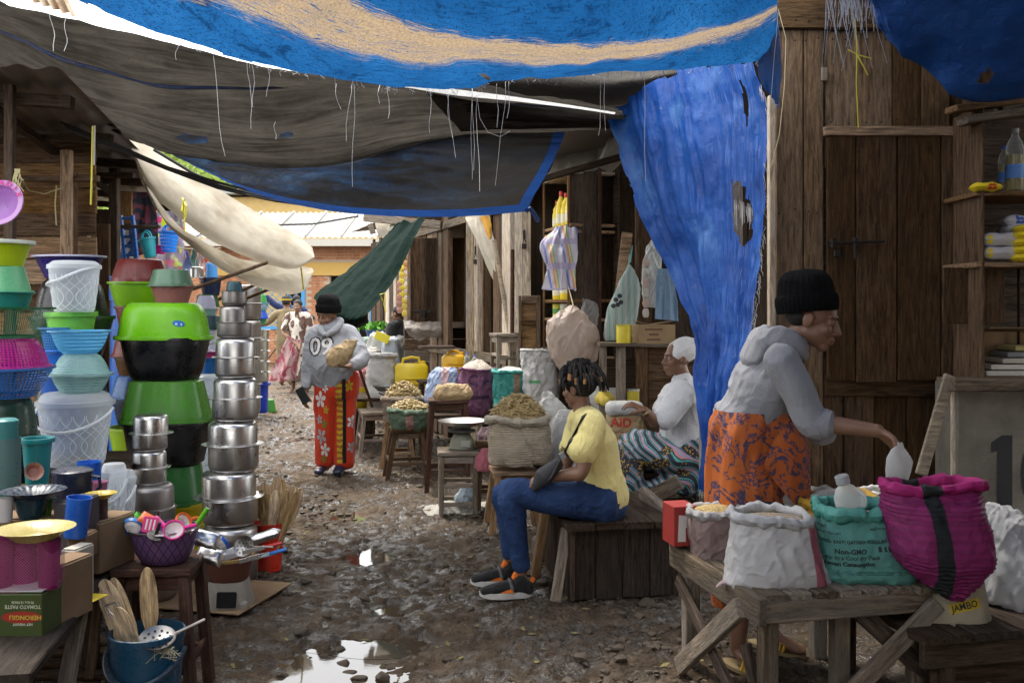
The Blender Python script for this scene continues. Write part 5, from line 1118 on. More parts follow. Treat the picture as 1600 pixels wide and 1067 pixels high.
 def cup(label,x0,x1,y0,y1,Y,col,base=.8,hnd=0,mat=None,lid=False,name='plastic_cup',tilt=0,cat='cup'):
  p,r,h=dims(x0,x1,y0,y1,Y);t=thing(name,label,cat,p);m=mat or plastic(col);t.rotation_euler=(0,tilt,0)
  obj('body',MB().lathe([(.001,0),(r*base,0),(r*base*1.02,.004),(r*.98,h*.95),(r,h),(r-.003,h),(r*base-.003,.006),(.001,.006)],32),m,t)
  if lid:obj('lid',MB().lathe([(r*1.01,h-.012),(r*1.02,h),(r*.8,h+.008),(.001,h+.009)],32),m,t)
  if hnd:obj('handle',MB().tube([(hnd*r*.95,0,h*.85),(hnd*(r+.03),-.0,h*.8),(hnd*(r+.034),0,h*.5),(hnd*(r*.95),0,h*.2)],.007,8),m,t)
  return t
 def plate(label,x0,x1,y0,y1,Y,col,flutes=24,name='plate',amp=.03,cat='plate'):
  p,r,h=dims(x0,x1,y0,y1,Y);t=thing(name,label,cat,p);h=max(h*.6,.02)
  def fn(q,a,i):k=1+(amp*math.cos(a*flutes)*(1 if i in (3,4,5,6) else .4 if i in (2,7) else 0));return V(q.x*k,q.y*k,q.z)
  m=plastic(col);obj('bowl',MB().lathe([(.001,0),(r*.5,0),(r*.62,h*.3),(r*.8,h*.75),(r*.98,h),(r,h),(r*.8,h*.85),(r*.6,h*.4),(r*.5,h*.12),(.001,h*.1)],96,fn=fn),m,t);return t
 # supports: everything stands on cartons or the table, so heights follow what is below
 cup('large teal grey thermos flask at the back of the table',-14,31,684,772,3.75,(.10,.20,.20),.97,name='thermos_flask',cat='flask');cup('glossy teal dome cap on the thermos flask',-12,27,657,686,3.75,(.05,.26,.26),.98,lid=True,name='flask_cap',cat='cap')
 boxed('cardboard_box','shaded carton under the thermos flask',-40,84,772,880,3.75,.2,card((.2,.14,.08)),rz=0)
 tub('tall teal waste bin behind the fluted plate',29,81,684,772,3.95,(.01,.25,.27),base=.72,name='waste_bin',cat='bin')
 t=plate('patterned oval plate standing on edge beside the teal bin',38,66,752,756,3.7,(.35,.16,.12),18);t.rotation_euler=(R(70),R(20),R(30));t.location.z += .045
 plate('dark navy fluted plate topping the bowl pile',5,100,756,778,3.45,(.012,.03,.06));tub('dark teal bowl under the navy fluted plate',16,76,776,812,3.45,(.015,.05,.07),base=.6,curve=.3,name='bowl',cat='bowl');tub('green leaf bowl tucked beside the dark teal bowl',58,86,778,808,3.5,(.04,.12,.02),base=.7,name='bowl',cat='bowl');cup('white plastic cup beside the dark teal bowl',-6,20,778,814,3.38,(.6,.6,.58),.85)
 boxed('cardboard_box','carton under the bowl pile at the back of the table',-30,86,812,910,3.45,.15,card((.25,.17,.1)),rz=0)
 cup('navy lidded jug with handle behind the cups',84,143,735,786,3.7,(.012,.02,.055),.95,1,lid=True,name='jug',cat='jug');boxed('cardboard_box','plain carton under the navy jug',84,140,786,884,3.7,.14,kraft,rz=0)
 cup('bright blue cup standing on the clear bucket lid',121,158,721,757,4.0,(.012,.14,.65),.9);cup('bright blue cup tipped against the dark carton',98,136,776,838,3.38,(.012,.12,.55),.88,tilt=.12)
 boxed('cardboard_box','little carton under the tipped blue cup',104,134,838,876,3.38,.1,kraft,rz=0)
 cup('pink lid bowl beside the bright blue cup',142,168,752,768,3.9,(.5,.18,.32),.8,name='bowl',cat='bowl');cup('brown mug wrapped in net on the lettered carton',138,168,776,818,3.62,(.05,.03,.03),.95,-1,name='mug',cat='mug');plate('mustard plate on top of the brown mug',134,182,766,778,3.62,(.5,.38,.03),20)
 plate('grey saucer under the brown mug',138,174,817,822,3.62,(.4,.4,.4),20,amp=0)
 # cups in a net bag
 for k,(a,b) in enumerate(((-28,22),(18,62),(58,94))):cup('magenta cup in the net bag, %s from the brown carton' % ('third','second','first')[k],a,b,842,918,2.98+.05*(k == 1),(.19,.004,.085),.8)
 p,r,h=dims(-36,100,836,922,2.99)
 d=Nd('net');uv=d.n('ShaderNodeTexCoord').outputs['UV'];u,v,_=d.sep(uv);a1=d.math('FRACT',d.math('ADD',d.math('MULTIPLY',u,90.0),d.math('MULTIPLY',v,120.0)));a2=d.math('FRACT',d.math('SUBTRACT',d.math('MULTIPLY',u,90.0),d.math('MULTIPLY',v,120.0)))
 ms=d.math('MAXIMUM',d.math('LESS_THAN',a1,.16),d.math('LESS_THAN',a2,.16));netm=d.done(d.mixs(ms,d.n('ShaderNodeBsdfTransparent'),d.bsdf((.45,.12,.25),.5)))
 obj('net_bag',MB().lathe([(r*.5,.004),(r*.9,.01),(r,h*.3),(r*.98,h*.7),(r*.85,h)],48,sx=1,sy=.55),netm,loc=p,label='fine net bag stretched round the magenta cups',cat='net bag')
 plate('pale yellow plate lying on the bagged magenta cups',-4,114,812,842,2.99,(.5,.42,.15),30,amp=.012)
 boxed('cardboard_box','flat dark carton supporting the bagged magenta cups',-40,62,921,990,3.08,.1,card((.12,.09,.06)),rz=0)
 clear_bucket('clear lidded bucket standing behind the lettered carton',158,198,724,838,4.1,.12,12,'down',.32);clear_bucket('second clear lidded bucket beside the pot stack',172,212,735,836,4.35,.12,12,'down',.32)
 boxed('cardboard_box','carton under the two clear lidded buckets',150,200,838,905,4.1,.4,kraft,rz=0)
 # ---------- stool with bowl of kitchen tools
 def stool(label,px,ytop,Y,w_,h,mat,rz=0.0,splay=.05,seat_t=.03,leg=.04,slats=1,dep=None,name='wooden_stool',cat='stool',rails=(.35,),rail_t=.03):
  dep=dep or w_;p=V(XY(px,Y),Y,0);t=thing(name,label,cat,p,rz)
  for k in range(slats):
   ww=dep/slats;plank('seat' if slats == 1 else 'seat_board',V(-w_/2,-dep/2+ww*(k+.5),h-seat_t/2),V(w_/2,-dep/2+ww*(k+.5),h-seat_t/2),ww-.005,seat_t,mat,t,loc=True,rag=.0015)
  for sx in (-1,1):
   for sy in (-1,1):plank('leg',V(sx*(w_/2-leg*.8),sy*(dep/2-leg*.8),h-seat_t),V(sx*(w_/2-leg*.8+splay),sy*(dep/2-leg*.8+splay*.6),-.02),leg,leg,mat,t,up=(0,1,0),loc=True,rag=.001)
  for f_ in rails:
   z=h*f_;o_=w_/2-leg*.8+splay*(1-f_);e=dep/2-leg*.8+splay*.6*(1-f_)
   for sy in (-1,1):plank('stretcher',V(-o_,sy*e,z),V(o_,sy*e,z),rail_t*.7,rail_t,mat,t,loc=True)
   for sx in (-1,1):plank('stretcher',V(sx*o_,-e,z+.03),V(sx*o_,e,z+.03),rail_t*.7,rail_t,mat,t,loc=True)
  z=h-seat_t-.03
  for sy in (-1,1):plank('apron',V(-w_/2+leg,sy*(dep/2-leg*.8),z),V(w_/2-leg,sy*(dep/2-leg*.8),z),.018,.05,mat,t,up=(0,0,1),loc=True)
  for sx in (-1,1):plank('apron',V(sx*(w_/2-leg*.8),-dep/2+leg,z),V(sx*(w_/2-leg*.8),dep/2-leg,z),.018,.05,mat,t,loc=True)
  return t
 globals()['stool']=stool
 stool('dark red brown stool carrying a bowl of kitchen tools',252,870,3.75,.30,.515,W_RED,rz=.08,leg=.042,rails=(.25,),splay=.035)
 p,r,h=dims(206,309,826,878,3.72);p.z=.517
 t=thing('serving_bowl','purple patterned metal bowl on the red brown stool','bowl',p)
 d=Nd('purple_enamel');uv=d.n('ShaderNodeTexCoord').outputs['UV'];u,v,_=d.sep(uv);a1=d.math('FRACT',d.math('ADD',d.math('MULTIPLY',u,22.0),d.math('MULTIPLY',v,18.0)));a2=d.math('FRACT',d.math('SUBTRACT',d.math('MULTIPLY',u,22.0),d.math('MULTIPLY',v,18.0)));ms=d.math('MAXIMUM',d.math('LESS_THAN',a1,.12),d.math('LESS_THAN',a2,.12))
 pe=d.done(d.bsdf(d.mix(ms,(.16,.09,.22),(.05,.02,.07)),.3,metal=.3));obj('body',MB().lathe([(.001,0),(r*.6,0),(r*.68,.006),(r*.85,h*.35),(r*.96,h*.75),(r,h),(r-.004,h),(r*.83,h*.38),(r*.6,.012),(.001,.012)],48),pe,t);obj('rim',MB().lathe([(r-.004,h-.003),(r+.004,h-.002),(r+.003,h+.004),(r-.004,h+.004)],48),steel((.4,.38,.42)),t)
 bowl_c=p+V(0,0,h)
 def tool(kind,label,px,py,Y,col,col2=(.85,.82,.8),tilt=(0,0,0),s=1.0):
  t=thing(kind,label,'kitchen tool',P(px,py,Y));t.rotation_euler=tilt;m=plastic(col)
  if kind == 'sieve':
   obj('rim',MB().lathe([(.033*s,0),(.034*s,.014),(.030*s,.014),(.029*s,0)],28),m,t);obj('mesh',MB().lathe([(.030*s,.004),(.02*s,-.010),(.001,-.014)],24),plastic(col2,.6),t);obj('handle',MB().box((.052*s,0,.008),(.04*s,.012,.008),None,.003),m,t)
  elif kind == 'peeler':
   obj('handle',MB().tube([(0,0,0),(.03,0,.012),(.075,0,.03)],[.008,.010,.009],8),m,t);obj('blade',MB().box((-.03,0,-.012),(.06,.014,.002),Matrix.Rotation(-.35,4,'Y')),steel(),t)
  elif kind == 'masher':
   obj('head',MB().lathe([(.002,0),(.03,0),(.032,.006),(.002,.008)],20),m,t);obj('handle',MB().tube([(0,0,.006),(0,.01,.06)],.007,8),m,t)
  elif kind == 'turner':
   obj('head',MB().box((0,0,.03),(.055,.004,.06),None,.002),m,t)
   for k in range(3):obj('slot',MB().box((-.014+k*.014,-.0024,.03),(.006,.0012,.04)),plastic(col2),t)
   obj('handle',MB().tube([(0,0,.0),(0,.005,-.08)],.006,8),m,t)
  return t
 Yb=3.68
 tool('sieve','hot pink sieve with white mesh leaning in the purple bowl',272,829,Yb-.07,(.75,.015,.28),tilt=(R(55),R(-10),R(20)),s=1.15);tool('sieve','orange sieve with white mesh at the back of the bowl',285,815,Yb+.04,(.85,.16,.02),tilt=(R(60),0,R(60)),s=1.0)
 tool('sieve','blue sieve with white mesh at the side of the bowl',207,824,Yb,(.02,.22,.7),tilt=(R(50),R(40),R(150)),s=1.1);tool('sieve','green sieve tucked behind the blue one',218,812,Yb+.05,(.1,.45,.06),tilt=(R(50),0,R(110)),s=.95)
 tool('turner','pink slotted turner standing in the purple bowl',232,832,Yb-.03,(.75,.02,.2),tilt=(R(-20),R(10),.2));tool('peeler','green handled knife jutting out of the bowl',306,822,Yb,(.12,.42,.02),tilt=(0,R(-35),R(10)),s=1.2)
 tool('masher','black round scraper lying in the bowl',243,838,Yb-.08,(.015,.015,.015),tilt=(R(20),R(20),0));tool('peeler','pink peeler lying across the bowl',262,828,Yb-.02,(.7,.02,.3),tilt=(0,R(-10),R(150)))
 obj('tool_packet',pillow((0,0,0),.07,.05,.02,3).mesh('tool_packet',180),flat((.65,.12,.03),.35,name='orange_wrap'),M=Matrix.Translation(P(232,812,Yb)) @ Matrix.Rotation(.5,4,'Y') @ Matrix.Rotation(.7,4,'X'),label='orange and white tool packet stuck in the purple bowl',cat='packet')
 fo=clearp((.75,.77,.8),.5)
 for k,(px,py,Yp,lab) in enumerate(((322,842,3.8,'crumpled silver wrapped packet hanging over the stool edge'),(328,868,3.85,'clear wrapped packet below the silver one'))):obj('wrapped_packet',pillow((0,0,0),.11,.07,.045,k*3+1).mesh('wrapped_packet',180),steel((.7,.7,.72),.25),M=Matrix.Translation(P(px,py,Yp)) @ Matrix.Rotation(R(15),4,'Y') @ Matrix.Rotation(R(50),4,'X'),label=lab,cat='packet')
 # ---------- charcoal stove holding ladles
 p=V(XY(358,4.84),4.84,0);t=thing('charcoal_stove','clay charcoal stove with grey base and red brown bowl holding ladles','stove',p)
 gb=flat((.30,.27,.23),.9,name='grey_clay',bmp=.4);rb=flat((.13,.045,.03),.85,name='red_clay',bmp=.3)
 bs=obj('base',MB().lathe([(.001,0),(.118,0),(.12,.01),(.098,.11),(.09,.135)],40,ex=3),gb,t);obj('opening',MB().box((.02,-.113,.06),(.095,.02,.075),Matrix.Rotation(-.2,4,'X')),flat((.006,.006,.006),.95,name='opening_shade'),t)  # the opening is a solid block, its inner shade put into the colour
 for sx in (-1,1):obj('foot',MB().box((sx*.095,-.085,.02),(.04,.04,.05),None,.01),gb,t)
 obj('bowl',MB().lathe([(.088,.13),(.095,.14),(.112,.22),(.118,.235),(.108,.235),(.08,.15),(.001,.145)],40),rb,t);
 bk=MB()
 for k in range(60):a=k/60*2*math.pi;bk.ball((.118*math.cos(a),.118*math.sin(a),.245),(.008,.008,.012),None,6,4)
 obj('basket_rim',bk.lathe([(.112,.235),(.124,.24),(.124,.252),(.110,.252)],48),flat((.33,.22,.08),.9,name='straw'),t)
 def ladle(label,px,py,Y,ang,rr_,hd,handle_to,perfd=True,mat=None):
  q=P(px,py,Y);t=thing('ladle',label,'ladle',q);t.rotation_euler=ang
  m=mat or (perf((.25,.23,.22),14,.012,.62,.4) if 0 else steel((.3,.29,.28),.35));obj('head',MB().lathe([(rr_,0),(rr_*.8,-.008),(.001,-.014),(.001,-.012),(rr_*.8,-.006),(rr_,.002)],28),m,t)
  if perfd:
   for k in range(19):
    rad,a=(0,0) if k == 0 else ((rr_*.35,k*math.pi/3) if k < 7 else (rr_*.7,k*math.pi/6));obj('hole',MB().lathe([(.001,-.003),(rr_*.075,-.003)],8),flat((.75,.75,.72),.8,name='hole_light') if 0 else flat((.008,.008,.008),.9,name='hole_dark'),t,M=Matrix.Translation((rad*math.cos(a),rad*math.sin(a),.0055-(.010 if rad < rr_*.5 else .0075)*1.0)))
  obj('handle',MB().tube([(rr_*.95,0,0),(rr_+.05,0,.015),(rr_+hd,0,.03)],.005,6),mat or steel((.4,.39,.38),.3),t);return t
 globals()['ladle']=ladle
 ladle('perforated skimmer resting face out on the clay stove',381,853,4.74,(R(68),R(0),R(-12)),.052,.12,None)
 tool('sieve','blue plastic sieve standing in the clay stove',344,848,4.8,(.01,.12,.6),tilt=(R(60),0,R(140)),s=1.5)
 for k,(px,py,c,lab) in enumerate(((425,852,(.55,.01,.02),'red handled knife lying across the clay stove'),(432,862,(.02,.2,.7),'blue handled knife lying across the clay stove'),(420,866,(.45,.6,.7),'pale blue handled knife lying across the clay stove'))):
  q=P(px,py,4.72);t=thing('knife',lab,'knife',q);t.rotation_euler=(0,R(-12),R(8));obj('handle',MB().tube([(-.035,0,0),(0,0,0),(.05,0,.002)],[.008,.010,.008],8),plastic(c),t);obj('blade',MB().box((-.09,0,0),(.11,.002,.02)),ST,t)
 for k,(px,py,lab) in enumerate(((412,838,'long foil wrapped packet over the clay stove'),(366,862,'clear wrapped utensils inside the clay stove'))):obj('wrapped_packet',pillow((0,0,0),.17,.06,.05,k*5+2).mesh('wrapped_packet',180),steel((.75,.75,.77),.22) if k == 0 else clearp((.8,.82,.85),.5),M=Matrix.Translation(P(px,py,4.8)) @ Matrix.Rotation(R(-18),4,'Y'),label=lab,cat='packet')
 # ---------- red bucket of wooden spoons, blue bucket of wooden spoons
 SP=wood((.66,.44,.22),.0,.7,name='spoon_wood')
 def bucket(label,x0,x1,y0,Y,h,col,base=.75):
  p,r,_=dims(x0,x1,0,10,Y);p.z=0;t=thing('plastic_bucket',label,'bucket',p);m=plastic(col)
  obj('body',MB().lathe([(.001,0),(r*base,0),(r*base,.01),(r*.96,h*.9),(r*.955,h),(r*base-.004,.012),(.001,.012)],44),m,t);obj('rim',MB().lathe([(r*.94,h*.92),(r,h*.93),(r,h),(r*.95,h+.002),(r*.94,h*.95)],44),m,t);return t,r
 t,r=bucket('red bucket of wooden spoons beside the tallest pot stack',396,445,816,5.5,.27,(.55,.03,.012))
 def spoon(label,p0,p1,w_,par=None,group=None):
  """flat wooden paddle from handle end p0 to blade tip p1"""
  p0=Vector(p0);p1=Vector(p1);L=(p1-p0).length;n=20;out=[]
  for k in range(n+1):
   f_=1-(1-k/n) ** 2;ww=.010 if f_ < .45 else .010+(w_/2-.010)*min(1,(f_-.45)/.2);ww *= math.sqrt(max(0,1-max(0,(f_-.8)/.2) ** 2)) if f_ > .8 else 1
   out.append((f_*L,ww))
  poly=[(x,ww) for x,ww in out]+[(x,-ww) for x,ww in out[::-1][1:]]
  M=Matrix.Translation(p0) @ frame(p1-p0,(0.25,-1,0));b=MB().prism([(x,z) for x,z in poly],.010,Matrix.Rotation(R(90),4,'X'))
  o=obj('wooden_spoon',b.mesh('wooden_spoon',30),SP,M=M,label=label,cat='spoon',group=group);return o
 for k,(px,py,dx) in enumerate(((408,765,-3),(412,752,-6),(420,758,-2),(418,770,2),(433,742,6),(441,748,3),(430,766,0),(447,764,6),(458,758,9),(464,768,12),(470,762,16),(404,758,-5))):
  tip=P(px,py,5.45+.06*((k*7) % 3-1));foot=V(XY(421,5.5)+dx*.0015,5.5+.03*((k % 3)-1),.03);spoon('flat pale wooden spoon standing in the red bucket',foot,tip,.055+.01*(k % 3),group='wooden spoons in the red bucket')
 t,r=bucket('dark blue bucket of wooden spoons in front of the stool',172,287,0,3.42,.35,(.012,.07,.14),.8)
 obj('handle',MB().tube([(r*1.02*math.cos(a),-r*1.08*math.sin(a),.29-.09*math.sin(a)) for a in np.linspace(0,math.pi,15)],.011,8),plastic((.02,.05,.09)),t)
 tw=MB()
 for k in range(26):q=V(r*.7+random.uniform(-.03,.05),-r*.72+random.uniform(-.02,.02),.315);tw.tube([q,q+V(random.uniform(-.02,.03),-.01,random.uniform(-.02,.015)),q+V(random.uniform(-.03,.05),-.014,random.uniform(-.04,.0))],.0015,3,False)
 obj('twine_knot',tw,flat((.45,.42,.3),.9,name='pale_twine'),t,kind='stuff')
 bx,by=XY(229,3.42),3.42
 for k,(px,py,Ys,fx,lab,ww) in enumerate(((160,905,3.45,.03,'broad wooden paddle leaning out of the dark blue bucket',.075),(176,902,3.5,.05,'long wooden paddle behind the broad one in the blue bucket',.05),(183,948,3.38,.05,'short dark wooden spoon in the dark blue bucket',.06))):spoon(lab,V(bx+fx,by,.04),P(px,py,Ys),ww)
 spoon('upright wooden spoon leaning on the red brown stool',V(bx+.0,by+.09,.06),P(229,886,3.53),.062)
 ladle('large perforated skimmer resting on the dark blue bucket',246,996,3.34,(R(22),R(-5),R(30)),.062,.1,None)
 w_=MB()
 for k in range(3):w_.tube([P(205-k*4,985+k*3,3.4),P(172-k*3,955+k*2,3.38),P(166-k*2,944+2*k,3.38),P(178+k*3,940,3.38),P(192+2*k,962,3.4)],.0022,5)
 obj('whisk',w_,ST,label='wire whisk loop sticking out of the dark blue bucket',cat='whisk')
 obj('cardboard_sheet',MB().box((-1.72,5.05,.006),(.95,.55,.008),Matrix.Rotation(-.25,4,'Z')),card((.36,.24,.14)),label='flattened cardboard under the steel pot stacks',cat='cardboard')
make_left_goods()
# ================================================================== GRAIN SELLERS' GOODS
def loft_pts(secs,Y,nu=140,nv=116,ex=2.4,wr=.008,ws=14,seed=0,base=None,hf=0.0,zs=1.6):
 """closed soft form through horizontal sections (cx_px, y_px, halfwidth_px, depth_m)"""
 c=crom([(XY(cx,Y),CH-(py-HY)*Y/F,hw*Y/F,dp) for cx,py,hw,dp in secs],nv)
 a=np.linspace(0,2*math.pi,nu);ca,sa=np.cos(a),np.sin(a);q=(np.abs(ca) ** ex+np.abs(sa) ** ex) ** (-1/ex)
 g=np.zeros((nv,nu,3));g[...,0]=c[:,0:1]+c[:,2:3]*q*ca;g[...,1]=Y+c[:,3:4]/2*q*sa;g[...,2]=c[:,1:2]
 n=normals(g);cc=np.stack([c[:,0],np.full(nv,Y),c[:,1]],1)[:,None,:]
 n=n*np.where((n*(g-cc)).sum(2,keepdims=True) < 0,-1,1)
 m=fbm(np.stack([g[...,0]*ws,g[...,1]*ws,g[...,2]*ws*zs],-1)+seed,4)
 rdg=.7-np.abs(fbm(np.stack([g[...,0]*ws*.5,g[...,1]*ws*.5,g[...,2]*ws*zs*.6],-1)+seed+31,3))*3
 r2=.6-np.abs(fbm(np.stack([g[...,0]*ws*1.3+g[...,2]*ws*.5,g[...,1]*ws*1.3,g[...,2]*ws*zs*.7],-1)+seed+77,2))*3
 r3=.5-np.minimum(1,np.abs(fbm(np.stack([g[...,0]*ws*2.6-g[...,2]*ws*1.2,g[...,1]*ws*2.6,g[...,2]*ws*zs*1.6],-1)+seed+120,2))*4)
 g=g+n*(wr*1.35*(m+.55*rdg+.45*r2+.30*r3)+hf*np.sin(g[...,2:3]*2*math.pi/.016+2*m[...,None])[...,0])[...,None]
 g[:,-1]=g[:,0];return g
def loft(name,label,cat,Y,secs,mat,ex=2.4,wr=.008,ws=14,seed=0,parts=None,group=None,hf=0.0,body='body',nu=140,nv=116,captop=True,zs=None):
 if 'bag' in name or 'bundle' in name:wr *= .55
 g=loft_pts(secs,Y,nu,nv,ex,wr,ws,seed,hf=hf,zs=zs or (.45 if 'bag' in name or 'bundle' in name else 1.3));base=V(XY(secs[0][0],Y),Y,CH-(secs[0][1]-HY)*Y/F)
 t=thing(name,label,cat,base,group=group);gl=g-np.array(base)
 b=MB().grid([[tuple(p) for p in r] for r in gl]);b.add([tuple(p) for p in gl[0][:-1]],[tuple(range(nu-1))[::-1]])
 if captop:b.add([tuple(p) for p in gl[-1][:-1]],[tuple(range(nu-1))])
 o=obj(body,b.mesh(body,180),mat,t);return t,o,g
def sack(label,Y,secs,mat,roll=.018,rollmat=None,fill=None,fillz=.0,mound=.04,seed=0,wr=.007,name='grain_sack',ex=2.6,hf=0.0,fish=0,ws=14,group=None,cat='sack',zs=.7):
 """open sack: body, rolled rim and what it holds"""
 t,body,g=loft(name,label,cat,Y,secs,mat,ex,wr,ws,seed,captop=fill is None,hf=hf,group=group,zs=zs)
 base=np.array(t.location);top=g[-1]-base
 if roll:
  n=len(top);b=MB();rows=[];roll *= .8
  for k in range(9):
   a=2*math.pi*k/8;row=[]
   for i in range(n):
    ctr=np.array([top[:-1,0].mean(),top[:-1,1].mean()]);out=top[i,:2]-ctr;L=np.linalg.norm(out)+1e-9;out=out/L
    rv=roll*(1+.45*float(vn3(np.array([out[0]*2.6+seed,out[1]*2.6,.5])))+.38*float(vn3(np.array([out[0]*8+a*.5,out[1]*8,seed+a*.9]))))
    dz=.02*float(vn3(np.array([out[0]*1.5+seed*3,out[1]*1.5,7.5])))
    row.append((top[i,0]+out[0]*rv*(.35+.9*math.cos(a)),top[i,1]+out[1]*rv*(.35+.9*math.cos(a)),top[i,2]+dz+rv*1.25*math.sin(a)))
   row[-1]=row[0];rows.append(row)
  obj('rolled_rim',b.grid(rows).mesh('rolled_rim',180),rollmat or mat,t)
 if fill:
  ctr=top[:-1].mean(0);rows=[];nn=len(top)
  for k in range(15):
   f_=1-k/14;row=[]
   for i in range(nn):
    p=ctr+(top[i]-ctr)*f_;x=1-f_;row.append((p[0],p[1],ctr[2]-.012+fillz+mound*(1-f_ ** 2)*(1+.15*float(vn3(np.array([p[0]*25,p[1]*25,seed]))))))
   rows.append(row)
  obj('grain',MB().grid(rows).mesh('grain',180),fill,t)
  if fish:
   b=MB();rx=(top[:,0].max()-top[:,0].min())/2;ry=(top[:,1].max()-top[:,1].min())/2;rnd=random.Random(seed+5)
   for k in range(fish):
    a=rnd.uniform(0,6.28);q=math.sqrt(rnd.random())*.86;z=ctr[2]+fillz+mound*(1-q ** 1.8)+rnd.uniform(-.004,.01);p=V(ctr[0]+rx*q*math.cos(a),ctr[1]+ry*q*math.sin(a),z)
    an=rnd.uniform(0,6.28);u=V(math.cos(an),math.sin(an),rnd.uniform(-.35,.5));L=rnd.uniform(.04,.075);bend=V(rnd.uniform(-1,1),rnd.uniform(-1,1),rnd.uniform(0,1))*.008
    b.tube([p-u*L*.5,p-u*L*.2+bend,p+u*L*.2+bend,p+u*L*.5],[.0015,.0075,.006,.001],5,False)
   obj('dried_fish',b,flat((.40,.30,.14),.45,name='dried_fish',sc=25),t,kind='stuff')
 return t,body
def stripe(col,col2,axis,lo,hi,base_kw={},name='striped_sack',hfz=0.0):
 """woven sack with a printed lengthwise band between lo and hi along a local axis"""
 d=Nd(name);v=d.co('Object',rnd=False);x=d.sep(v)[axis];z=d.sep(v)[2]
 if hfz:x=d.math('SUBTRACT',x,d.math('MULTIPLY',z,hfz))
 m_=d.math('MULTIPLY',d.math('GREATER_THAN',x,lo),d.math('LESS_THAN',x,hi));s=d.noise(v,7,5);cr=d.noise(v,26,4,.65,.5)
 w1=d.wave(v,120,dirn='Z',dist=1.5);w2=d.wave(v,120,dirn='X',dist=1.5)
 c=d.mix(m_,col,col2);c=d.mix(d.math('MULTIPLY',d.ramp(s,[(.42,0),(.75,1)]),.35),c,d.mix(.5,c,(.05,.045,.04)))
 if name == 'ribbed_sack':c=d.mix(d.math('MULTIPLY',d.wave(v,10.0,.8,2,dirn='Z'),.35),c,d.mix(.6,c,(.0,.0,.0)))
 h=d.math('ADD',d.math('MULTIPLY',d.math('ADD',w1,w2),.12),d.math('MULTIPLY',cr,.8))
 return d.done(d.bsdf(c,.5,nrm=d.bump(h,.55,.014),spec=.35))
def make_right_goods():
 # ---------- slatted table
 t=thing('slatted_table','low grey slatted table with crossed braces carrying open grain sacks','table',(.866,3.33,0),.22)
 H=.5;Wd,Dp=.67,.76
 for k in range(7):
  x=.01+(k+.5)*Wd/7;plank('slat',V(x,-.02+random.uniform(-.02,.02),H-.014),V(x,Dp,H-.014),Wd/7-.012,.026,W_GREY,t,loc=True,rag=.003)
 plank('apron',V(0,.0,H-.06),V(Wd,.0,H-.06),.025,.075,W_GREY,t,loc=True,rag=.002);plank('apron',V(0,Dp-.02,H-.06),V(Wd,Dp-.02,H-.06),.025,.075,W_GREY,t,loc=True);plank('apron',V(-.012,-.03,H-.05),V(-.012,Dp+.03,H-.05),.028,.095,W_GREY,t,up=(1,0,0) if 0 else (0,0,1),loc=True,rag=.002)
 for x,y in ((.04,.035),(.04,Dp-.05),(Wd-.04,.035),(Wd-.04,Dp-.05),(Wd*.5,.06)):plank('leg',V(x,y,-.02),V(x,y,H-.03),.062,.052,W_GREY,t,up=(0,1,0),loc=True,rag=.002)
 plank('brace',V(-.035,Dp*.86,.02),V(-.035,.10,H-.07),.03,.075,W_GREY,t,up=(0,0,1),loc=True,rag=.002);plank('brace',V(-.012,Dp*.2,.06),V(-.012,Dp*.95,.36),.025,.05,W_DARK,t,loc=True)
 plank('brace',V(.12,-.035,-.02),V(Wd+.0,-.035,H-.06),.065,.025,W_GREY,t,up=(0,-1,0),loc=True,rag=.002);plank('brace',V(.36,.02,H-.06),V(Wd+.15,.02,.03),.065,.025,W_DARK,t,up=(0,-1,0),loc=True)
 plank('brace',V(-.01,.1,.30),V(.03,.03,.0),.04,.03,W_DARK,t,loc=True)
 # ---------- lower bench at the right edge
 b=thing('slatted_bench','dark low slatted bench under the white plastic bag','bench',(1.95,3.75,0),.2)
 for k in range(6):plank('slat',V(-.52+k*.2,-.34,.35),V(-.52+k*.2,.42,.35),.18,.03,W_BLACK if k % 2 else W_DARK,b,loc=True,rag=.004)
 for x,y in ((-.5,-.28),(.5,-.28),(-.5,.35),(.5,.35)):plank('leg',V(x,y,0),V(x,y,.335),.06,.06,W_DARK,b,up=(0,1,0),loc=True)
 plank('apron',V(-.6,-.3,.29),V(.6,-.3,.29),.03,.09,W_DARK,b,loc=True);plank('board',V(-.55,-.28,.16),V(.6,-.28,.16),.02,.24,W_DARK,b,loc=True)
 plank('board',P(1520,1062,3.45),P(1640,1052,3.6),.12,.03,W_GREY,None,label='loose grey board lying in front of the dark low bench',cat='board')
 # ---------- sacks on the table
 sack('grey lined sack with pinkish base filled with tan millet, beside red box',3.92,[(1122,878,30,.17),(1124,872,42,.22),(1124,845,46,.26),(1122,815,45,.25),(1119,797,40,.22)],sackm((.27,.19,.18),gloss=.3),.020,sackm((.36,.345,.35),.5,gloss=.5),grain((.36,.26,.11)),.0,.035,seed=2,wr=.010)
 t,o=sack('white sack with pink side stripe filled with pale grain',3.55,[(1213,917,70,.12),(1212,908,80,.24),(1211,885,74,.28),(1207,850,68,.26),(1205,818,62,.24),(1202,806,55,.22)],stripe((.50,.49,.49),(.38,.11,.15),0,.118,.162,hfz=-.13),.021,sackm((.54,.54,.55),.45,gloss=.5),grain((.42,.33,.24)),.0,.016,seed=6,wr=.008)
 obj('corner_tuft',MB().tube([(.185,-.02,.012),(.20,-.03,-.01),(.198,-.035,-.03)],[.014,.008,.003],6),sackm((.5,.2,.25)),t);obj('corner_tuft',MB().tube([(-.185,-.0,.02),(-.21,-.01,.014),(-.225,-.015,.006)],[.014,.008,.003],6),sackm((.55,.4,.42)),t)
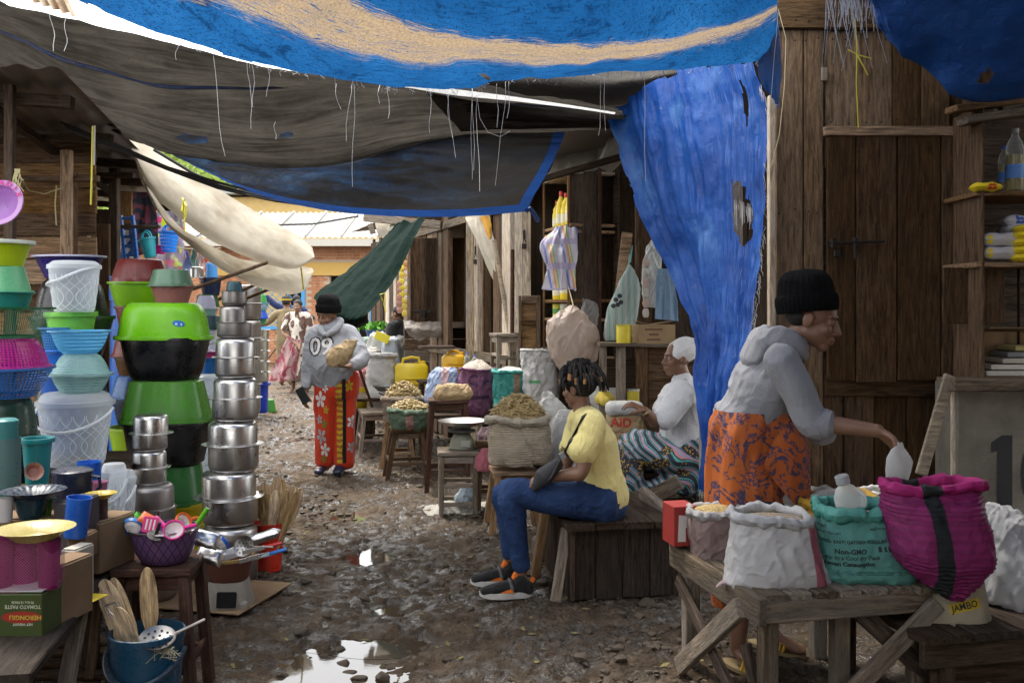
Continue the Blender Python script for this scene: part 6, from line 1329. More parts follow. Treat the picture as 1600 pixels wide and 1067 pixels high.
 t,o=sack('teal plastic lined sack printed with black lettering, holding a white jug',3.58,[(1350,906,66,.14),(1350,897,78,.25),(1347,870,72,.27),(1342,835,68,.26),(1340,806,64,.25),(1338,792,58,.23)],sackm((.10,.32,.28),.4,gloss=.55),.026,sackm((.10,.42,.36),.25,transl=.2,gloss=.7),grain((.5,.45,.35)),-.02,.012,seed=9,wr=.009)
 ink=flat((.02,.03,.035),.7,name='black_ink')
 for txt,px,py,s_,bo in (('BATCH NO.',1300,826,.011,.0002),('MFG DATE:',1298,838,.012,.0003),('Best before: Sept 2022',1310,846,.010,.0002),('ADDRESS: EAST: GATSIBO: KIZIGURO',1345,858,.0155,.0005),('Non-GMO',1345,873,.024,.0009),('Keep in a Cool dry Place',1345,883,.0200,.0003),('Human Consumption',1343,893,.0200,.0010),('MADE IN RWANDA',1395,836,.010,.0003)):
  decal('lettering',text_mesh(txt,s_,bo),ink,o,P(px,py,3.0)+(P(px,py,3.58)-P(px,py,3.0))*.62,(1,0,.04),(0,0,1),.002,t,cut=.03)
 for k,px in enumerate((1398,1407,1414)):decal('symbol',rect_mesh(.010,.020-.003*(k == 1)),ink,o,P(px,868,3.36),(1,.2,.2),(0,0,1),.002,t)
 for k in range(3):
  me=rect_mesh(.30,.0022);decal('printed_line',me,flat((.03,.14,.13),.7,name='teal_ink'),o,P(1352,899+k*2.4,3.4),(1,0,-.01),(0,0,1),.002,t,cut=.015)
 sack('golden yellow sack behind the teal sack',3.92,[(1310,868,58,.22),(1312,840,60,.25),(1312,800,60,.25),(1310,782,56,.23)],sackm((.50,.29,.02),.45,gloss=.5),.024,None,grain((.45,.36,.2)),-.03,.0,seed=12,wr=.012)
 sack('plain white sack at the back of the table behind golden one',4.08,[(1250,850,58,.2),(1250,820,60,.22),(1250,782,56,.22),(1250,770,52,.2)],sackm((.62,.62,.62),.5),.022,None,grain((.6,.55,.45)),-.03,.0,seed=14,wr=.010)
 sack('small white sack behind the magenta sack',4.12,[(1390,850,40,.2),(1390,810,42,.2),(1388,772,40,.2)],sackm((.64,.64,.64),.5),.016,None,grain((.6,.55,.45)),-.03,.0,seed=15,wr=.010)
 sack('tall magenta sack with black stripe, leaning at the table end',3.42,[(1490,936,6,.04),(1489,928,20,.10),(1482,905,48,.18),(1472,865,72,.28),(1458,800,76,.28),(1455,770,74,.21),(1456,758,70,.19)],stripe((.25,.018,.13),(.012,.016,.02),0,-.085,-.030,hfz=-.17,name='ribbed_sack'),.020,stripe((.42,.015,.17),(.012,.014,.016),0,-.10,-.035,hfz=-.13,name='magenta_rim'),grain((.5,.42,.3)),-.01,.012,seed=18,wr=.007,hf=.0032)
 # scoop jug stuck in teal sack
 wj=clearp((.80,.83,.80),.5,name='milky_plastic')
 t=thing('measuring_jug','milky cut-open plastic jug with grey cap stuck in the teal sack','jug',P(1330,797,3.5));t.rotation_euler=(R(0),R(-16),0)
 obj('body',MB().lathe([(.046,-.03),(.050,.02),(.048,.06),(.034,.085),(.020,.098),(.019,.108)],32,sx=1,sy=.8),wj,t);obj('cap',MB().lathe([(.025,.103),(.025,.130),(.022,.133),(.001,.133)],24),plastic((.38,.40,.42)),t);obj('handle',MB().tube([(.036,-.012,.075),(.050,-.024,.055),(.050,-.026,.03),(.038,-.03,.01)],.009,8),wj,t)
 obj('neck_ring',MB().lathe([(.021,.100),(.024,.102),(.021,.104)],24),plastic((.6,.62,.63)),t)
 # red box
 p,r,h=dims(1046,1084,790,852,3.98);t=thing('product_box','small red and white carton at the table corner behind sacks','box',p+V(.0,.05,0),.22)
 bb=obj('carton',MB().box((0,0,h/2),(2*r,.13,h),None,.002),flat((.27,.025,.02),.55,name='red_carton'),t);obj('white_panel',MB().add([(-.035,-.0665,.02),(.0,-.0665,.02),(.0,-.0665,.075),(.03,-.0665,.085),(.015,-.0665,.125),(-.03,-.0665,.13)],[(0,1,2,3,4,5)]),flat((.6,.57,.53),.5,name='carton_white'),t)
 # bag printed JAMBO
 t,o,g=loft('printed_bag','cream bag with yellow name panel wedged below the magenta sack','bag',3.52,[(1486,976,48,.10),(1486,968,58,.16),(1484,945,56,.16),(1486,912,50,.12),(1488,890,46,.06)],sackm((.42,.37,.28),.7),2.8,.010,seed=3)
 decal('name_panel',rect_mesh(.115,.034),flat((.55,.40,.02),.6,name='yellow_panel'),o,P(1512,950,3.42),(1,0,.22),(-.2,0,1),.002,t,cut=.015);decal('lettering',text_mesh('JAMBO',.032,.0006),ink,o,P(1512,950,3.42),(1,0,.22),(-.2,0,1),.004,t)
 cp=sackm((.50,.50,.51),.4,gloss=.6)
 loft('plastic_bag','crumpled white plastic sack slumped on the dark low bench','bag',3.75,[(1578,938,56,.30),(1580,925,68,.36),(1582,880,62,.34),(1585,840,52,.28),(1570,805,36,.18),(1556,788,12,.06)],cp,2.0,.03,13,seed=4,nu=130,nv=110)
 # ---------- plank bench of the girl
 b=thing('plank_bench','dark box bench of weathered planks under the seated girl','bench',(.50,5.3,0),.16)
 for k in range(4):plank('seat_board',V(-.22+k*.155,-.42,.385),V(-.22+k*.155,.40,.385),.15,.035,W_DARK,b,loc=True,rag=.004)
 for k in range(4):plank('front_board',V(-.2+k*.145,-.34,.0),V(-.2+k*.145,-.34,.365),.14,.025,W_BLACK,b,up=(0,-1,0),loc=True,rag=.002)
 for k in range(5):plank('side_board',V(.30,-.3+k*.14,.0),V(.30,-.3+k*.14,.365),.135,.025,W_DARK,b,up=(1,0,0),loc=True);plank('side_board',V(-.25,-.3+k*.14,.0),V(-.25,-.3+k*.14,.365),.135,.025,W_DARK,b,up=(1,0,0),loc=True)
 plank('leg',V(-.34,-.36,0),V(-.27,-.30,.36),.05,.04,W_GREY,b,up=(0,1,0),loc=True);plank('leg',V(-.36,.1,0),V(-.30,.12,.36),.05,.05,W_WARM,b,up=(0,1,0),loc=True)
 obj('stone_block',MB().box((XY(852,5.75),5.75,.06),(.13,.16,.13),Matrix.Rotation(.3,4,'Z'),.02),flat((.13,.11,.09),.9,name='block_stone',bmp=.6),label='rough grey stone block beside the box bench',cat='stone block')
 for (a,c_,lab,m,ww) in (((995,790,5.6),(1062,752,5.5),'weathered plank lying tilted behind the box bench',W_GREY,.09),((1005,770,5.5),(1060,820,5.0),'grey plank sloping down behind the red carton',W_GREY,.07),((1018,835,5.1),(1068,800,5.0),'short dark plank propped behind the table',W_DARK,.06)):plank('loose_plank',P(*a),P(*c_),.05,ww,m,None,label=lab,cat='plank')
def make_middle_goods():
 fishm=grain((.28,.21,.10),60)
 # stool with dried fish sack
 st_=stool
 st_('warm brown stool carrying the big sack of dried fish',802,0,6.55,.30,.405,W_WARM,rz=.15,splay=.05,leg=.038,rails=())
 sack('large beige ribbed sack heaped with dried fish, on a warm brown stool',6.5,[(810,726,38,.20),(811,721,47,.30),(812,700,49,.33),(811,672,48,.31),(809,655,45,.29)],sackm((.42,.35,.26),.6,gloss=.4),.028,sackm((.48,.42,.33),.5),fishm,.0,.16,seed=21,wr=.010,fish=420,hf=.0022)
 # weighing scale on a stool
 st_('grey slatted stool carrying the weighing scale',715,0,7.1,.30,.45,W_GREY,rz=.1,splay=.0,leg=.035,slats=3,rails=(.15,.45))
 p=V(XY(722,7.1),7.1,.45);t=thing('weighing_scale','old iron weighing scale with wide steel pan','scale',p)
 obj('base',MB().lathe([(.001,0),(.095,0),(.10,.012),(.092,.03),(.085,.07),(.06,.11),(.04,.125)],28,sx=1,sy=.8,ex=2.6),flat((.16,.16,.12),.5,metal=.4,name='scale_iron',bmp=.3),t);obj('tray',MB().lathe([(.001,.13),(.10,.13),(.104,.145),(.09,.15),(.001,.15)],28,sy=.8),flat((.10,.10,.095),.45,metal=.5,name='scale_plate'),t);obj('dial',MB().box((.03,-.075,.05),(.07,.012,.05),None,.005),flat((.3,.3,.26),.4,name='dial'),t)
 obj('pan',MB().lathe([(.001,.165),(.08,.168),(.14,.185),(.178,.21),(.18,.214),(.137,.192),(.08,.174),(.001,.171)],44),steel((.5,.5,.5),.3),t);obj('post',MB().lathe([(.02,.145),(.02,.17)],12),IRON,t)
 # tall stool with paper bag
 st_('tall dark brown stool under the folded paper bag',700,0,8.0,.33,.74,W_RED,rz=.12,splay=.05,leg=.04,rails=(.22,))
 pk=Nd('kraft_paper');v=pk.co('Object',rnd=False);s=pk.noise(v,8,5);cr=pk.noise(v,30,4,.7,.8);kp=pk.done(pk.bsdf(pk.mix(s,(.28,.19,.09),(.45,.33,.18)),.75,nrm=pk.bump(cr,.7,.012)));globals()['KRAFT']=kp
 loft('paper_bag','crumpled brown paper bag with rolled mouth on the tall stool','bag',7.95,[(709,623,30,.2),(709,616,32,.24),(708,608,30,.2),(706,600,24,.14)],kp,2.2,.022,12,seed=5)
 # green sack stool, beige fish sack stool
 st_('dark brown stool under the green sack of dried fish',636,0,8.55,.30,.43,W_BROWN,rz=.2,splay=.07,rails=(.3,))
 sack('short green sack with pink stripe heaped with dried fish',8.5,[(640,672,22,.18),(640,662,30,.26),(640,648,33,.30),(640,641,32,.28)],stripe((.10,.15,.10),(.36,.2,.18),0,-.02,.05,name='green_sack'),.024,sackm((.13,.19,.13),.6),fishm,.0,.085,seed=23,wr=.012,fish=240)
 st_('pale brown stool under the beige sack of dried fish',622,0,9.15,.26,.42,W_WARM,rz=.1,splay=.06,rails=(.3,))
 sack('grey beige sack of dried fish behind the green sack',9.1,[(630,664,26,.2),(630,655,31,.28),(630,636,31,.29),(630,622,29,.27)],sackm((.27,.22,.165),.8,gloss=.2),.026,None,fishm,.0,.15,seed=24,wr=.012,fish=260)
 st_('low grey bench beside the white drum sack',588,0,9.9,.34,.44,W_GREY,rz=.25,splay=.05,slats=3,dep=.42,rails=(.35,))
 # platform with sacks
 t=thing('trestle_table','low dark trestle table under the purple and teal sacks','table',(.0,9.0,0),.32)
 for k in range(4):plank('plank',V(-.95,-.1+k*.2,.52),V(.95,-.1+k*.2,.52),.19,.03,W_DARK,t,loc=True)
 for x in (-.85,0,.85):
  for y in (-.12,.5):plank('leg',V(x,y,0),V(x,y,.5),.06,.06,W_DARK,t,up=(0,1,0),loc=True)
 t,o=sack('purple sack printed with a dark star, heaped with flour',8.75,[(746,648,24,.22),(746,640,29,.32),(746,610,29,.33),(746,585,28,.31),(746,576,26,.3)],sackm((.19,.07,.14),.6),.012,None,grain((.48,.42,.36),120),.0,.09,seed=31,wr=.012)
 dk=flat((.05,.015,.05),.7,name='dark_purple_ink');me=bpy.data.meshes.new('s');me.from_pydata([((.018 if k % 2 else .042)*math.sin(k*math.pi/5),(.018 if k % 2 else .042)*math.cos(k*math.pi/5),0) for k in range(10)],[],[tuple(range(10))]);decal('star',me,dk,o,P(757,598,8.5),(1,0,0),(0,0,1),.003,t)
 decal('lettering',text_mesh('C',.13,.004),dk,o,P(738,596,8.5),(1,0,0),(0,0,1),.003,t);decal('print',rect_mesh(.18,.03),dk,o,P(748,622,8.5),(1,0,0),(0,0,1),.003,t)
 sack('teal sack with brown stripe and white flour inside',8.55,[(799,650,24,.22),(799,641,28,.31),(799,615,28,.33),(799,588,28,.31),(799,580,27,.3)],stripe((.03,.24,.21),(.22,.15,.10),0,.02,.075,name='teal_sack'),.016,sackm((.05,.34,.30),.5),grain((.66,.64,.6),120),.0,.05,seed=32,wr=.011)
 t,o=sack('tall white sack with small green print beside the teal sack',8.45,[(843,640,22,.2),(843,630,26,.26),(843,600,27,.28),(842,565,27,.27),(842,546,26,.24)],sackm((.58,.58,.57),.55),.012,None,grain((.6,.58,.5)),-.02,0,seed=33,wr=.013)
 decal('print',rect_mesh(.10,.022),flat((.06,.3,.12),.6,name='green_ink'),o,P(836,598,8.2),(1,0,0),(0,0,1),.003,t)
 loft('blanket_bundle','bundle of blue, pink and white cloth beside the purple sack','bundle',8.9,[(690,632,24,.24),(690,622,28,.3),(692,600,26,.26),(694,580,20,.16),(698,575,10,.08)],stripe((.30,.38,.55),(.55,.38,.40),0,.0,.07,name='striped_cloth'),2.2,.035,10,seed=6)
 loft('plastic_bag','white plastic bag leaning beside the fish sack','bag',6.95,[(868,720,26,.2),(868,712,32,.26),(868,680,32,.26),(864,645,26,.2),(856,622,12,.08),(852,612,4,.03)],sackm((.6,.6,.58),.5),2.0,.03,10,seed=8)
 loft('plastic_bag','white ribbed plastic sack behind the seated girl','bag',6.7,[(893,760,30,.24),(893,750,36,.3),(893,700,36,.3),(890,660,28,.22),(886,640,12,.1)],sackm((.6,.6,.6),.5),2.2,.02,10,seed=10,hf=.002)
 loft('cloth_bundle','dark maroon cloth bundle under the scale pan','bundle',7.6,[(770,705,20,.2),(770,695,25,.24),(768,680,24,.22),(764,665,14,.1)],cloth((.10,.06,.07),name='maroon_cloth'),2,.03,10,seed=11);loft('cloth_bundle','pink cloth bundle beside the fish sack stool','bundle',7.0,[(757,735,12,.12),(757,728,16,.16),(757,712,14,.14),(759,700,6,.06)],cloth((.42,.13,.17),name='pink_cloth'),2,.02,10,seed=12)
 stool('grey brown stool half hidden behind the scale stool',768,0,7.15,.24,.50,W_BROWN,rz=.1,splay=.02,rails=(.3,))
 # jerrycans
 def jerry(label,x0,x1,y0,y1,Y,col,dep=.2,rz=0.2):
  p,r,h=dims(x0,x1,y0,y1,Y);t=thing('jerrycan',label,'jerrycan',p,rz);m=plastic(col,.35);hb=h*.86
  b=MB().box((0,0,hb/2),(2*r,dep,hb),None,.03);obj('body',b.mesh('body',60),m,t);obj('handle',MB().tube([(-r*.55,0,hb-.01),(-r*.5,0,h-.02),(0,0,h),(r*.45,0,h-.01),(r*.55,0,hb-.01)],.016,8),m,t);obj('cap',MB().lathe([(.03,0),(.03,.03),(.001,.032)],16,c=(r*.72,0,hb-.005)),m,t)
  obj('ridge',MB().box((0,-dep/2-.003,hb*.5),(2*r*.7,.012,hb*.06),None,.004).box((0,-dep/2-.003,hb*.62),(2*r*.7,.012,hb*.05),None,.004),m,t);return t
 YEL=(.72,.53,.012)
 bt=thing('low_table','low hidden table behind the grey bench holding jerrycans','table',(-1.2,10.6,0),.3)
 for k in range(4):plank('plank',V(-.7,-.25+k*.2,.52),V(.8,-.25+k*.2,.52),.19,.03,W_DARK,bt,loc=True)
 for x in (-.6,.7):
  for y in (-.25,.35):plank('leg',V(x,y,0),V(x,y,.5),.06,.06,W_DARK,bt,up=(0,1,0),loc=True)
 jerry('large yellow jerrycan behind the beige fish sack',617,668,558,628,10.3,YEL);t=jerry('yellow oil can with flower label beside the oil bottles',691,726,548,590,9.9,(.75,.42,.008));
 sl_=thing('side_shelf','small dark plank shelf under the yellow oil can','shelf',P(715,592,9.9),.3);plank('plank',V(-.4,0,-.02),V(.3,0,-.02),.3,.03,W_DARK,sl_,loc=True);plank('plank',V(-.4,0,.33),V(-.05,0,.33),.2,.03,W_DARK,sl_,loc=True)
 for x in (-.38,.28):plank('leg',V(x,0,-.78),V(x,0,-.035),.05,.05,W_DARK,sl_,up=(0,1,0),loc=True)
 bottle(730,582,9.6,.2,.034,'small oil bottle with blue cap beside the yellow oil can',flat((.1,.2,.6),.4,name='blue_print2'),lab=(.6,.45,.05));bottle(742,580,9.5,.16,.034,'smaller oil bottle with blue cap in front of the shutter',flat((.1,.2,.6),.4,name='blue_print2'),lab=(.6,.45,.05))
 t,o,g=loft('drum_sack','bulging white sack tied round its neck beside the yellow jerrycan','sack',10.4,[(596,640,16,.2),(597,628,22,.3),(597,590,25,.34),(597,566,21,.28),(598,560,19,.24),(598,556,24,.32),(598,552,20,.28)],sackm((.55,.55,.53),.6),2.0,.010,8,seed=14)
 tub('yellow square bucket beside the white drum sack',550,577,604,637,11.0,(.75,.56,.01),base=.9,ex=3,name='plastic_bucket',cat='bucket',dz=-.26 if 0 else 0);obj('support_crate',MB().box((XY(563,11),11.0,.175),(.3,.3,.345),None,.01),W_DARK,label='dark crate under the yellow square bucket',cat='crate')
 loft('cloth_bundle','rosy pink bundle on the yellow square bucket','bundle',11.0,[(566,604,12,.18),(566,596,14,.2),(567,582,13,.18),(567,574,8,.1)],cloth((.50,.2,.22),name='rose_cloth'),2,.02,8,seed=15)
 p=P(604,612,9.85);t=thing('balance_pan','dark hanging balance pan over the grey bench','scale',p);obj('pan',MB().lathe([(.001,0),(.09,.01),(.14,.06),(.142,.062),(.088,.014),(.001,.004)],32),steel((.2,.2,.2),.4),t);obj('bracket',MB().tube([(-.08,0,-.01),(0,-.02,-.05),(.08,0,-.01)],.008,6).tube([(0,-.02,-.05),(.02,0,-.2)],.012,6),IRON,t)
 obj('leaning_stick',MB().tube([P(558,566,9.6),P(582,636,9.75)],.016,6),W_BROWN,label='brown stick leaning by the balance pan',cat='stick')
 # heaps of bags far in the middle
 for k,(cx,y0,y1,hw,Y,c,lab) in enumerate(((590,560,520,18,13.2,(.48,.49,.46),'grey white sack heap behind the drum sack'),(612,556,526,16,13.0,(.40,.46,.52),'pale blue sack in the far heap'),(572,556,528,14,13.6,(.36,.48,.4),'pale green sack in the far heap'),(628,552,524,12,13.3,(.5,.5,.48),'white sack at the end of the far heap'),(583,575,545,14,12.4,(.42,.40,.37),'grey plastic bag low in the far heap'))):
  loft('sack_bundle',lab,'sack',Y,[(cx,640,hw*.8,.3),(cx,620,hw,.4),(cx,(y0+y1)/2+20,hw,.4),(cx,y1+6,hw*.8,.3),(cx,y1,hw*.4,.15)],sackm(c,.6),2.2,.05,6,seed=20+k,nu=48,nv=36)
 t=tub('blue tray of green leaves on the far sacks',570,604,516,526,13.4,(.03,.12,.28),base=.85);b=MB()
 for k in range(90):q=V(random.gauss(0,.09),random.gauss(0,.06),.09+random.uniform(0,.09));u=V(random.uniform(-1,1),random.uniform(-1,1),random.uniform(.2,1)).normalized()*.05;w_=u.orthogonal().normalized()*.02;b.add([q-u,q+w_,q+u,q-w_],[(0,1,2,3)])
 obj('green_leaves',b.mesh('green_leaves',0),cloth((.10,.3,.03),name='leaf_green'),loc=P(588,524,13.4),label='heap of fresh green leaves in the blue tray',cat='leaves',kind='stuff')
 obj('price_card',MB().box((0,0,0),(.2,.01,.11),Matrix.Rotation(.4,4,'Y')),flat((.75,.65,.05),.6,name='yellow_card'),loc=P(597,527,12.8),label='tilted yellow card stuck in the far sacks',cat='card')
 for k,(px,py,c,lab) in enumerate(((633,412,(.6,.32,.12),'orange sachet strip hanging at the far stall'),(628,440,(.75,.6,.05),'yellow sachet strip hanging at the far stall'),(636,445,(.7,.68,.6),'white sachet strip hanging at the far stall'),(632,470,(.7,.55,.1),'golden packet strip hanging low at the far stall'),(624,465,(.5,.25,.2),'red packet strip hanging at the far stall'))):
  t=thing('sachet_strip',lab,'sachets',P(px,py-28,12.6))
  for j in range(5):obj('sachet',pillow((0,0,-.06-j*.085),.075,.014,.082,j+k).mesh('sachet',180),flat(mul(c,1-.15*(j % 2)),.35,name='sachet_foil'),t)
 # hanging bags by the cabinet
 d=Nd('checked_bag');v=d.co('Object',rnd=False);x,y,z=d.sep(v);w1=d.math('FRACT',d.math('MULTIPLY',d.math('ADD',x,d.math('MULTIPLY',z,.18)),7.0));w2=d.math('FRACT',d.math('MULTIPLY',z,5.0))
 c=d.ramp(w1,[(0,(.48,.46,.55)),(.22,(.16,.2,.45)),(.34,(.5,.48,.55)),(.5,(.55,.25,.2)),(.6,(.6,.5,.2)),(.68,(.2,.4,.28)),(.76,(.5,.48,.55))],'CONSTANT');c=d.mix(d.math('LESS_THAN',w2,.25),c,(.38,.34,.5));chk=d.done(d.mixs(.2,d.bsdf(c,.5,nrm=d.bump(d.noise(v,30),.3,.01)),d.n('ShaderNodeBsdfTranslucent',{'Color':c})))
 sheet('checked_bag',[[(866,362,7.75),(880,355,7.7),(893,356,7.7),(902,362,7.75)],[(845,385,7.7),(872,390,7.6),(893,390,7.62),(906,385,7.7)],[(856,420,7.7),(874,425,7.58),(890,425,7.6),(903,420,7.7)],[(846,452,7.7),(872,454,7.6),(890,452,7.6),(905,455,7.7)]],60,60,chk,wr=.02,fold=.07,fdir=5,seed=41,label='folded checked shopping bags hanging on the shelf cabinet',cat='bag')
 d=Nd('rosy_plastic');v=d.co('Object',rnd=False);cr=d.noise(v,9,5,.7,1.0);ros=d.done(d.mixs(.3,d.bsdf((.52,.42,.36),.3,nrm=d.bump(cr,.6,.02)),d.n('ShaderNodeBsdfTranslucent',{'Color':(.5,.38,.3)})))
 loft('plastic_bag','big rosy translucent plastic bag hanging on the cabinet front','bag',7.35,[(898,584,14,.1),(898,575,26,.22),(897,548,37,.34),(896,520,40,.34),(892,498,30,.24),(894,484,14,.12),(896,477,5,.05)],ros,2.0,.035,7,seed=42)
 obj('hook_string',MB().tube([P(896,478,7.35),P(890,455,7.5),P(886,440,7.7)],.004,5),CORD,label='string holding the rosy plastic bag',cat='string')
 loft('plastic_bag','dull grey plastic bag hanging behind the rosy one','bag',7.6,[(918,540,8,.08),(920,510,12,.12),(920,480,14,.12),(914,466,8,.06)],sackm((.25,.24,.23),.6),2,.03,10,seed=43)
 d=Nd('green_stripe_bag');v=d.co('Object',rnd=False);x,y,z=d.sep(v);w1=d.wave(d.co('Object',(1,0,-.33),rnd=False),6.5,2.0,2,dirn='X');c=d.ramp(w1,[(0,(.22,.42,.36)),(.35,(.52,.58,.5)),(.55,(.25,.32,.42)),(.8,(.5,.56,.52))]);gsb=d.done(d.mixs(.2,d.bsdf(c,.45,nrm=d.bump(d.noise(v,25),.3,.01)),d.n('ShaderNodeBsdfTranslucent',{'Color':c})))
 t,o,g=loft('striped_bag','pale green striped bag hanging from a loop beside the crates','bag',7.3,[(962,532,16,.06),(966,522,22,.09),(974,480,24,.09),(982,446,17,.07),(984,424,8,.04),(983,414,2,.02)],gsb,2.0,.015,10,seed=44);obj('strap',MB().tube([P(983,416,7.3)-Vector(t.location),P(984,398,7.35)-Vector(t.location),P(988,384,7.4)-Vector(t.location),P(985,410,7.3)-Vector(t.location)],.006,5),plastic((.1,.3,.28)),t)
 fl=flat((.03,.03,.04),.6,name='dark_flower')
 for k in range(5):me=bpy.data.meshes.new('d');me.from_pydata([(.018*math.cos(a),.018*math.sin(a),0) for a in np.linspace(0,6.28,12,False)],[],[tuple(range(12))]);decal('dot',me,fl,o,P((966,972,969,962,974)[k],(468,462,476,478,472)[k],7.1),(1,0,0),(0,0,1),.003,t)
 loft('clear_bag','clear plastic strip of sachets hanging beside the curtain','bag',7.2,[(1014,480,7,.05),(1016,450,14,.08),(1018,410,14,.08),(1022,375,8,.05)],clearp((.75,.78,.76),.45),2,.03,12,seed=45);sheet('plastic_sheet',[[(1028,420,7.1),(1040,420,7.05),(1054,420,7.1)],[(1024,460,7.1),(1042,460,7.05),(1058,462,7.1)],[(1022,498,7.1),(1042,500,7.05),(1062,502,7.1)]],30,30,tarp((.24,.38,.55),transl=.3,dirt=.15,name='pale_blue_plastic'),wr=.02,fold=.03,label='pale blue folded plastic hanging beside the curtain',cat='plastic sheet')
 t=thing('sachet_strip','white sachet strip hanging beside the clear plastic','sachets',P(1009,400,7.15));
 for j in range(6):obj('sachet',pillow((0,0,-.05-j*.075),.05,.015,.065,j).mesh('sachet',180),flat((.6,.57,.5) if j % 2 else (.55,.4,.35),.4,name='sachet_paper'),t)
 # crates behind the seated seller
 c=thing('wooden_crate','grey brown open crate shelf behind the seated seller','crate',(XY(1010,7.2),7.2,0));
 plank('top',P(934,537,7.1),P(1100,540,7.1),.34,.025,W_GREY,c,rag=.003)
 for a,b_,m in ((936,948,W_GREY),(962,978,W_GREY),(993,1012,W_BROWN)):vplank(a,b_,540,790,6.98,m,c,.025,name='slat')
 for k in range(5):hplank(1012,1110,542+k*27,568+k*27,7.0,W_BROWN,c,.022,name='side_board')
 hplank(936,1010,650,664,7.3,W_BROWN,c,.02,name='back_board');hplank(936,1010,560,640,7.3,W_DARK,c,.02,name='back_board')
 t,b_,p,r,h=None,None,None,None,None
 p,r,h=dims(992,1050,507,538,7.05);t=thing('cardboard_box','open brown printed carton on the crate shelf','box',p,.1);bb=obj('carton',MB().box((0,0,h/2),(2*r,.2,h),None,.002),card((.42,.29,.16)),t)
 obj('flap',MB().box((-.08,-.02,h+.01),(.14,.12,.004),Matrix.Rotation(.25,4,'Y')),card((.42,.29,.16)),t);obj('flap',MB().box((.06,.03,h+.012),(.15,.14,.004),Matrix.Rotation(-.15,4,'Y')),card((.42,.29,.16)),t)
 for k,s_ in enumerate((.13,.07,.10)):decal('print',rect_mesh(s_,.012),flat((.12,.05,.03),.7,name='carton_ink'),bb,P(1024,515+k*8,6.9),(1,.1,0),(0,0,1),.002,t)
 p=P(975,539,7.0);t=thing('tin_can','tall yellow printed can on the crate shelf','can',p);obj('body',MB().lathe([(.001,0),(.055,0),(.056,.14),(.053,.145),(.001,.145)],24),flat((.62,.50,.02),.35,name='yellow_can',sc=60),t);obj('lid',MB().lathe([(.057,.138),(.058,.15),(.001,.151)],24),flat((.5,.42,.05),.4,name='can_lid'),t)
 p=P(990,652,7.0);t=thing('tin_can','yellow can with flat top inside the crate','can',p);obj('body',MB().lathe([(.001,0),(.05,0),(.05,.2),(.001,.2)],24),flat((.45,.36,.03),.4,name='yellow_can2',sc=40),t);obj('lid',MB().lathe([(.052,.195),(.052,.21),(.001,.211)],24),steel((.4,.4,.38)),t)
 # AID sack and white bag
 t,o,g=loft('printed_sack','brown paper sack printed with red letters beside the seated seller','sack',6.75,[(978,698,26,.16),(978,690,31,.22),(978,665,31,.22),(978,640,29,.18)],kp,2.6,.010,10,seed=51);decal('lettering',text_mesh('AID',.085,.003),flat((.45,.05,.03),.7,name='red_ink'),o,P(972,662,6.6),(1,0,0),(0,0,1),.003,t);decal('lettering',text_mesh('from the people',.022,.0004),flat((.2,.1,.08),.7,name='faded_ink'),o,P(975,676,6.6),(1,0,0),(0,0,1),.003,t)
 loft('plastic_bag','white cloth bag folded on the brown printed sack','bag',6.72,[(977,646,28,.18),(977,640,30,.22),(976,632,28,.2),(975,627,22,.12)],sackm((.62,.62,.61),.5),2.4,.014,10,seed=52)
 lb=thing('low_table','low dark plank table under the brown printed sack','table',(XY(970,6.8),6.8,0),.1)
 for k in range(3):plank('plank',V(-.45,-.12+k*.13,.50),V(.25,-.12+k*.13,.50),.125,.03,W_DARK,lb,loc=True)
 for x in (-.4,.2):
  for y in (-.12,.14):plank('leg',V(x,y,0),V(x,y,.49),.05,.05,W_DARK,lb,up=(0,1,0),loc=True)
 for (cx,y0,y1,hw,Y,c,lab) in ((958,640,605,18,7.3,(.55,.55,.53),'white bag of meal behind the brown printed sack'),(925,640,600,20,7.6,(.56,.56,.54),'white lumpy bag behind the dreadlocked girl'),(945,628,614,12,7.0,(.55,.42,.05),'yellow packet on the bags behind the girl')):loft('plastic_bag',lab,'bag',Y,[(cx,y0+(60 if hw > 15 else 0),hw*.9,.2),(cx,y0,hw,.25),(cx,(y0+y1)/2,hw,.22),(cx,y1,hw*.4,.1)],sackm(c,.5),2.2,.025,9,seed=int(cx),nu=48,nv=36)
 stool('dark stool under the seated seller',1040,0,6.62,.40,.39,W_DARK,rz=.05,splay=.03,rails=(.35,))
 st=stool('rickety dark stand with two plank shelves before the stall doors',789,0,8.9,.24,.0+1.26,W_GREY,rz=.3,splay=.0,leg=.03,rails=(.62,.82),name='wooden_stand',cat='stand')
 # white rag on ground
 sheet('plastic_rag',[[(655,790,7.25),(690,783,7.35),(720,782,7.4),(760,785,7.35)],[(660,796,7.1),(690,794,7.12),(725,792,7.15),(755,794,7.1)],[(668,803,6.97),(690,806,6.92),(720,804,6.95),(750,802,6.98)]],60,30,tarp((.42,.40,.36),transl=.1,dirt=.4,name='dirty_plastic'),wr=.03,ws=(10,10,10),label='dirty white plastic sheet trodden under the scale stool',cat='plastic sheet');loft('cloth_bundle','pale blue and white rag under the scale stool','rag',7.15,[(728,785,14,.16),(728,776,16,.18),(730,764,10,.1),(734,756,4,.04)],cloth((.38,.46,.52),name='pale_rag'),2,.03,9,seed=61)
make_right_goods();make_middle_goods()
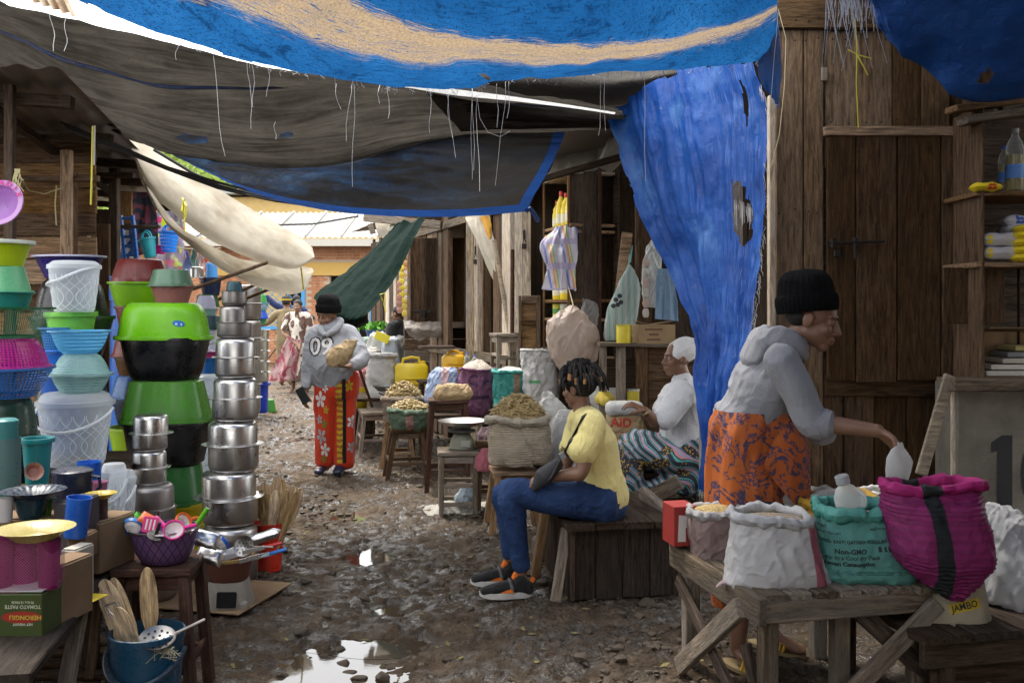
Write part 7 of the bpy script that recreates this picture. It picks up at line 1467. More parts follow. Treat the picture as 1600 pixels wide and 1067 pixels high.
# ================================================================== PEOPLE
def limb(mb,pts,rads,side=None,seg=18,sub=5):
 """tapered rounded limb through joints; radius may be (across, depth) against the side vector"""
 pts=[Vector(p) for p in pts];n=(len(pts)-1)*sub+1
 c=crom([tuple(p) for p in pts],n);rr=np.array([(r,r) if not isinstance(r,tuple) else r for r in rads],float)
 t=np.linspace(0,len(pts)-1,n);r2=np.stack([np.interp(t,range(len(pts)),rr[:,k]) for k in (0,1)],1)
 d0=Vector(c[1])-Vector(c[0]);d1=Vector(c[-1])-Vector(c[-2]);d0.normalize();d1.normalize()
 P_,Q_=[],[]
 for k in (85,65,40,18):a=R(k);P_.append(Vector(c[0])-d0*max(r2[0])*.75*math.sin(a));Q_.append(r2[0]*math.cos(a))
 for k in range(n):P_.append(Vector(c[k]));Q_.append(r2[k])
 for k in (18,40,65,85):a=R(k);P_.append(Vector(c[-1])+d1*max(r2[-1])*.75*math.sin(a));Q_.append(r2[-1]*math.cos(a))
 N=len(P_);vs=[];fs=[];pu=Vector(side) if side is not None else d0.orthogonal()
 for i in range(N):
  d=(P_[min(i+1,N-1)]-P_[max(i-1,0)]).normalized();pu=pu-d*pu.dot(d);pu.normalize();b=d.cross(pu)
  if side is not None:pu=Vector(side)-d*Vector(side).dot(d);pu.normalize();b=d.cross(pu)
  for k in range(seg):a=2*math.pi*k/seg;vs.append(P_[i]+pu*math.cos(a)*Q_[i][0]+b*math.sin(a)*Q_[i][1])
 for i in range(N-1):
  for k in range(seg):k2=(k+1) % seg;fs.append((i*seg+k,i*seg+k2,(i+1)*seg+k2,(i+1)*seg+k))
 fs.append(tuple(range(seg))[::-1]);fs.append(tuple((N-1)*seg+k for k in range(seg)))
 mb.add(vs,fs)
def remesh(mb,voxel=.006,it=3,folds=None,name='m',cut=None):
 me=bpy.data.meshes.new(name);me.from_pydata(mb.v,[],mb.f)
 bm=bmesh.new();bm.from_mesh(me);bmesh.ops.recalc_face_normals(bm,faces=bm.faces);bm.to_mesh(me);bm.free()
 o=bpy.data.objects.new(name,me);COL.objects.link(o);m=o.modifiers.new('r','REMESH');m.mode='VOXEL';m.voxel_size=voxel
 if it:s=o.modifiers.new('s','SMOOTH');s.factor=.5;s.iterations=it
 bpy.context.view_layer.update();r=bpy.data.meshes.new_from_object(o.evaluated_get(bpy.context.evaluated_depsgraph_get()));bpy.data.objects.remove(o);bpy.data.meshes.remove(me)
 if folds:
  n=len(r.vertices);co=np.empty(n*3);r.vertices.foreach_get('co',co);co=co.reshape(-1,3);no=np.empty(n*3);r.vertex_normals.foreach_get('vector',no);no=no.reshape(-1,3)
  d=0
  for (amp,dv,sl_,sa_,off) in folds:
   dv=np.array(dv,float);dv=dv/np.linalg.norm(dv);wb=co+.05*np.stack([vn3(co*5+3+k*9) for k in range(3)],-1);pr=wb @ dv
   q=wb*sa_+np.outer(pr*(sl_-sa_),dv)+off;f_=fbm(q,3);rg=1-np.minimum(1,np.abs(fbm(q*.7+40,2))*3.2);ms=np.clip(.5+1.2*fbm(co*5+off+11,2),0,1)
   d=d+amp*(.35*f_+ms*(rg ** 1.5-.35))
  co=co+no*np.asarray(d)[:,None];r.vertices.foreach_set('co',co.ravel())
 if cut:
  bm=bmesh.new();bm.from_mesh(r);bad=[v for v in bm.verts if cut(v.co)];bmesh.ops.delete(bm,geom=bad,context='VERTS');bm.to_mesh(r);bm.free()
 r.name=name;finish(r,180);return r
def head(mb,C,up,fwd,s=1.0):
 up=Vector(up).normalized();fwd=Vector(fwd);fwd=(fwd-up*fwd.dot(up)).normalized();rt=fwd.cross(up);M=Matrix((rt,fwd,up)).transposed().to_4x4()
 def q(r_,f_,u_):return C+(rt*r_+fwd*f_+up*u_)*s
 def e(p,r):mb.ball(p,tuple(k*s for k in r),M,20,14)
 e(q(0,-.012,.028),(.073,.092,.09));e(q(0,.028,-.04),(.056,.058,.068));e(q(0,.058,-.096),(.026,.024,.022));e(q(0,.010,-.055),(.06,.06,.05))
 e(q(0,.066,.024),(.050,.022,.016))
 for sg in (-1,1):e(q(sg*.036,.056,-.030),(.026,.026,.026));e(q(sg*.014,.092,-.038),(.011,.012,.009));e(q(sg*.077,-.01,-.008),(.010,.022,.032));e(q(sg*.031,.068,.003),(.0165,.014,.011))
 limb(mb,[q(0,.080,.012),q(0,.094,-.014),q(0,.105,-.034)],[.009*s,.0115*s,.0135*s],seg=10,sub=3)
 e(q(0,.085,-.062),(.026,.014,.008));e(q(0,.082,-.075),(.023,.014,.010));return q,rt,up,fwd
def hand(mb,w,d,pn,curl=(.5,.5,.5,.5),spread=.12,thumb=1,s=1.0,tcurl=.5):
 """palm and five fingers; d: towards the fingertips, pn: palm normal (fingers curl that way), thumb: which side"""
 d=Vector(d).normalized();pn=Vector(pn);pn=(pn-d*pn.dot(d)).normalized();sd=d.cross(pn)*thumb
 limb(mb,[w-d*.01,w+d*.03*s,w+d*.085*s],[(.027*s,.021*s),(.036*s,.016*s),(.040*s,.013*s)],side=sd,seg=14)
 for k in range(4):
  off=(.030,.010,-.010,-.029)[k]*s;L=(.88,1.0,.94,.74)[k]*s;p=w+d*(.086-(.006 if k in (0,3) else 0))*s+sd*off
  dv=(d+sd*(1.5-k)*spread).normalized();pts=[p-dv*.015,p];a=0
  for j,seg_l in enumerate((.042,.027,.022)):
   a += curl[k]*(.75,1.0,.7)[j];ax=dv*math.cos(a)+pn*math.sin(a);p=p+ax*seg_l*L;pts.append(p)
  limb(mb,pts,[.0095*s,.0095*s,.0085*s,.0078*s,.0065*s],seg=10,sub=3)
 p=w+d*.02*s+sd*.026*s;dv=(d*.75+sd*.8+pn*.25).normalized();p1=p+dv*.04*s;dv2=(d*(1-.3*tcurl)+sd*(.35-tcurl*.5)+pn*(.2+tcurl)).normalized();p2=p1+dv2*.032*s;p3=p2+(dv2+pn*tcurl*.4).normalized()*.026*s
 limb(mb,[p,p1,p2,p3],[.014*s,.0115*s,.0105*s,.008*s],seg=10,sub=3)
def skin(col=(.18,.092,.056)):
 d=Nd('skin');v=d.co('Object',rnd=False);s=d.noise(v,14,4);f=d.noise(v,220,3)
 return d.done(d.bsdf(d.mix(d.ramp(s,[(.35,0),(.7,.5)]),col,mul(col,1.35)),d.ramp(f,[(.3,.38),(.7,.55)]),spec=.45,nrm=d.bump(f,.12,.002),sss=.0))
SKIN1=skin();SKIN2=skin((.20,.105,.065));HAIRM=flat((.010,.008,.007),.7,name='black_hair',bmp=.6,sc=120);EYEW=flat((.6,.57,.52),.3,name='eye_white',bmp=0);EYED=flat((.012,.008,.006),.2,name='iris',bmp=0)
def knit(col,sc=90):
 d=Nd('knit');v=d.co('Object',rnd=False);a=d.wave(v,sc,2.5,2,dirn='X');b=d.wave(v,sc*.8,3.0,2,dirn='Z');f=d.noise(v,300,3)
 return d.done(d.bsdf(d.mix(d.math('MULTIPLY',a,b),mul(col,.5),mul(col,1.6)),.95,nrm=d.bump(d.math('ADD',d.math('ADD',a,b),d.math('MULTIPLY',f,.6)),.9,.006),sheen=.02,spec=.1))
def person_base(label,J,sk,s=1.0,name='person'):
 base=J.get('base') or V(J['pelvis'].x,J['pelvis'].y,0);t=thing(name,label,'person',base);Mi=WM(t).inverted();b=MB();sd=J['side']
 pel,ch,nk,C=J['pelvis'],J['chest'],J['neck'],J['head']
 limb(b,[pel-(ch-pel).normalized()*.03,pel.lerp(ch,.4),ch,nk.lerp(ch,.35)],[(.15*s,.11*s),(.125*s,.095*s),(.15*s,.11*s),(.12*s,.075*s)],side=sd)
 limb(b,[nk-(C-nk)*.2,nk.lerp(C,.3),nk.lerp(C,.75)],[.062*s,.05*s,.05*s])
 hq=head(b,C,J['hup'],J['hfwd'],J.get('hs',1.0)*s)
 for key in ('la','ra'):
  if key in J:
   sh,el,wr=J[key][:3];limb(b,[nk.lerp(sh,.5),sh],[.05*s,.055*s]);limb(b,[sh,sh.lerp(el,.5),el,el.lerp(wr,.3),wr],[.052*s,.045*s,.037*s,.038*s,.026*s])
   h=J.get(key+'h')
   if h:hand(b,wr,h[0],h[1],*h[2:])
 for key in ('ll','lr'):
  if key in J:
   hp,kn,an,toe=J[key];limb(b,[hp,hp.lerp(kn,.5),kn,kn.lerp(an,.3),an],[.085*s,.075*s,.055*s,.053*s,.034*s])
   if J.get('nofoot'):continue
   heel=an+(an-toe).normalized()*.03*s;heel.z=an.z-.045*s;limb(b,[an,heel.lerp(toe,.25)+V(0,0,.02*s),toe],[.034*s,(.032*s,.026*s),(.036*s,.014*s)],side=(toe-an).cross(V(0,0,1)))
 body=obj('body',remesh(b,J.get('vox',.0055),2,name='body'),sk,t,M=Mi)
 q=hq[0]
 for sg in (-1,1):
  e=obj('eye',MB().ball(q(sg*.031,.0755,.002),.0088*s,None,14,10),EYEW,t,M=Mi)
  lk=J.get('look',V(0,0,0));dv=(hq[3]+lk).normalized();obj('iris',MB().ball(q(sg*.031,.0755,.002)+dv*.0050*s,.0056*s,None,10,8),EYED,e)
  if J.get('lids',0):obj('eyelid',MB().ball(q(sg*.031,.0762,.0055),(.0125*s,.011*s,.0085*s),Matrix((hq[1],hq[3],hq[2])).transposed().to_4x4(),14,10),sk,t,M=Mi)
  bw=MB();limb(bw,[q(sg*.014,.0885,.019),q(sg*.032,.0855,.026),q(sg*.050,.066,.019)],[.0018,.0024,.0014],seg=6,sub=3);obj('eyebrow',bw,HAIRM,t,M=Mi)
 lp=MB();limb(lp,[q(-.022,.083,-.069),q(0,.0945,-.0685),q(.022,.083,-.069)],[.002,.0035,.002],seg=6,sub=3);obj('mouth',lp,flat((.03,.012,.01),.5,name='mouth_line'),t,M=Mi)
 return t,body,Mi,hq
def beanie(t,Mi,hq,mat,h=.11,r=.092,back=.02,cuff=.045,tilt=.25,peak=0.0,s=1.0):
 q,rt,up,fw=hq;ax=(up-fw*tilt).normalized();f2=rt.cross(ax)*-1;f2=(fw-ax*fw.dot(ax)).normalized();M=Matrix((rt,f2,ax)).transposed().to_4x4();O=q(0,-back,.028);M.translation=O
 pr=[(r*1.0,0),(r*1.03,h*.28),(r*.99,h*.52),(r*.86,h*.76),(r*.55,h*.95),(.002,h*1.04+peak)]
 def fn(p,a,i):k=1+.018*math.cos(a*26)*(1 if i < 5 else 0)+.05*float(vn3(np.array([p.x*14,p.y*14,p.z*14+3])));return V(p.x*k,p.y*1.12*k,p.z*(1+.08*float(vn3(np.array([p.x*10,p.y*10,5.5])))))
 hat=obj('hat',MB().lathe(crom([(a,b) for a,b in pr],24).tolist(),110,fn=lambda p,a,i:fn(p,a,min(i // 4,5))).mesh('hat',180),mat,t,M=Mi @ M)
 cf=[(r*.99,-.012),(r*1.06,-.008),(r*1.10,cuff*.5),(r*1.07,cuff-.006),(r*1.0,cuff)]
 obj('cuff',MB().lathe(crom(cf,12).tolist(),160,fn=lambda p,a,i:V(p.x*(1+.018*math.cos(a*40)),p.y*1.12*(1+.018*math.cos(a*40)),p.z)).mesh('cuff',180),mat,hat)
def skirt_mesh(secs,nu=120,nv=90,folds=(),seed=0):
 """secs: (centre Vector, half across, half depth, side vector)"""
 c=crom([(*s_[0],s_[1],s_[2]) for s_ in secs],nv);sd=Vector(secs[0][3]).normalized();fw=sd.cross(V(0,0,1)).normalized();a=np.linspace(0,2*math.pi,nu)
 g=c[:,None,:3]+(c[:,None,3:4]*np.cos(a)[None,:,None])*np.array(sd)+(c[:,None,4:5]*np.sin(a)[None,:,None])*np.array(fw)
 n=normals(g);ctr=c[:,None,:3];n=n*np.where((n*(g-ctr)).sum(2,keepdims=True) < 0,-1,1);tt=np.linspace(0,1,nv)[:,None];d=0
 for amp,fu,fv,sh in folds:d=d+amp*fbm(np.stack([np.cos(a)[None,:]*fu+0*tt,np.sin(a)[None,:]*fu+0*tt,tt*fv+sh*np.cos(a)[None,:]+seed],-1),3)
 g=g+n*np.asarray(d)[...,None];g[:,-1]=g[:,0];return MB().grid([[tuple(p) for p in r] for r in g])
def hoodie_mat(col):
 d=Nd('hoodie_fleece');v=d.co('Object',rnd=False);f=d.noise(v,500,2);s=d.noise(v,6,5)
 return d.done(d.bsdf(d.mix(d.math('ADD',d.math('MULTIPLY',s,.6),d.math('MULTIPLY',f,.3)),mul(col,.72),mul(col,1.18)),.95,nrm=d.bump(d.math('ABSOLUTE',d.math('SUBTRACT',d.noise(d.co('Object',(1,1,.6),rnd=False,rot=(0,.5,0)),17,4,.6,1.4),.5)),.35,.03,d.bump(f,.25,.003)),sheen=.1,spec=.1))
def batik():
 d=Nd('orange_batik');v=d.co('Object',rnd=False);a=d.noise(v,7,6,.6,1.3);b=d.noise(v,26,4,.7,.5);m=d.ramp(d.math('ABSOLUTE',d.math('SUBTRACT',a,.5)),[(.012,1),(.035,0)]);m2=d.ramp(d.math('MULTIPLY',a,b),[(.335,0),(.36,1)]);m3=d.math('MAXIMUM',m,d.math('MULTIPLY',m2,.95))
 return d.done(d.bsdf(d.mix(m3,d.ramp(d.noise(v,3),[(.3,(.34,.072,.008)),(.7,(.44,.115,.014))]),(.035,.03,.075)),.8,nrm=d.bump(d.noise(v,40),.15,.006)))
def wax_print():
 d=Nd('wax_print');v=d.co('Object',(1,1,1),rnd=False);w1=d.n('ShaderNodeTexWave',{'Vector':d.co('Object',(1,1,.8),rnd=False,rot=(0,R(40),0)),'Scale':3.2,'Distortion':11.0,'Detail':1.0,'Detail Scale':.8},wave_type='BANDS').outputs['Fac']
 c=d.ramp(w1,[(0,(.03,.035,.06)),(.10,(.10,.42,.40)),(.22,(.03,.03,.05)),(.30,(.6,.27,.29)),(.42,(.34,.38,.58)),(.52,(.6,.3,.3)),(.62,(.28,.33,.58)),(.72,(.04,.04,.06)),(.80,(.12,.45,.42)),(.92,(.04,.04,.06))],'CONSTANT')
 dots=d.voro(v,60);reg=d.ramp(d.noise(v,5.5,2,.4,.4),[(.54,0),(.56,1)]);gold=d.mix(d.math('LESS_THAN',dots,.38),(.03,.03,.05),(.46,.31,.03));c=d.mix(reg,c,gold)
 return d.done(d.bsdf(c,.75))
def blotch(c1,c2,sc=9):
 d=Nd('blotched_print');v=d.co('Object',(1,1,.6),rnd=False);m=d.ramp(d.noise(v,sc,3,.5,.8),[(.48,0),(.52,1)]);return d.done(d.bsdf(d.mix(m,c1,c2),.8))
def denim():
 d=Nd('denim');v=d.co('Object',rnd=False);s=d.noise(v,5,5);f=d.noise(d.co('Object',(1,1,.3),rnd=False),350,3);c=d.ramp(d.math('ADD',d.math('MULTIPLY',s,.7),d.math('MULTIPLY',f,.3)),[(.35,(.012,.026,.075)),(.55,(.028,.058,.15)),(.75,(.08,.13,.26))])
 wk=d.noise(d.co('Object',(1,.5,1),rnd=False),20,4,.6,1.2);return d.done(d.bsdf(c,.85,spec=.15,nrm=d.bump(d.math('ABSOLUTE',d.math('SUBTRACT',wk,.5)),.5,.03,d.bump(f,.3,.003))))
def sneaker(t,Mi,heel,toe,w_=.045,nm='shoe',up=None):
 d=(toe-heel);L=d.length;d.normalize();M=Matrix.Translation(heel) @ frame(d);dk=cloth((.018,.018,.019),.85,name='shoe_mesh');org=flat((.75,.17,.01),.6,name='shoe_orange');wh=flat((.50,.49,.46),.6,name='shoe_sole')
 b=MB();limb(b,[V(.03,0,.05),V(.06,0,.085)],[(.036,.038),(.040,.034)],side=V(0,1,0));limb(b,[V(.01,0,.045),V(L*.45,0,.05),V(L*.75,0,.04),V(L*.9,0,.034)],[(.034,.04),(.038,.038),(.044,.028),(.036,.022)],side=V(0,1,0))
 sh=obj(nm,remesh(b,.005,2,name=nm),dk,t,M=Mi @ M)
 out=[];n=40
 for k in range(n):
  a=2*math.pi*k/n;x=L*.475+math.cos(a)*L*.54;y=math.sin(a)*.046*(1.05 if math.cos(a) > 0 else .85);out.append((x,y))
 sb=MB();r0=[(x,y,0.0+.012*max(0,(x/L-.75)/.25) ** 2) for x,y in out];r1=[(L*.475+(x-L*.475)*1.0,y,.026+.004*math.sin(x*70)+.010*max(0,(x/L-.75)/.25)+.01*max(0,(.2-x/L)*3)) for x,y in out];sb.add(r0+r1,[tuple(range(n))[::-1],tuple(range(n,2*n))]+[(k,(k+1) % n,n+(k+1) % n,n+k) for k in range(n)]);obj('sole',sb.mesh('sole',40),wh,sh)
 for sg in (-1,1):obj('side_patch',MB().add([V(L*.34,sg*.0425,.032),V(L*.62,sg*.0445,.032),V(L*.5,sg*.0432,.045),V(L*.36,sg*.0415,.055)],[(0,1,2,3)]),org,sh)
 obj('pull_tab',MB().box((-.012,0,.088),(.022,.018,.03),Matrix.Rotation(-.5,4,'Y'),.004),org,sh);obj('strap',MB().tube([(L*.36,-.042,.045),(L*.40,-.025,.083),(L*.42,.0,.092),(L*.40,.025,.083),(L*.36,.042,.045)],.009,6),flat((.09,.09,.095),.5,name='strap_grey'),sh)
 obj('tongue',MB().box((L*.30,0,.108),(.03,.035,.04),Matrix.Rotation(-.5,4,'Y'),.008),org,sh)
 return sh
UP=V(0,0,1)
def make_people():
 # ---------------------------------------------------------- grain seller reaching over the sacks
 J=dict(pelvis=V(1.02,4.14,.90),chest=V(1.09,4.09,1.19),neck=V(1.17,4.07,1.335),head=V(1.265,4.02,1.452),side=V(.12,-1,0),hup=V(.26,-.1,1),hfwd=V(.88,-.42,-.34),hs=1.06,
             ra=[V(1.10,3.90,1.275),V(1.205,3.845,1.04),V(1.425,3.73,1.02)],rah=(V(.72,-.12,-.66),V(-.35,-.25,-.75),(.32,.36,.4,.42),.14,-1,1.0,.5),la=[V(1.16,4.22,1.27),V(1.24,4.26,1.05),V(1.36,4.18,.95)],
             ll=[V(1.06,4.24,.86),V(1.09,4.26,.48),V(1.12,4.26,.09),V(1.24,4.14,.025)],lr=[V(1.0,4.05,.86),V(.97,4.03,.48),V(.945,4.02,.09),V(1.03,3.90,.025)],base=V(1.0,4.1,0),vox=.0048,lids=1,look=V(.2,0,-.7))
 t,body,Mi,hq=person_base('person in grey hoodie and orange wrap reaching over the magenta sack',J,SKIN1)
 hg=hoodie_mat((.25,.255,.275));b=MB()
 limb(b,[J['pelvis']+V(-.01,0,.10),V(1.04,4.12,1.06),V(1.085,4.09,1.18),V(1.13,4.07,1.29)],[(.175,.145),(.17,.14),(.175,.135),(.14,.09)],side=J['side'])
 limb(b,[V(1.13,4.05,1.29),J['ra'][0]],[.07,.074]);limb(b,[J['ra'][0],V(1.155,3.87,1.16),V(1.205,3.845,1.04),V(1.255,3.82,1.035)],[.073,.069,.064,.058]);limb(b,[V(1.16,4.1,1.28),J['la'][0],J['la'][1],J['la'][2]],[.075,.08,.065,.052])
 hd=obj('hoodie',remesh(b,.0075,4,[(.016,(.5,-.3,-.8),2.5,13,3),(.008,(.9,-.2,.25),5,26,8)],name='hoodie'),hg,t,M=Mi)
 hb=MB();
 for sg in (-1,1):limb(hb,[V(1.23,4.06+.02*sg,1.30),V(1.19,4.06+.10*sg,1.335),V(1.10,4.07+.085*sg,1.37),V(1.065,4.08,1.345)],[(.026,.02),(.045,.022),(.055,.028),(.05,.035)],side=V(0,0,1))
 limb(hb,[V(1.05,4.08,1.35),V(1.02,4.09,1.28),V(1.03,4.10,1.22)],[(.10,.04),(.10,.04),(.05,.02)],side=J['side']);obj('hood',remesh(hb,.007,4,[(.008,(1,0,.4),4,18,1)],name='hood'),hg,hd)
 obj('cuff',MB().tube([V(1.243,3.826,1.036),V(1.268,3.812,1.033)],[.062,.056],18),hg,hd);ink=flat((.045,.05,.08),.8,name='navy_print')
 for k,tx in enumerate(('BE','SO','CA')):decal('lettering',text_mesh(tx,.06,.002),ink,hd,V(1.35,4.0,1.20-.048*k),(.35,.94,0),(.1,0,1),.003,t)
 sk=skirt_mesh([(V(1.035,4.12,1.06),.165,.155,J['side']),(V(1.025,4.13,.96),.19,.175,J['side']),(V(1.02,4.14,.80),.20,.18,J['side']),(V(1.02,4.14,.55),.205,.175,J['side']),(V(1.02,4.13,.36),.20,.165,J['side']),(V(1.02,4.13,.225),.195,.155,J['side'])],folds=[(.028,2.6,2.2,1.6),(.010,6,5,2.2)],seed=5)
 so_=obj('wrap_skirt',sk.mesh('wrap_skirt',180),batik(),t,M=Mi)
 rows=[[V(1.10,3.90,1.05),V(1.16,3.93,1.045),V(1.215,4.0,1.03),V(1.235,4.1,1.0)],[V(1.06,3.905,.95),V(1.16,3.90,.90),V(1.235,3.98,.88),V(1.245,4.1,.86)],[V(1.02,3.90,.85),V(1.15,3.905,.70),V(1.24,3.98,.66),V(1.25,4.1,.62)]]
 sheet('wrap_fold',rows,40,50,batik(),wr=.014,ws=(10,10,10),parent=so_,seed=3)
 beanie(t,Mi,hq,knit((.006,.006,.007)),h=.172,r=.104,back=.035,cuff=.062,tilt=.36)
 hs=MB();hs.ball(hq[0](0,-.05,.0),(.078,.068,.055),Matrix((hq[1],hq[3],hq[2])).transposed().to_4x4(),24,16);obj('hair',hs,HAIRM,t,M=Mi)
 yl=flat((.50,.29,.02),.6,name='sandal_strap');sole=flat((.22,.16,.08),.8,name='sandal_sole')
 for key in ('lr','ll'):
  an,toe=J[key][2],J[key][3];d=(toe-an);d.z=0;d.normalize();Ms=Matrix.Translation(V(an.x,an.y,.0)) @ frame(d);sn=obj('sandal',MB().lathe([(.001,-.006),(.14,-.006),(.14,.010),(.001,.010)],32,sx=1,sy=.36,c=(.06,0,0)),sole,t,M=Mi @ Ms)
  for k in range(4):obj('strap',MB().tube([(.06+k*.018,-.047,.008),(.062+k*.018,-.032,.045-k*.004),(.066+k*.018,0,.056-k*.005),(.062+k*.018,.032,.045-k*.004),(.06+k*.018,.047,.008)],.0065,6),yl,sn)
 # scoop in her hand
 wr=J['ra'][2];p=P(1402,727,3.66);t2=thing('scoop','milky plastic scoop cut from a jug, held over the magenta sack','scoop',p);M2=Matrix.Rotation(.12,4,'Y');wj=clearp((.80,.82,.80),.62,name='milky_plastic2')
 obj('blade',MB().lathe([(.040,-.055),(.046,-.02),(.048,.02),(.035,.05),(.016,.066),(.014,.078)],30,sx=1,sy=.7,fn=lambda p_,a,i:V(p_.x*(1+.12*math.cos(a*3+1)),p_.y,p_.z+.012*math.sin(a*2))),wj,t2,M=M2);obj('grip',MB().tube([(.038,0,.04),(.052,0,.02),(.048,0,-.02),(.04,0,-.035)],.007,8),wj,t2,M=M2)
 # ---------------------------------------------------------- girl in yellow on the bench
 Y=5.05
 J=dict(pelvis=P(938,782,Y+.02),chest=P(928,690,Y),neck=P(911,644,Y),head=P(904,606,Y),side=V(0,-1,0),hup=V(-.10,0,1),hfwd=V(-.80,.60,.0),hs=.94,
             la=[P(927,664,Y-.17),P(908,738,Y-.23),P(864,746,Y-.16)],lah=(V(-.9,.25,-.15),V(0,.3,-1),(.3,.35,.4,.4),.06,-1,.95),ra=[P(905,664,Y+.16),P(880,735,Y+.14),P(858,755,Y+.02)],rah=(V(-.8,-.5,-.2),V(0,0,-1),(.3,.3,.3,.3),.06,1,.95),
             ll=[P(935,785,Y-.09),P(800,772,Y-.10),P(815,893,Y-.08),P(772,922,Y-.10)],lr=[P(932,785,Y+.09),P(790,768,Y+.12),P(798,872,Y+.14),P(750,900,Y+.12)],base=V(.3,5.05,0),vox=.005,nofoot=1)
 t,body,Mi,hq=person_base('person with short dreadlocks in yellow top and blue jeans sitting on the box bench',J,SKIN2,.95)
 dn=denim();b=MB()
 for key in ('ll','lr'):
  hp,kn,an,toe=J[key];limb(b,[hp+V(.03,0,.0),hp.lerp(kn,.5),kn,kn.lerp(an,.3),kn.lerp(an,.93)],[.105,.090,.067,.062,.046])
 limb(b,[J['pelvis']+V(.02,0,-.01),J['pelvis']+V(0,0,.10)],[(.165,.125),(.15,.12)],side=J['side']);jn=obj('jeans',remesh(b,.007,3,[(.009,(.2,1,.5),5,20,2),(.004,(.3,1,-.2),8,40,7)],name='jeans'),dn,t,M=Mi)
 ym=cloth((.82,.71,.29),.85,.2,var=.15,name='yellow_jersey');b=MB()
 limb(b,[P(944,776,Y),P(938,735,Y),P(928,690,Y),P(915,654,Y)],[(.158,.128),(.138,.108),(.156,.118),(.108,.075)],side=J['side']);limb(b,[P(912,652,Y-.02),P(925,662,Y-.15),P(922,685,Y-.18),P(908,706,Y-.20)],[.064,.070,.070,.082]);limb(b,[P(910,652,Y),P(905,664,Y+.15),P(895,700,Y+.18)],[.064,.07,.074])
 tp=obj('top',remesh(b,.007,4,[(.017,(.25,.1,-1),2.5,14,4),(.007,(.7,0,.6),6,28,9)],name='top'),ym,t,M=Mi)
 decal('lettering',text_mesh('IM',.05,.002),flat((.18,.15,.05),.8,name='faded_print'),tp,P(883,712,Y-.1),(1,0,.05),(0,0,1),.003,t)
 dr=MB();q,rt,up,fw=hq;rnd=random.Random(4);cap=MB();cap.ball(q(0,-.02,.035),(.079*.95,.098*.95,.088*.95),Matrix((rt,fw,up)).transposed().to_4x4(),24,16);hair=obj('hair',cap,HAIRM,t,M=Mi);tips=MB()
 for k in range(150):
  a=rnd.uniform(0,6.28);ph=rnd.uniform(.05,1.5);dv=(rt*math.cos(a)*math.sin(ph)+fw*math.sin(a)*math.sin(ph)+up*math.cos(ph));
  if dv.dot(fw) > .62 and dv.dot(up) < .55:continue
  p0=q(0,-.02,.035)+Vector((dv.x,dv.y,dv.z))*.083;p1=p0+dv*.03+up*.012;L=rnd.uniform(.05,.10);out=(dv-up*dv.dot(up));p2=p1+out*.02-up*L*.5;p3=p2-up*L*.5+out*.004+V(rnd.uniform(-.01,.01),rnd.uniform(-.01,.01),0)
  c=crom([tuple(x) for x in (p0,p1,p2,p3)],9);dr.tube([Vector(x) for x in c],[.0075]*7+[.0065,.004],6)
  if rnd.random() < .16:tips.tube([Vector(c[5]),Vector(c[7])],.0088,6)
 obj('dreadlocks',dr,HAIRM,hair);obj('dyed_tips',tips,flat((.30,.15,.05),.7,name='dyed_hair'),hair,kind='stuff')
 for key in ('ll','lr'):
  an,toe=J[key][2],J[key][3];hz=0.0;sneaker(t,Mi,V(an.x+.045,an.y,.004),V(an.x-.215,an.y-.02,.004))
 bk=flat((.018,.018,.02),.6,name='black_nylon');gr=flat((.045,.045,.05),.6,name='grey_nylon')
 bag=thing('shoulder_bag','black shoulder bag with webbing strap on the lap of yellow top wearer','bag',P(850,745,Y-.2));bi=WM(bag).inverted()
 bm_=MB();limb(bm_,[P(836,760,Y-.17),P(850,744,Y-.20),P(872,724,Y-.2)],[(.03,.022),(.035,.05),(.02,.03)],side=V(0,1,0));obj('pouch',remesh(bm_,.006,2,[(.006,(1,0,1),6,24,1)],name='pouch'),gr,bag,M=bi)
 tb=bvh_of(tp);sp=[]
 for k in range(22):
  f_=k/21;px=858+(913-858)*f_;py=752+(648-752)*f_;o=P(px,py,Y-.6);hit,nr,_,_=tb.ray_cast(o,(P(px,py,Y)-o).normalized(),1.0);sp.append((hit-V(0,.008,0)) if hit and f_ > .3 else P(px,py,Y-.24+.03*f_))
 rws=[[tuple(p+V(-.012,0,-.008)) for p in sp],[tuple(p+V(.012,-.002,.008)) for p in sp]];st=obj('strap',MB().grid(rws).mesh('strap',180),bk,bag,M=bi);st.modifiers.new('t','SOLIDIFY').thickness=.004
 obj('buckle',MB().box(P(879,712,Y-.285) ,(.03,.012,.035),Matrix.Rotation(-.5,4,'Y'),.003),flat((.2,.2,.2),.4,metal=.6,name='buckle'),bag,M=bi)
 # ---------------------------------------------------------- seller in white seated by the curtain
 Y=6.55
 J=dict(pelvis=P(1062,708,Y),chest=P(1066,640,Y),neck=P(1068,592,Y),head=P(1058,560,Y),side=V(0,-1,0),hup=V(.02,0,1),hfwd=V(-.93,-.28,-.12),hs=1.0,la=[P(1066,612,Y-.19),P(1026,660,Y-.24),P(1006,640,Y-.30)],lah=(V(-.75,-.1,.35),V(-.3,.3,-.8),(.55,.6,.65,.65),.05,1,.95),ra=[P(1056,612,Y+.17),P(1018,660,Y+.18),P(1008,645,Y+.0)],
             ll=[P(1056,712,Y-.1),P(985,700,Y-.12),P(990,800,Y-.08),P(970,808,Y-.1)],lr=[P(1056,712,Y+.1),P(982,696,Y+.12),P(985,795,Y+.1),P(962,802,Y+.1)],base=V(1.0,6.55,0),vox=.0065)
 t,body,Mi,hq=person_base('person in white blouse, white headwrap and patterned skirt seated by the blue curtain',J,SKIN1)
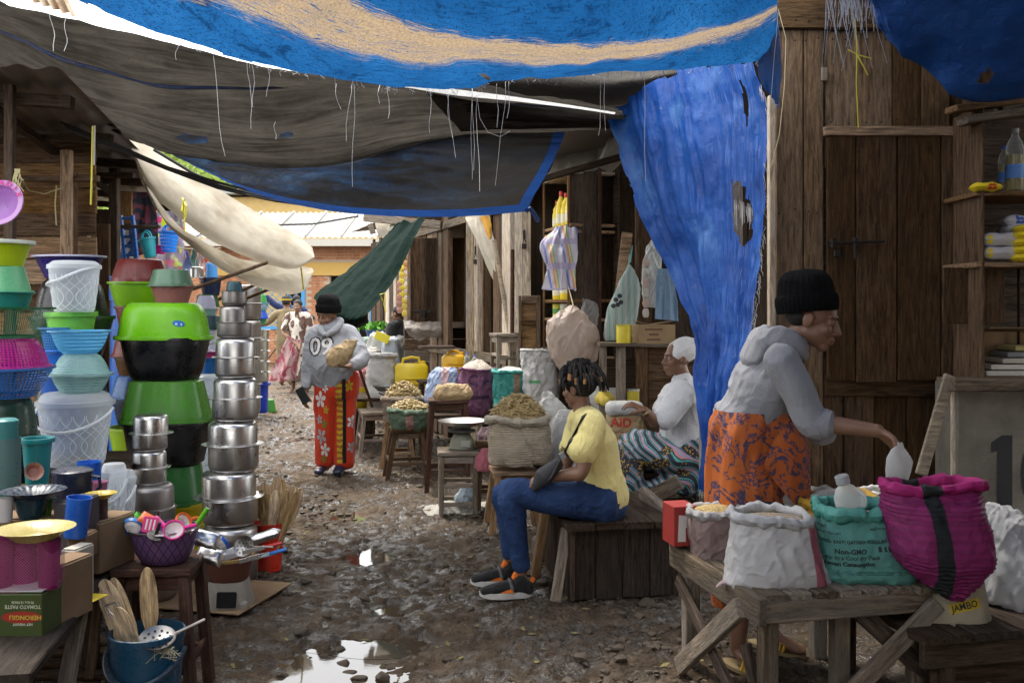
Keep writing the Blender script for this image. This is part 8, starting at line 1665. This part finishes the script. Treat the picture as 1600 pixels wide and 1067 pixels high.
 wb=cloth((.68,.69,.72),.85,.2,var=.12,name='white_blouse');b=MB();limb(b,[P(1064,706,Y),P(1066,660,Y),P(1068,625,Y),P(1068,602,Y)],[(.20,.165),(.19,.15),(.185,.14),(.13,.085)],side=J['side']);limb(b,[P(1066,606,Y-.06),P(1064,616,Y-.19),P(1046,645,Y-.22),P(1036,655,Y-.23)],[.07,.09,.088,.08]);limb(b,[P(1066,606,Y+.05),P(1054,616,Y+.17),P(1036,645,Y+.2)],[.07,.085,.085])
 obj('blouse',remesh(b,.008,4,[(.016,(.3,0,-1),2.5,14,6),(.006,(1,0,.5),6,26,2)],name='blouse'),wb,t,M=Mi)
 b=MB();limb(b,[P(1066,716,Y),P(1020,706,Y),P(990,700,Y),P(985,735,Y),P(986,772,Y+.02)],[(.24,.13),(.27,.135),(.26,.12),(.23,.10),(.20,.09)],side=J['side']);limb(b,[P(1072,700,Y),P(1074,738,Y)],[(.22,.17),(.22,.16)],side=J['side']);limb(b,[P(1070,735,Y),P(1010,752,Y),P(988,778,Y)],[(.2,.05),(.2,.05),(.16,.05)],side=J['side'])
 obj('skirt',remesh(b,.009,4,[(.018,(1,0,-.6),2.5,11,3),(.008,(.6,0,-1),6,22,5)],name='skirt'),wax_print(),t,M=Mi)
 q=hq[0];hw_=MB();hw_.ball(q(0,-.045,.055),(.094,.115,.094),Matrix((hq[1],hq[3],(hq[2]-hq[3]*.35))).transposed().to_4x4(),28,18);hwm=remesh(hw_,.006,2,[(.007,(1,.2,.5),5,40,2)],name='headwrap');obj('headwrap',hwm,cloth((.78,.78,.79),.85,.1,var=.08,name='headwrap_cloth'),t,M=Mi)
 obj('bracelet',MB().lathe([(.031,-.008),(.034,0),(.031,.008)],20),flat((.45,.36,.2),.4,metal=.6,name='bracelet'),t,M=Mi @ Matrix.Translation(P(1009,644,Y-.29)) @ frame(V(-.5,-.1,.75)).to_4x4() @ Matrix.Rotation(R(90),4,'Y'))
 # ---------------------------------------------------------- hooded woman walking with paper bag
 Y=8.75
 J=dict(pelvis=P(524,602,Y),chest=P(519,540,Y),neck=P(515,512,Y),head=P(511,492,Y-.02),side=V(.94,.34,0),hup=V(-.05,-.28,1),hfwd=V(-.42,-.80,-.42),hs=1.02,lids=1,look=V(0,-.2,-.8),
             ra=[P(492,526,Y-.05),P(483,578,Y-.08),P(477,612,Y-.16)],rah=(V(-.1,-.2,-1),V(.6,.5,0),(.45,.5,.5,.5),.05,1,.95),la=[P(546,524,Y+.05),P(563,560,Y-.08),P(545,573,Y-.26)],lah=(V(-.9,-.15,.12),V(0,.0,1),(.35,.35,.35,.35),.08,1,.95),
             ll=[P(536,608,Y+.03),P(535,665,Y-.02),P(534,722,Y),P(528,733,Y-.12)],lr=[P(512,608,Y-.03),P(510,665,Y-.04),P(508,722,Y+.02),P(499,731,Y-.1)],base=V(-1.62,8.75,0),vox=.0065)
 t,body,Mi,hq=person_base('person in grey numbered hoodie and red flowered trousers carrying a paper bag',J,SKIN2)
 hg2=hoodie_mat((.31,.32,.35));b=MB();limb(b,[P(521,592,Y),P(519,570,Y-.02),P(518,540,Y),P(518,518,Y)],[(.20,.17),(.215,.20),(.20,.16),(.15,.09)],side=J['side']);limb(b,[P(506,520,Y-.02),J['ra'][0],J['ra'][1],P(478,604,Y-.14)],[.08,.088,.07,.05]);limb(b,[P(528,520,Y),J['la'][0],P(565,560,Y-.07),P(549,572,Y-.22)],[.08,.09,.078,.05])
 hd=obj('hoodie',remesh(b,.008,4,[(.018,(.5,0,1),2.5,12,5),(.009,(1,0,-.3),5,24,1)],name='hoodie'),hg2,t,M=Mi);hb=MB()
 for sg in (-1,1):limb(hb,[P(508+sg*2,524,Y-.16),P(514+sg*12,513,Y-.08),P(522+sg*8,503,Y+.06),P(524,505,Y+.12)],[.022,.035,.045,.05])
 obj('hood',remesh(hb,.008,3,[(.008,(1,0,.4),4,18,1)],name='hood'),hg2,hd);dk=flat((.03,.03,.035),.8,name='number_outline');wn_=cloth((.62,.61,.6),.9,name='number_felt')
 for tx,bo,m_,of in (('09',.014,dk,.003),('09',.003,wn_,.007)):decal('number',text_mesh(tx,.21,bo),m_,hd,P(498,543,Y-.22),(1,-.12,.04),(0,0,1),of,t)
 obj('pocket',MB().tube([P(497,583,Y-.235),P(499,574,Y-.25),P(510,566,Y-.255),P(522,572,Y-.235)],.006,6),hg2,hd)
 rd=cloth((.56,.045,.014),.8,.15,var=.15,name='red_print');b=MB()
 limb(b,[P(527,592,Y),P(526,610,Y)],[(.20,.15),(.205,.16)],side=J['side'])
 limb(b,[P(538,606,Y+.03),P(537,665,Y),P(538,722,Y)],[(.115,.13),(.10,.11),(.092,.095)],side=J['side']);limb(b,[P(511,606,Y-.03),P(509,665,Y-.03),P(508,720,Y)],[(.115,.13),(.098,.11),(.09,.092)],side=J['side'])
 tr=obj('trousers',remesh(b,.008,4,[(.018,(0.05,0,1),1.5,11,5)],name='trousers'),rd,t,M=Mi)
 def fl(px,py,s_,col,rot=0):
  me=bpy.data.meshes.new('f');vs=[];fs=[]
  for k in range(5):
   a=k*2*math.pi/5+rot;u=(math.cos(a),math.sin(a));w_=(-math.sin(a),math.cos(a));o=len(vs)
   pts=[(.05,0),(.4,.22),(.75,.3),(1,.12),(1.05,0),(1,-.12),(.75,-.3),(.4,-.22)];vs += [((x*u[0]+y*w_[0])*s_*.55,(x*u[1]+y*w_[1])*s_*.85,0) for x,y in pts];fs.append(tuple(range(o,o+8)))
  me.from_pydata(vs,[],fs);decal('flower',me,col,tr,P(px,py,Y-.13),(1,0,0),(0,0,1),.004,t)
 wf=cloth((.68,.67,.66),name='white_print');gf=cloth((.38,.37,.39),name='grey_print');yf=cloth((.50,.40,.03),name='yellow_print');gn=cloth((.12,.22,.04),name='green_print')
 for a in ((501,624,.09,wf,.3),(509,606,.05,wf,1.0),(502,682,.085,gf,.8),(507,703,.075,wf,.1),(499,655,.05,gf,.5),(545,603,.06,yf,.4),(548,660,.07,wf,0),(547,700,.06,gf,1),(510,640,.045,yf,.2),(503,596,.04,yf,.9),(507,662,.05,gn,.2),(505,718,.045,gn,.6)):fl(*a)
 blk=cloth((.012,.012,.014),name='black_print')
 for k in range(30):decal('band',rect_mesh(.036,.034),blk,tr,P(537,588+k*4.6,Y-.13),(1,0,0),(0,0,1),.004,t)
 for k in range(30):decal('band',rect_mesh(.055,.034),cloth((.52,.36,.03),name='gold_print') if k % 2 else cloth((.36,.10,.02),name='rust_print'),tr,P(530,588+k*4.6,Y-.13),(1,0,0),(0,0,1),.004,t)
 beanie(t,Mi,hq,knit((.009,.008,.010),70),h=.165,r=.101,back=.025,cuff=.062,tilt=.22)
 nv=flat((.012,.018,.045),.35,name='navy_shoe')
 for key in ('ll','lr'):
  an,toe=J[key][2],J[key][3];b=MB();limb(b,[V(an.x,an.y+.03,.035),V(an.x,an.y,.05).lerp(V(toe.x,toe.y,.04),.5),V(toe.x,toe.y-.04,.026)],[(.04,.035),(.046,.04),(.044,.024)],side=(toe-an).cross(UP));obj('shoe',remesh(b,.006,1,name='shoe'),nv,t,M=Mi)
 loft('paper_bag','crumpled brown paper bag held by the hooded walker','bag',Y-.36,[(524,573,8,.06),(526,569,14,.10),(530,556,20,.13),(537,544,18,.1),(546,534,12,.04),(549,531,10,.02)],KRAFT,2.2,.016,16,seed=7)
 ph=thing('mobile_phone','black mobile phone in the hand of the hooded walker','phone',P(473,618,Y-.22));obj('case',MB().box((0,0,0),(.075,.012,.15),Matrix.Rotation(-.5,4,'Y') ,.004),flat((.012,.012,.014),.25,name='phone_black'),ph);obj('screen',MB().box((0,-.0072,0),(.066,.001,.135),Matrix.Rotation(-.5,4,'Y')),flat((.02,.02,.025),.08,name='phone_screen',bmp=0),ph)
 # ---------------------------------------------------------- people further down the lane
 def far(label,px,Y,htop,fw,top,bot,skn,rarm=None,larm=None,skirt=False,hair=True,hem=.35,hgt=1.62,s=1.0,flare=.24,stoop=0):
  x=XY(px,Y);z=lambda f_:hgt*f_*s;side=V(-fw[1],fw[0],0).normalized()*-1;side=V(fw[1],-fw[0],0).normalized()
  sh=z(.82);o=V(x,Y,0);fwv=Vector(fw)
  J=dict(pelvis=o+V(0,0,z(.55)),chest=o+V(0,0,z(.74)),neck=o+V(0,0,z(.855)),head=o+V(0,0,z(.935))+fwv*.03,side=side,hup=V(0,0,1),hfwd=V(*fw),base=o,vox=.009)
  J['ra']=[o+side*.17*s+V(0,0,sh)]+(rarm or [o+side*.22*s+V(0,0,z(.63)),o+side*.2*s+fwv*.1+V(0,0,z(.48))]);J['la']=[o-side*.17*s+V(0,0,sh)]+(larm or [o-side*.22*s+V(0,0,z(.63)),o-side*.2*s+fwv*.1+V(0,0,z(.48))])
  for kk in ('ra','la'):dv=(J[kk][2]-J[kk][1]).normalized();J[kk+'h']=(dv,fwv+V(.01,.02,.03),(.3,.3,.35,.4),.08,1,.95)
  for kk,sg in (('ll',-1),('lr',1)):h0=o+side*sg*.09*s;J[kk]=[h0+V(0,0,z(.53)),h0+V(0,0,z(.28)),h0+V(0,0,.075),h0+fwv*.14+V(0,0,.02)]
  t,body,Mi,hq=person_base(label,J,skn,s)
  b=MB();limb(b,[o+V(0,0,z(.52)),o+V(0,0,z(.62)),o+V(0,0,z(.74)),o+V(0,0,z(.83))],[(.19*s,.14*s),(.17*s,.13*s),(.18*s,.13*s),(.13*s,.08*s)],side=side)
  for kk in ('ra','la'):a,e,w_=J[kk];limb(b,[o+V(0,0,z(.82)),a,a.lerp(e,.75 if 'dress' in label or 'blouse' in label else 1.0)]+([] if 'dress' in label else [e.lerp(w_,.7)]),[.07*s,.075*s,.07*s]+([] if 'dress' in label else [.055*s]))
  obj('shirt',remesh(b,.011,3,[(.018,(.2,0,1),2.5,11,3)],name='shirt'),top,t,M=Mi)
  if skirt:obj('skirt',skirt_mesh([(o+V(0,0,z(.62)),.165*s,.14*s,side),(o+V(0,0,z(.5)),.2*s,.17*s,side),(o+V(0,0,z(.3)),(flare-.02)*s,.19*s,side),(o+V(0,0,hem),flare*s,.2*s,side)],70,50,[(.035,3,1.5,.5)],4).mesh('skirt',180),bot,t,M=Mi)
  else:
   b=MB();limb(b,[o+V(0,0,z(.60)),o+V(0,0,z(.5))],[(.17*s,.13*s)]*2,side=side)
   for kk in ('ll','lr'):limb(b,[J[kk][0],J[kk][1],J[kk][2]+V(0,0,.03)],[.105*s,.085*s,.07*s])
   obj('trousers',remesh(b,.011,3,[(.014,(0,0,1),2,11,3)],name='trousers'),bot,t,M=Mi)
  if hair:hm=MB();hm.ball(hq[0](0,-.022,.04),(.081*s,.098*s,.085*s),Matrix((hq[1],hq[3],hq[2])).transposed().to_4x4(),20,14);obj('hair',hm,HAIRM,t,M=Mi)
  return t,Mi,J,hq
 Y=17.0;br=blotch((.58,.53,.46),(.11,.06,.045),8);x=XY(466,Y)
 t,Mi,J,hq=far('person in brown and white blotched dress holding out a pink cloth',466,Y,0,(-.1,-1,0),br,br,SKIN2,larm=None,rarm=[V(x-.25,Y-.05,1.05),V(x+.02,Y-.25,.86)],skirt=True,hem=.22,flare=.30)
 sheet('cloth_wrap',[[V(x-.12,Y-.2,1.0),V(x-.02,Y-.25,.95),V(x+.12,Y-.24,.92)],[V(x-.30,Y-.2,.66),V(x-.12,Y-.28,.62),V(x+.06,Y-.24,.62)],[V(x-.50,Y-.2,.22),V(x-.25,Y-.26,.20),V(x+.0,Y-.22,.26)]],30,40,blotch((.36,.23,.23),(.28,.06,.08),10),wr=.03,ws=(6,6,6),fold=.06,fdir=4,label='pink spotted cloth spread from the hands of the blotched dress wearer',cat='cloth')
 kh=cloth((.20,.155,.085),.85,name='khaki');xk=XY(447,18.2)
 t,Mi,J,hq=far('person in khaki overalls and cap seen from behind, one arm stretched out',447,18.2,0,(.1,1,0),kh,kh,SKIN1,larm=[V(xk-.36,18.2,1.22),V(xk-.62,18.15,1.16)],hgt=1.68)
 cb=MB();cb.lathe([(.088,0),(.09,.03),(.084,.055)],24,sy=1.15);M=Matrix.Translation(hq[0](0,-.01,.05));obj('cap',MB().lathe([(.092,0),(.095,.05),(.07,.09),(.001,.1)],24,sy=1.12),flat((.02,.02,.02),.8,name='black_cap'),t,M=Mi @ M);obj('cap_band',MB().lathe([(.094,.01),(.097,.035)],24,sy=1.12),flat((.55,.4,.03),.8,name='yellow_band'),t,M=Mi @ M)
 xn=XY(463,19.6);far('person in navy shirt standing behind the khaki overalls wearer',463,19.6,0,(.2,1,0),cloth((.02,.03,.09),name='navy_shirt'),cloth((.03,.03,.04),name='dark_trousers'),SKIN1,larm=[V(xn-.42,19.55,1.55),V(xn-.66,19.5,1.78)],hgt=1.74)
 far('small child in red and white beside the blotched dress wearer',487,17.8,0,(-.2,-1,0),cloth((.55,.06,.05),name='red_shirt'),cloth((.5,.5,.5),name='pale_trousers'),SKIN2,hgt=1.62,s=.83)
 xs=XY(614,12.9);far('person in dark top and purple skirt standing at the far stall',624,13.4,0,(-.8,.5,0),cloth((.02,.02,.024),name='dark_top'),cloth((.13,.05,.24),name='purple_skirt'),SKIN1,skirt=True,hem=.3,hgt=1.5)
 # bicycle behind them
 bi=thing('bicycle','old black bicycle leaning near the brick wall','bicycle',V(XY(418,19.2),19.2,0));bkm=flat((.03,.03,.03),.4,metal=.5,name='bike_paint')
 for xx in (-.55,.5):
  w_=obj('wheel',MB().tube([(xx+.33*math.cos(a),0,.34+.33*math.sin(a)) for a in np.linspace(0,6.2832,33)],.018,6,False),bkm,bi);sp=MB()
  for k in range(12):a=k*math.pi/6;sp.tube([(xx,0,.34),(xx+.32*math.cos(a),0,.34+.32*math.sin(a))],.003,3)
  obj('spokes',sp,steel(),w_)
 obj('frame',MB().tube([(-.55,0,.34),(-.1,0,.34),(.32,0,.85),(-.25,0,.82),(-.1,0,.34)],.016,6).tube([(-.55,0,.34),(-.25,0,.82),(-.28,0,.95)],.014,6).tube([(.5,0,.34),(.32,0,.85),(.30,0,1.0)],.016,6),bkm,bi);obj('handlebar',MB().tube([(.22,-.26,.98),(.34,-.2,1.02),(.30,0,1.0),(.34,.2,1.02),(.22,.26,.98)],.013,6),bkm,bi);obj('saddle',MB().lathe([(.001,0),(.09,.0),(.1,.03),(.001,.05)],16,sx=1.3,sy=.7,c=(-.3,0,.94)),flat((.05,.035,.025),.6,name='saddle'),bi);obj('mudguard',MB().tube([(.5+.38*math.cos(a),0,.34+.38*math.sin(a)) for a in np.linspace(.3,2.2,12)],.022,6),flat((.5,.5,.48),.4,metal=.6,name='chrome'),bi)
make_people()
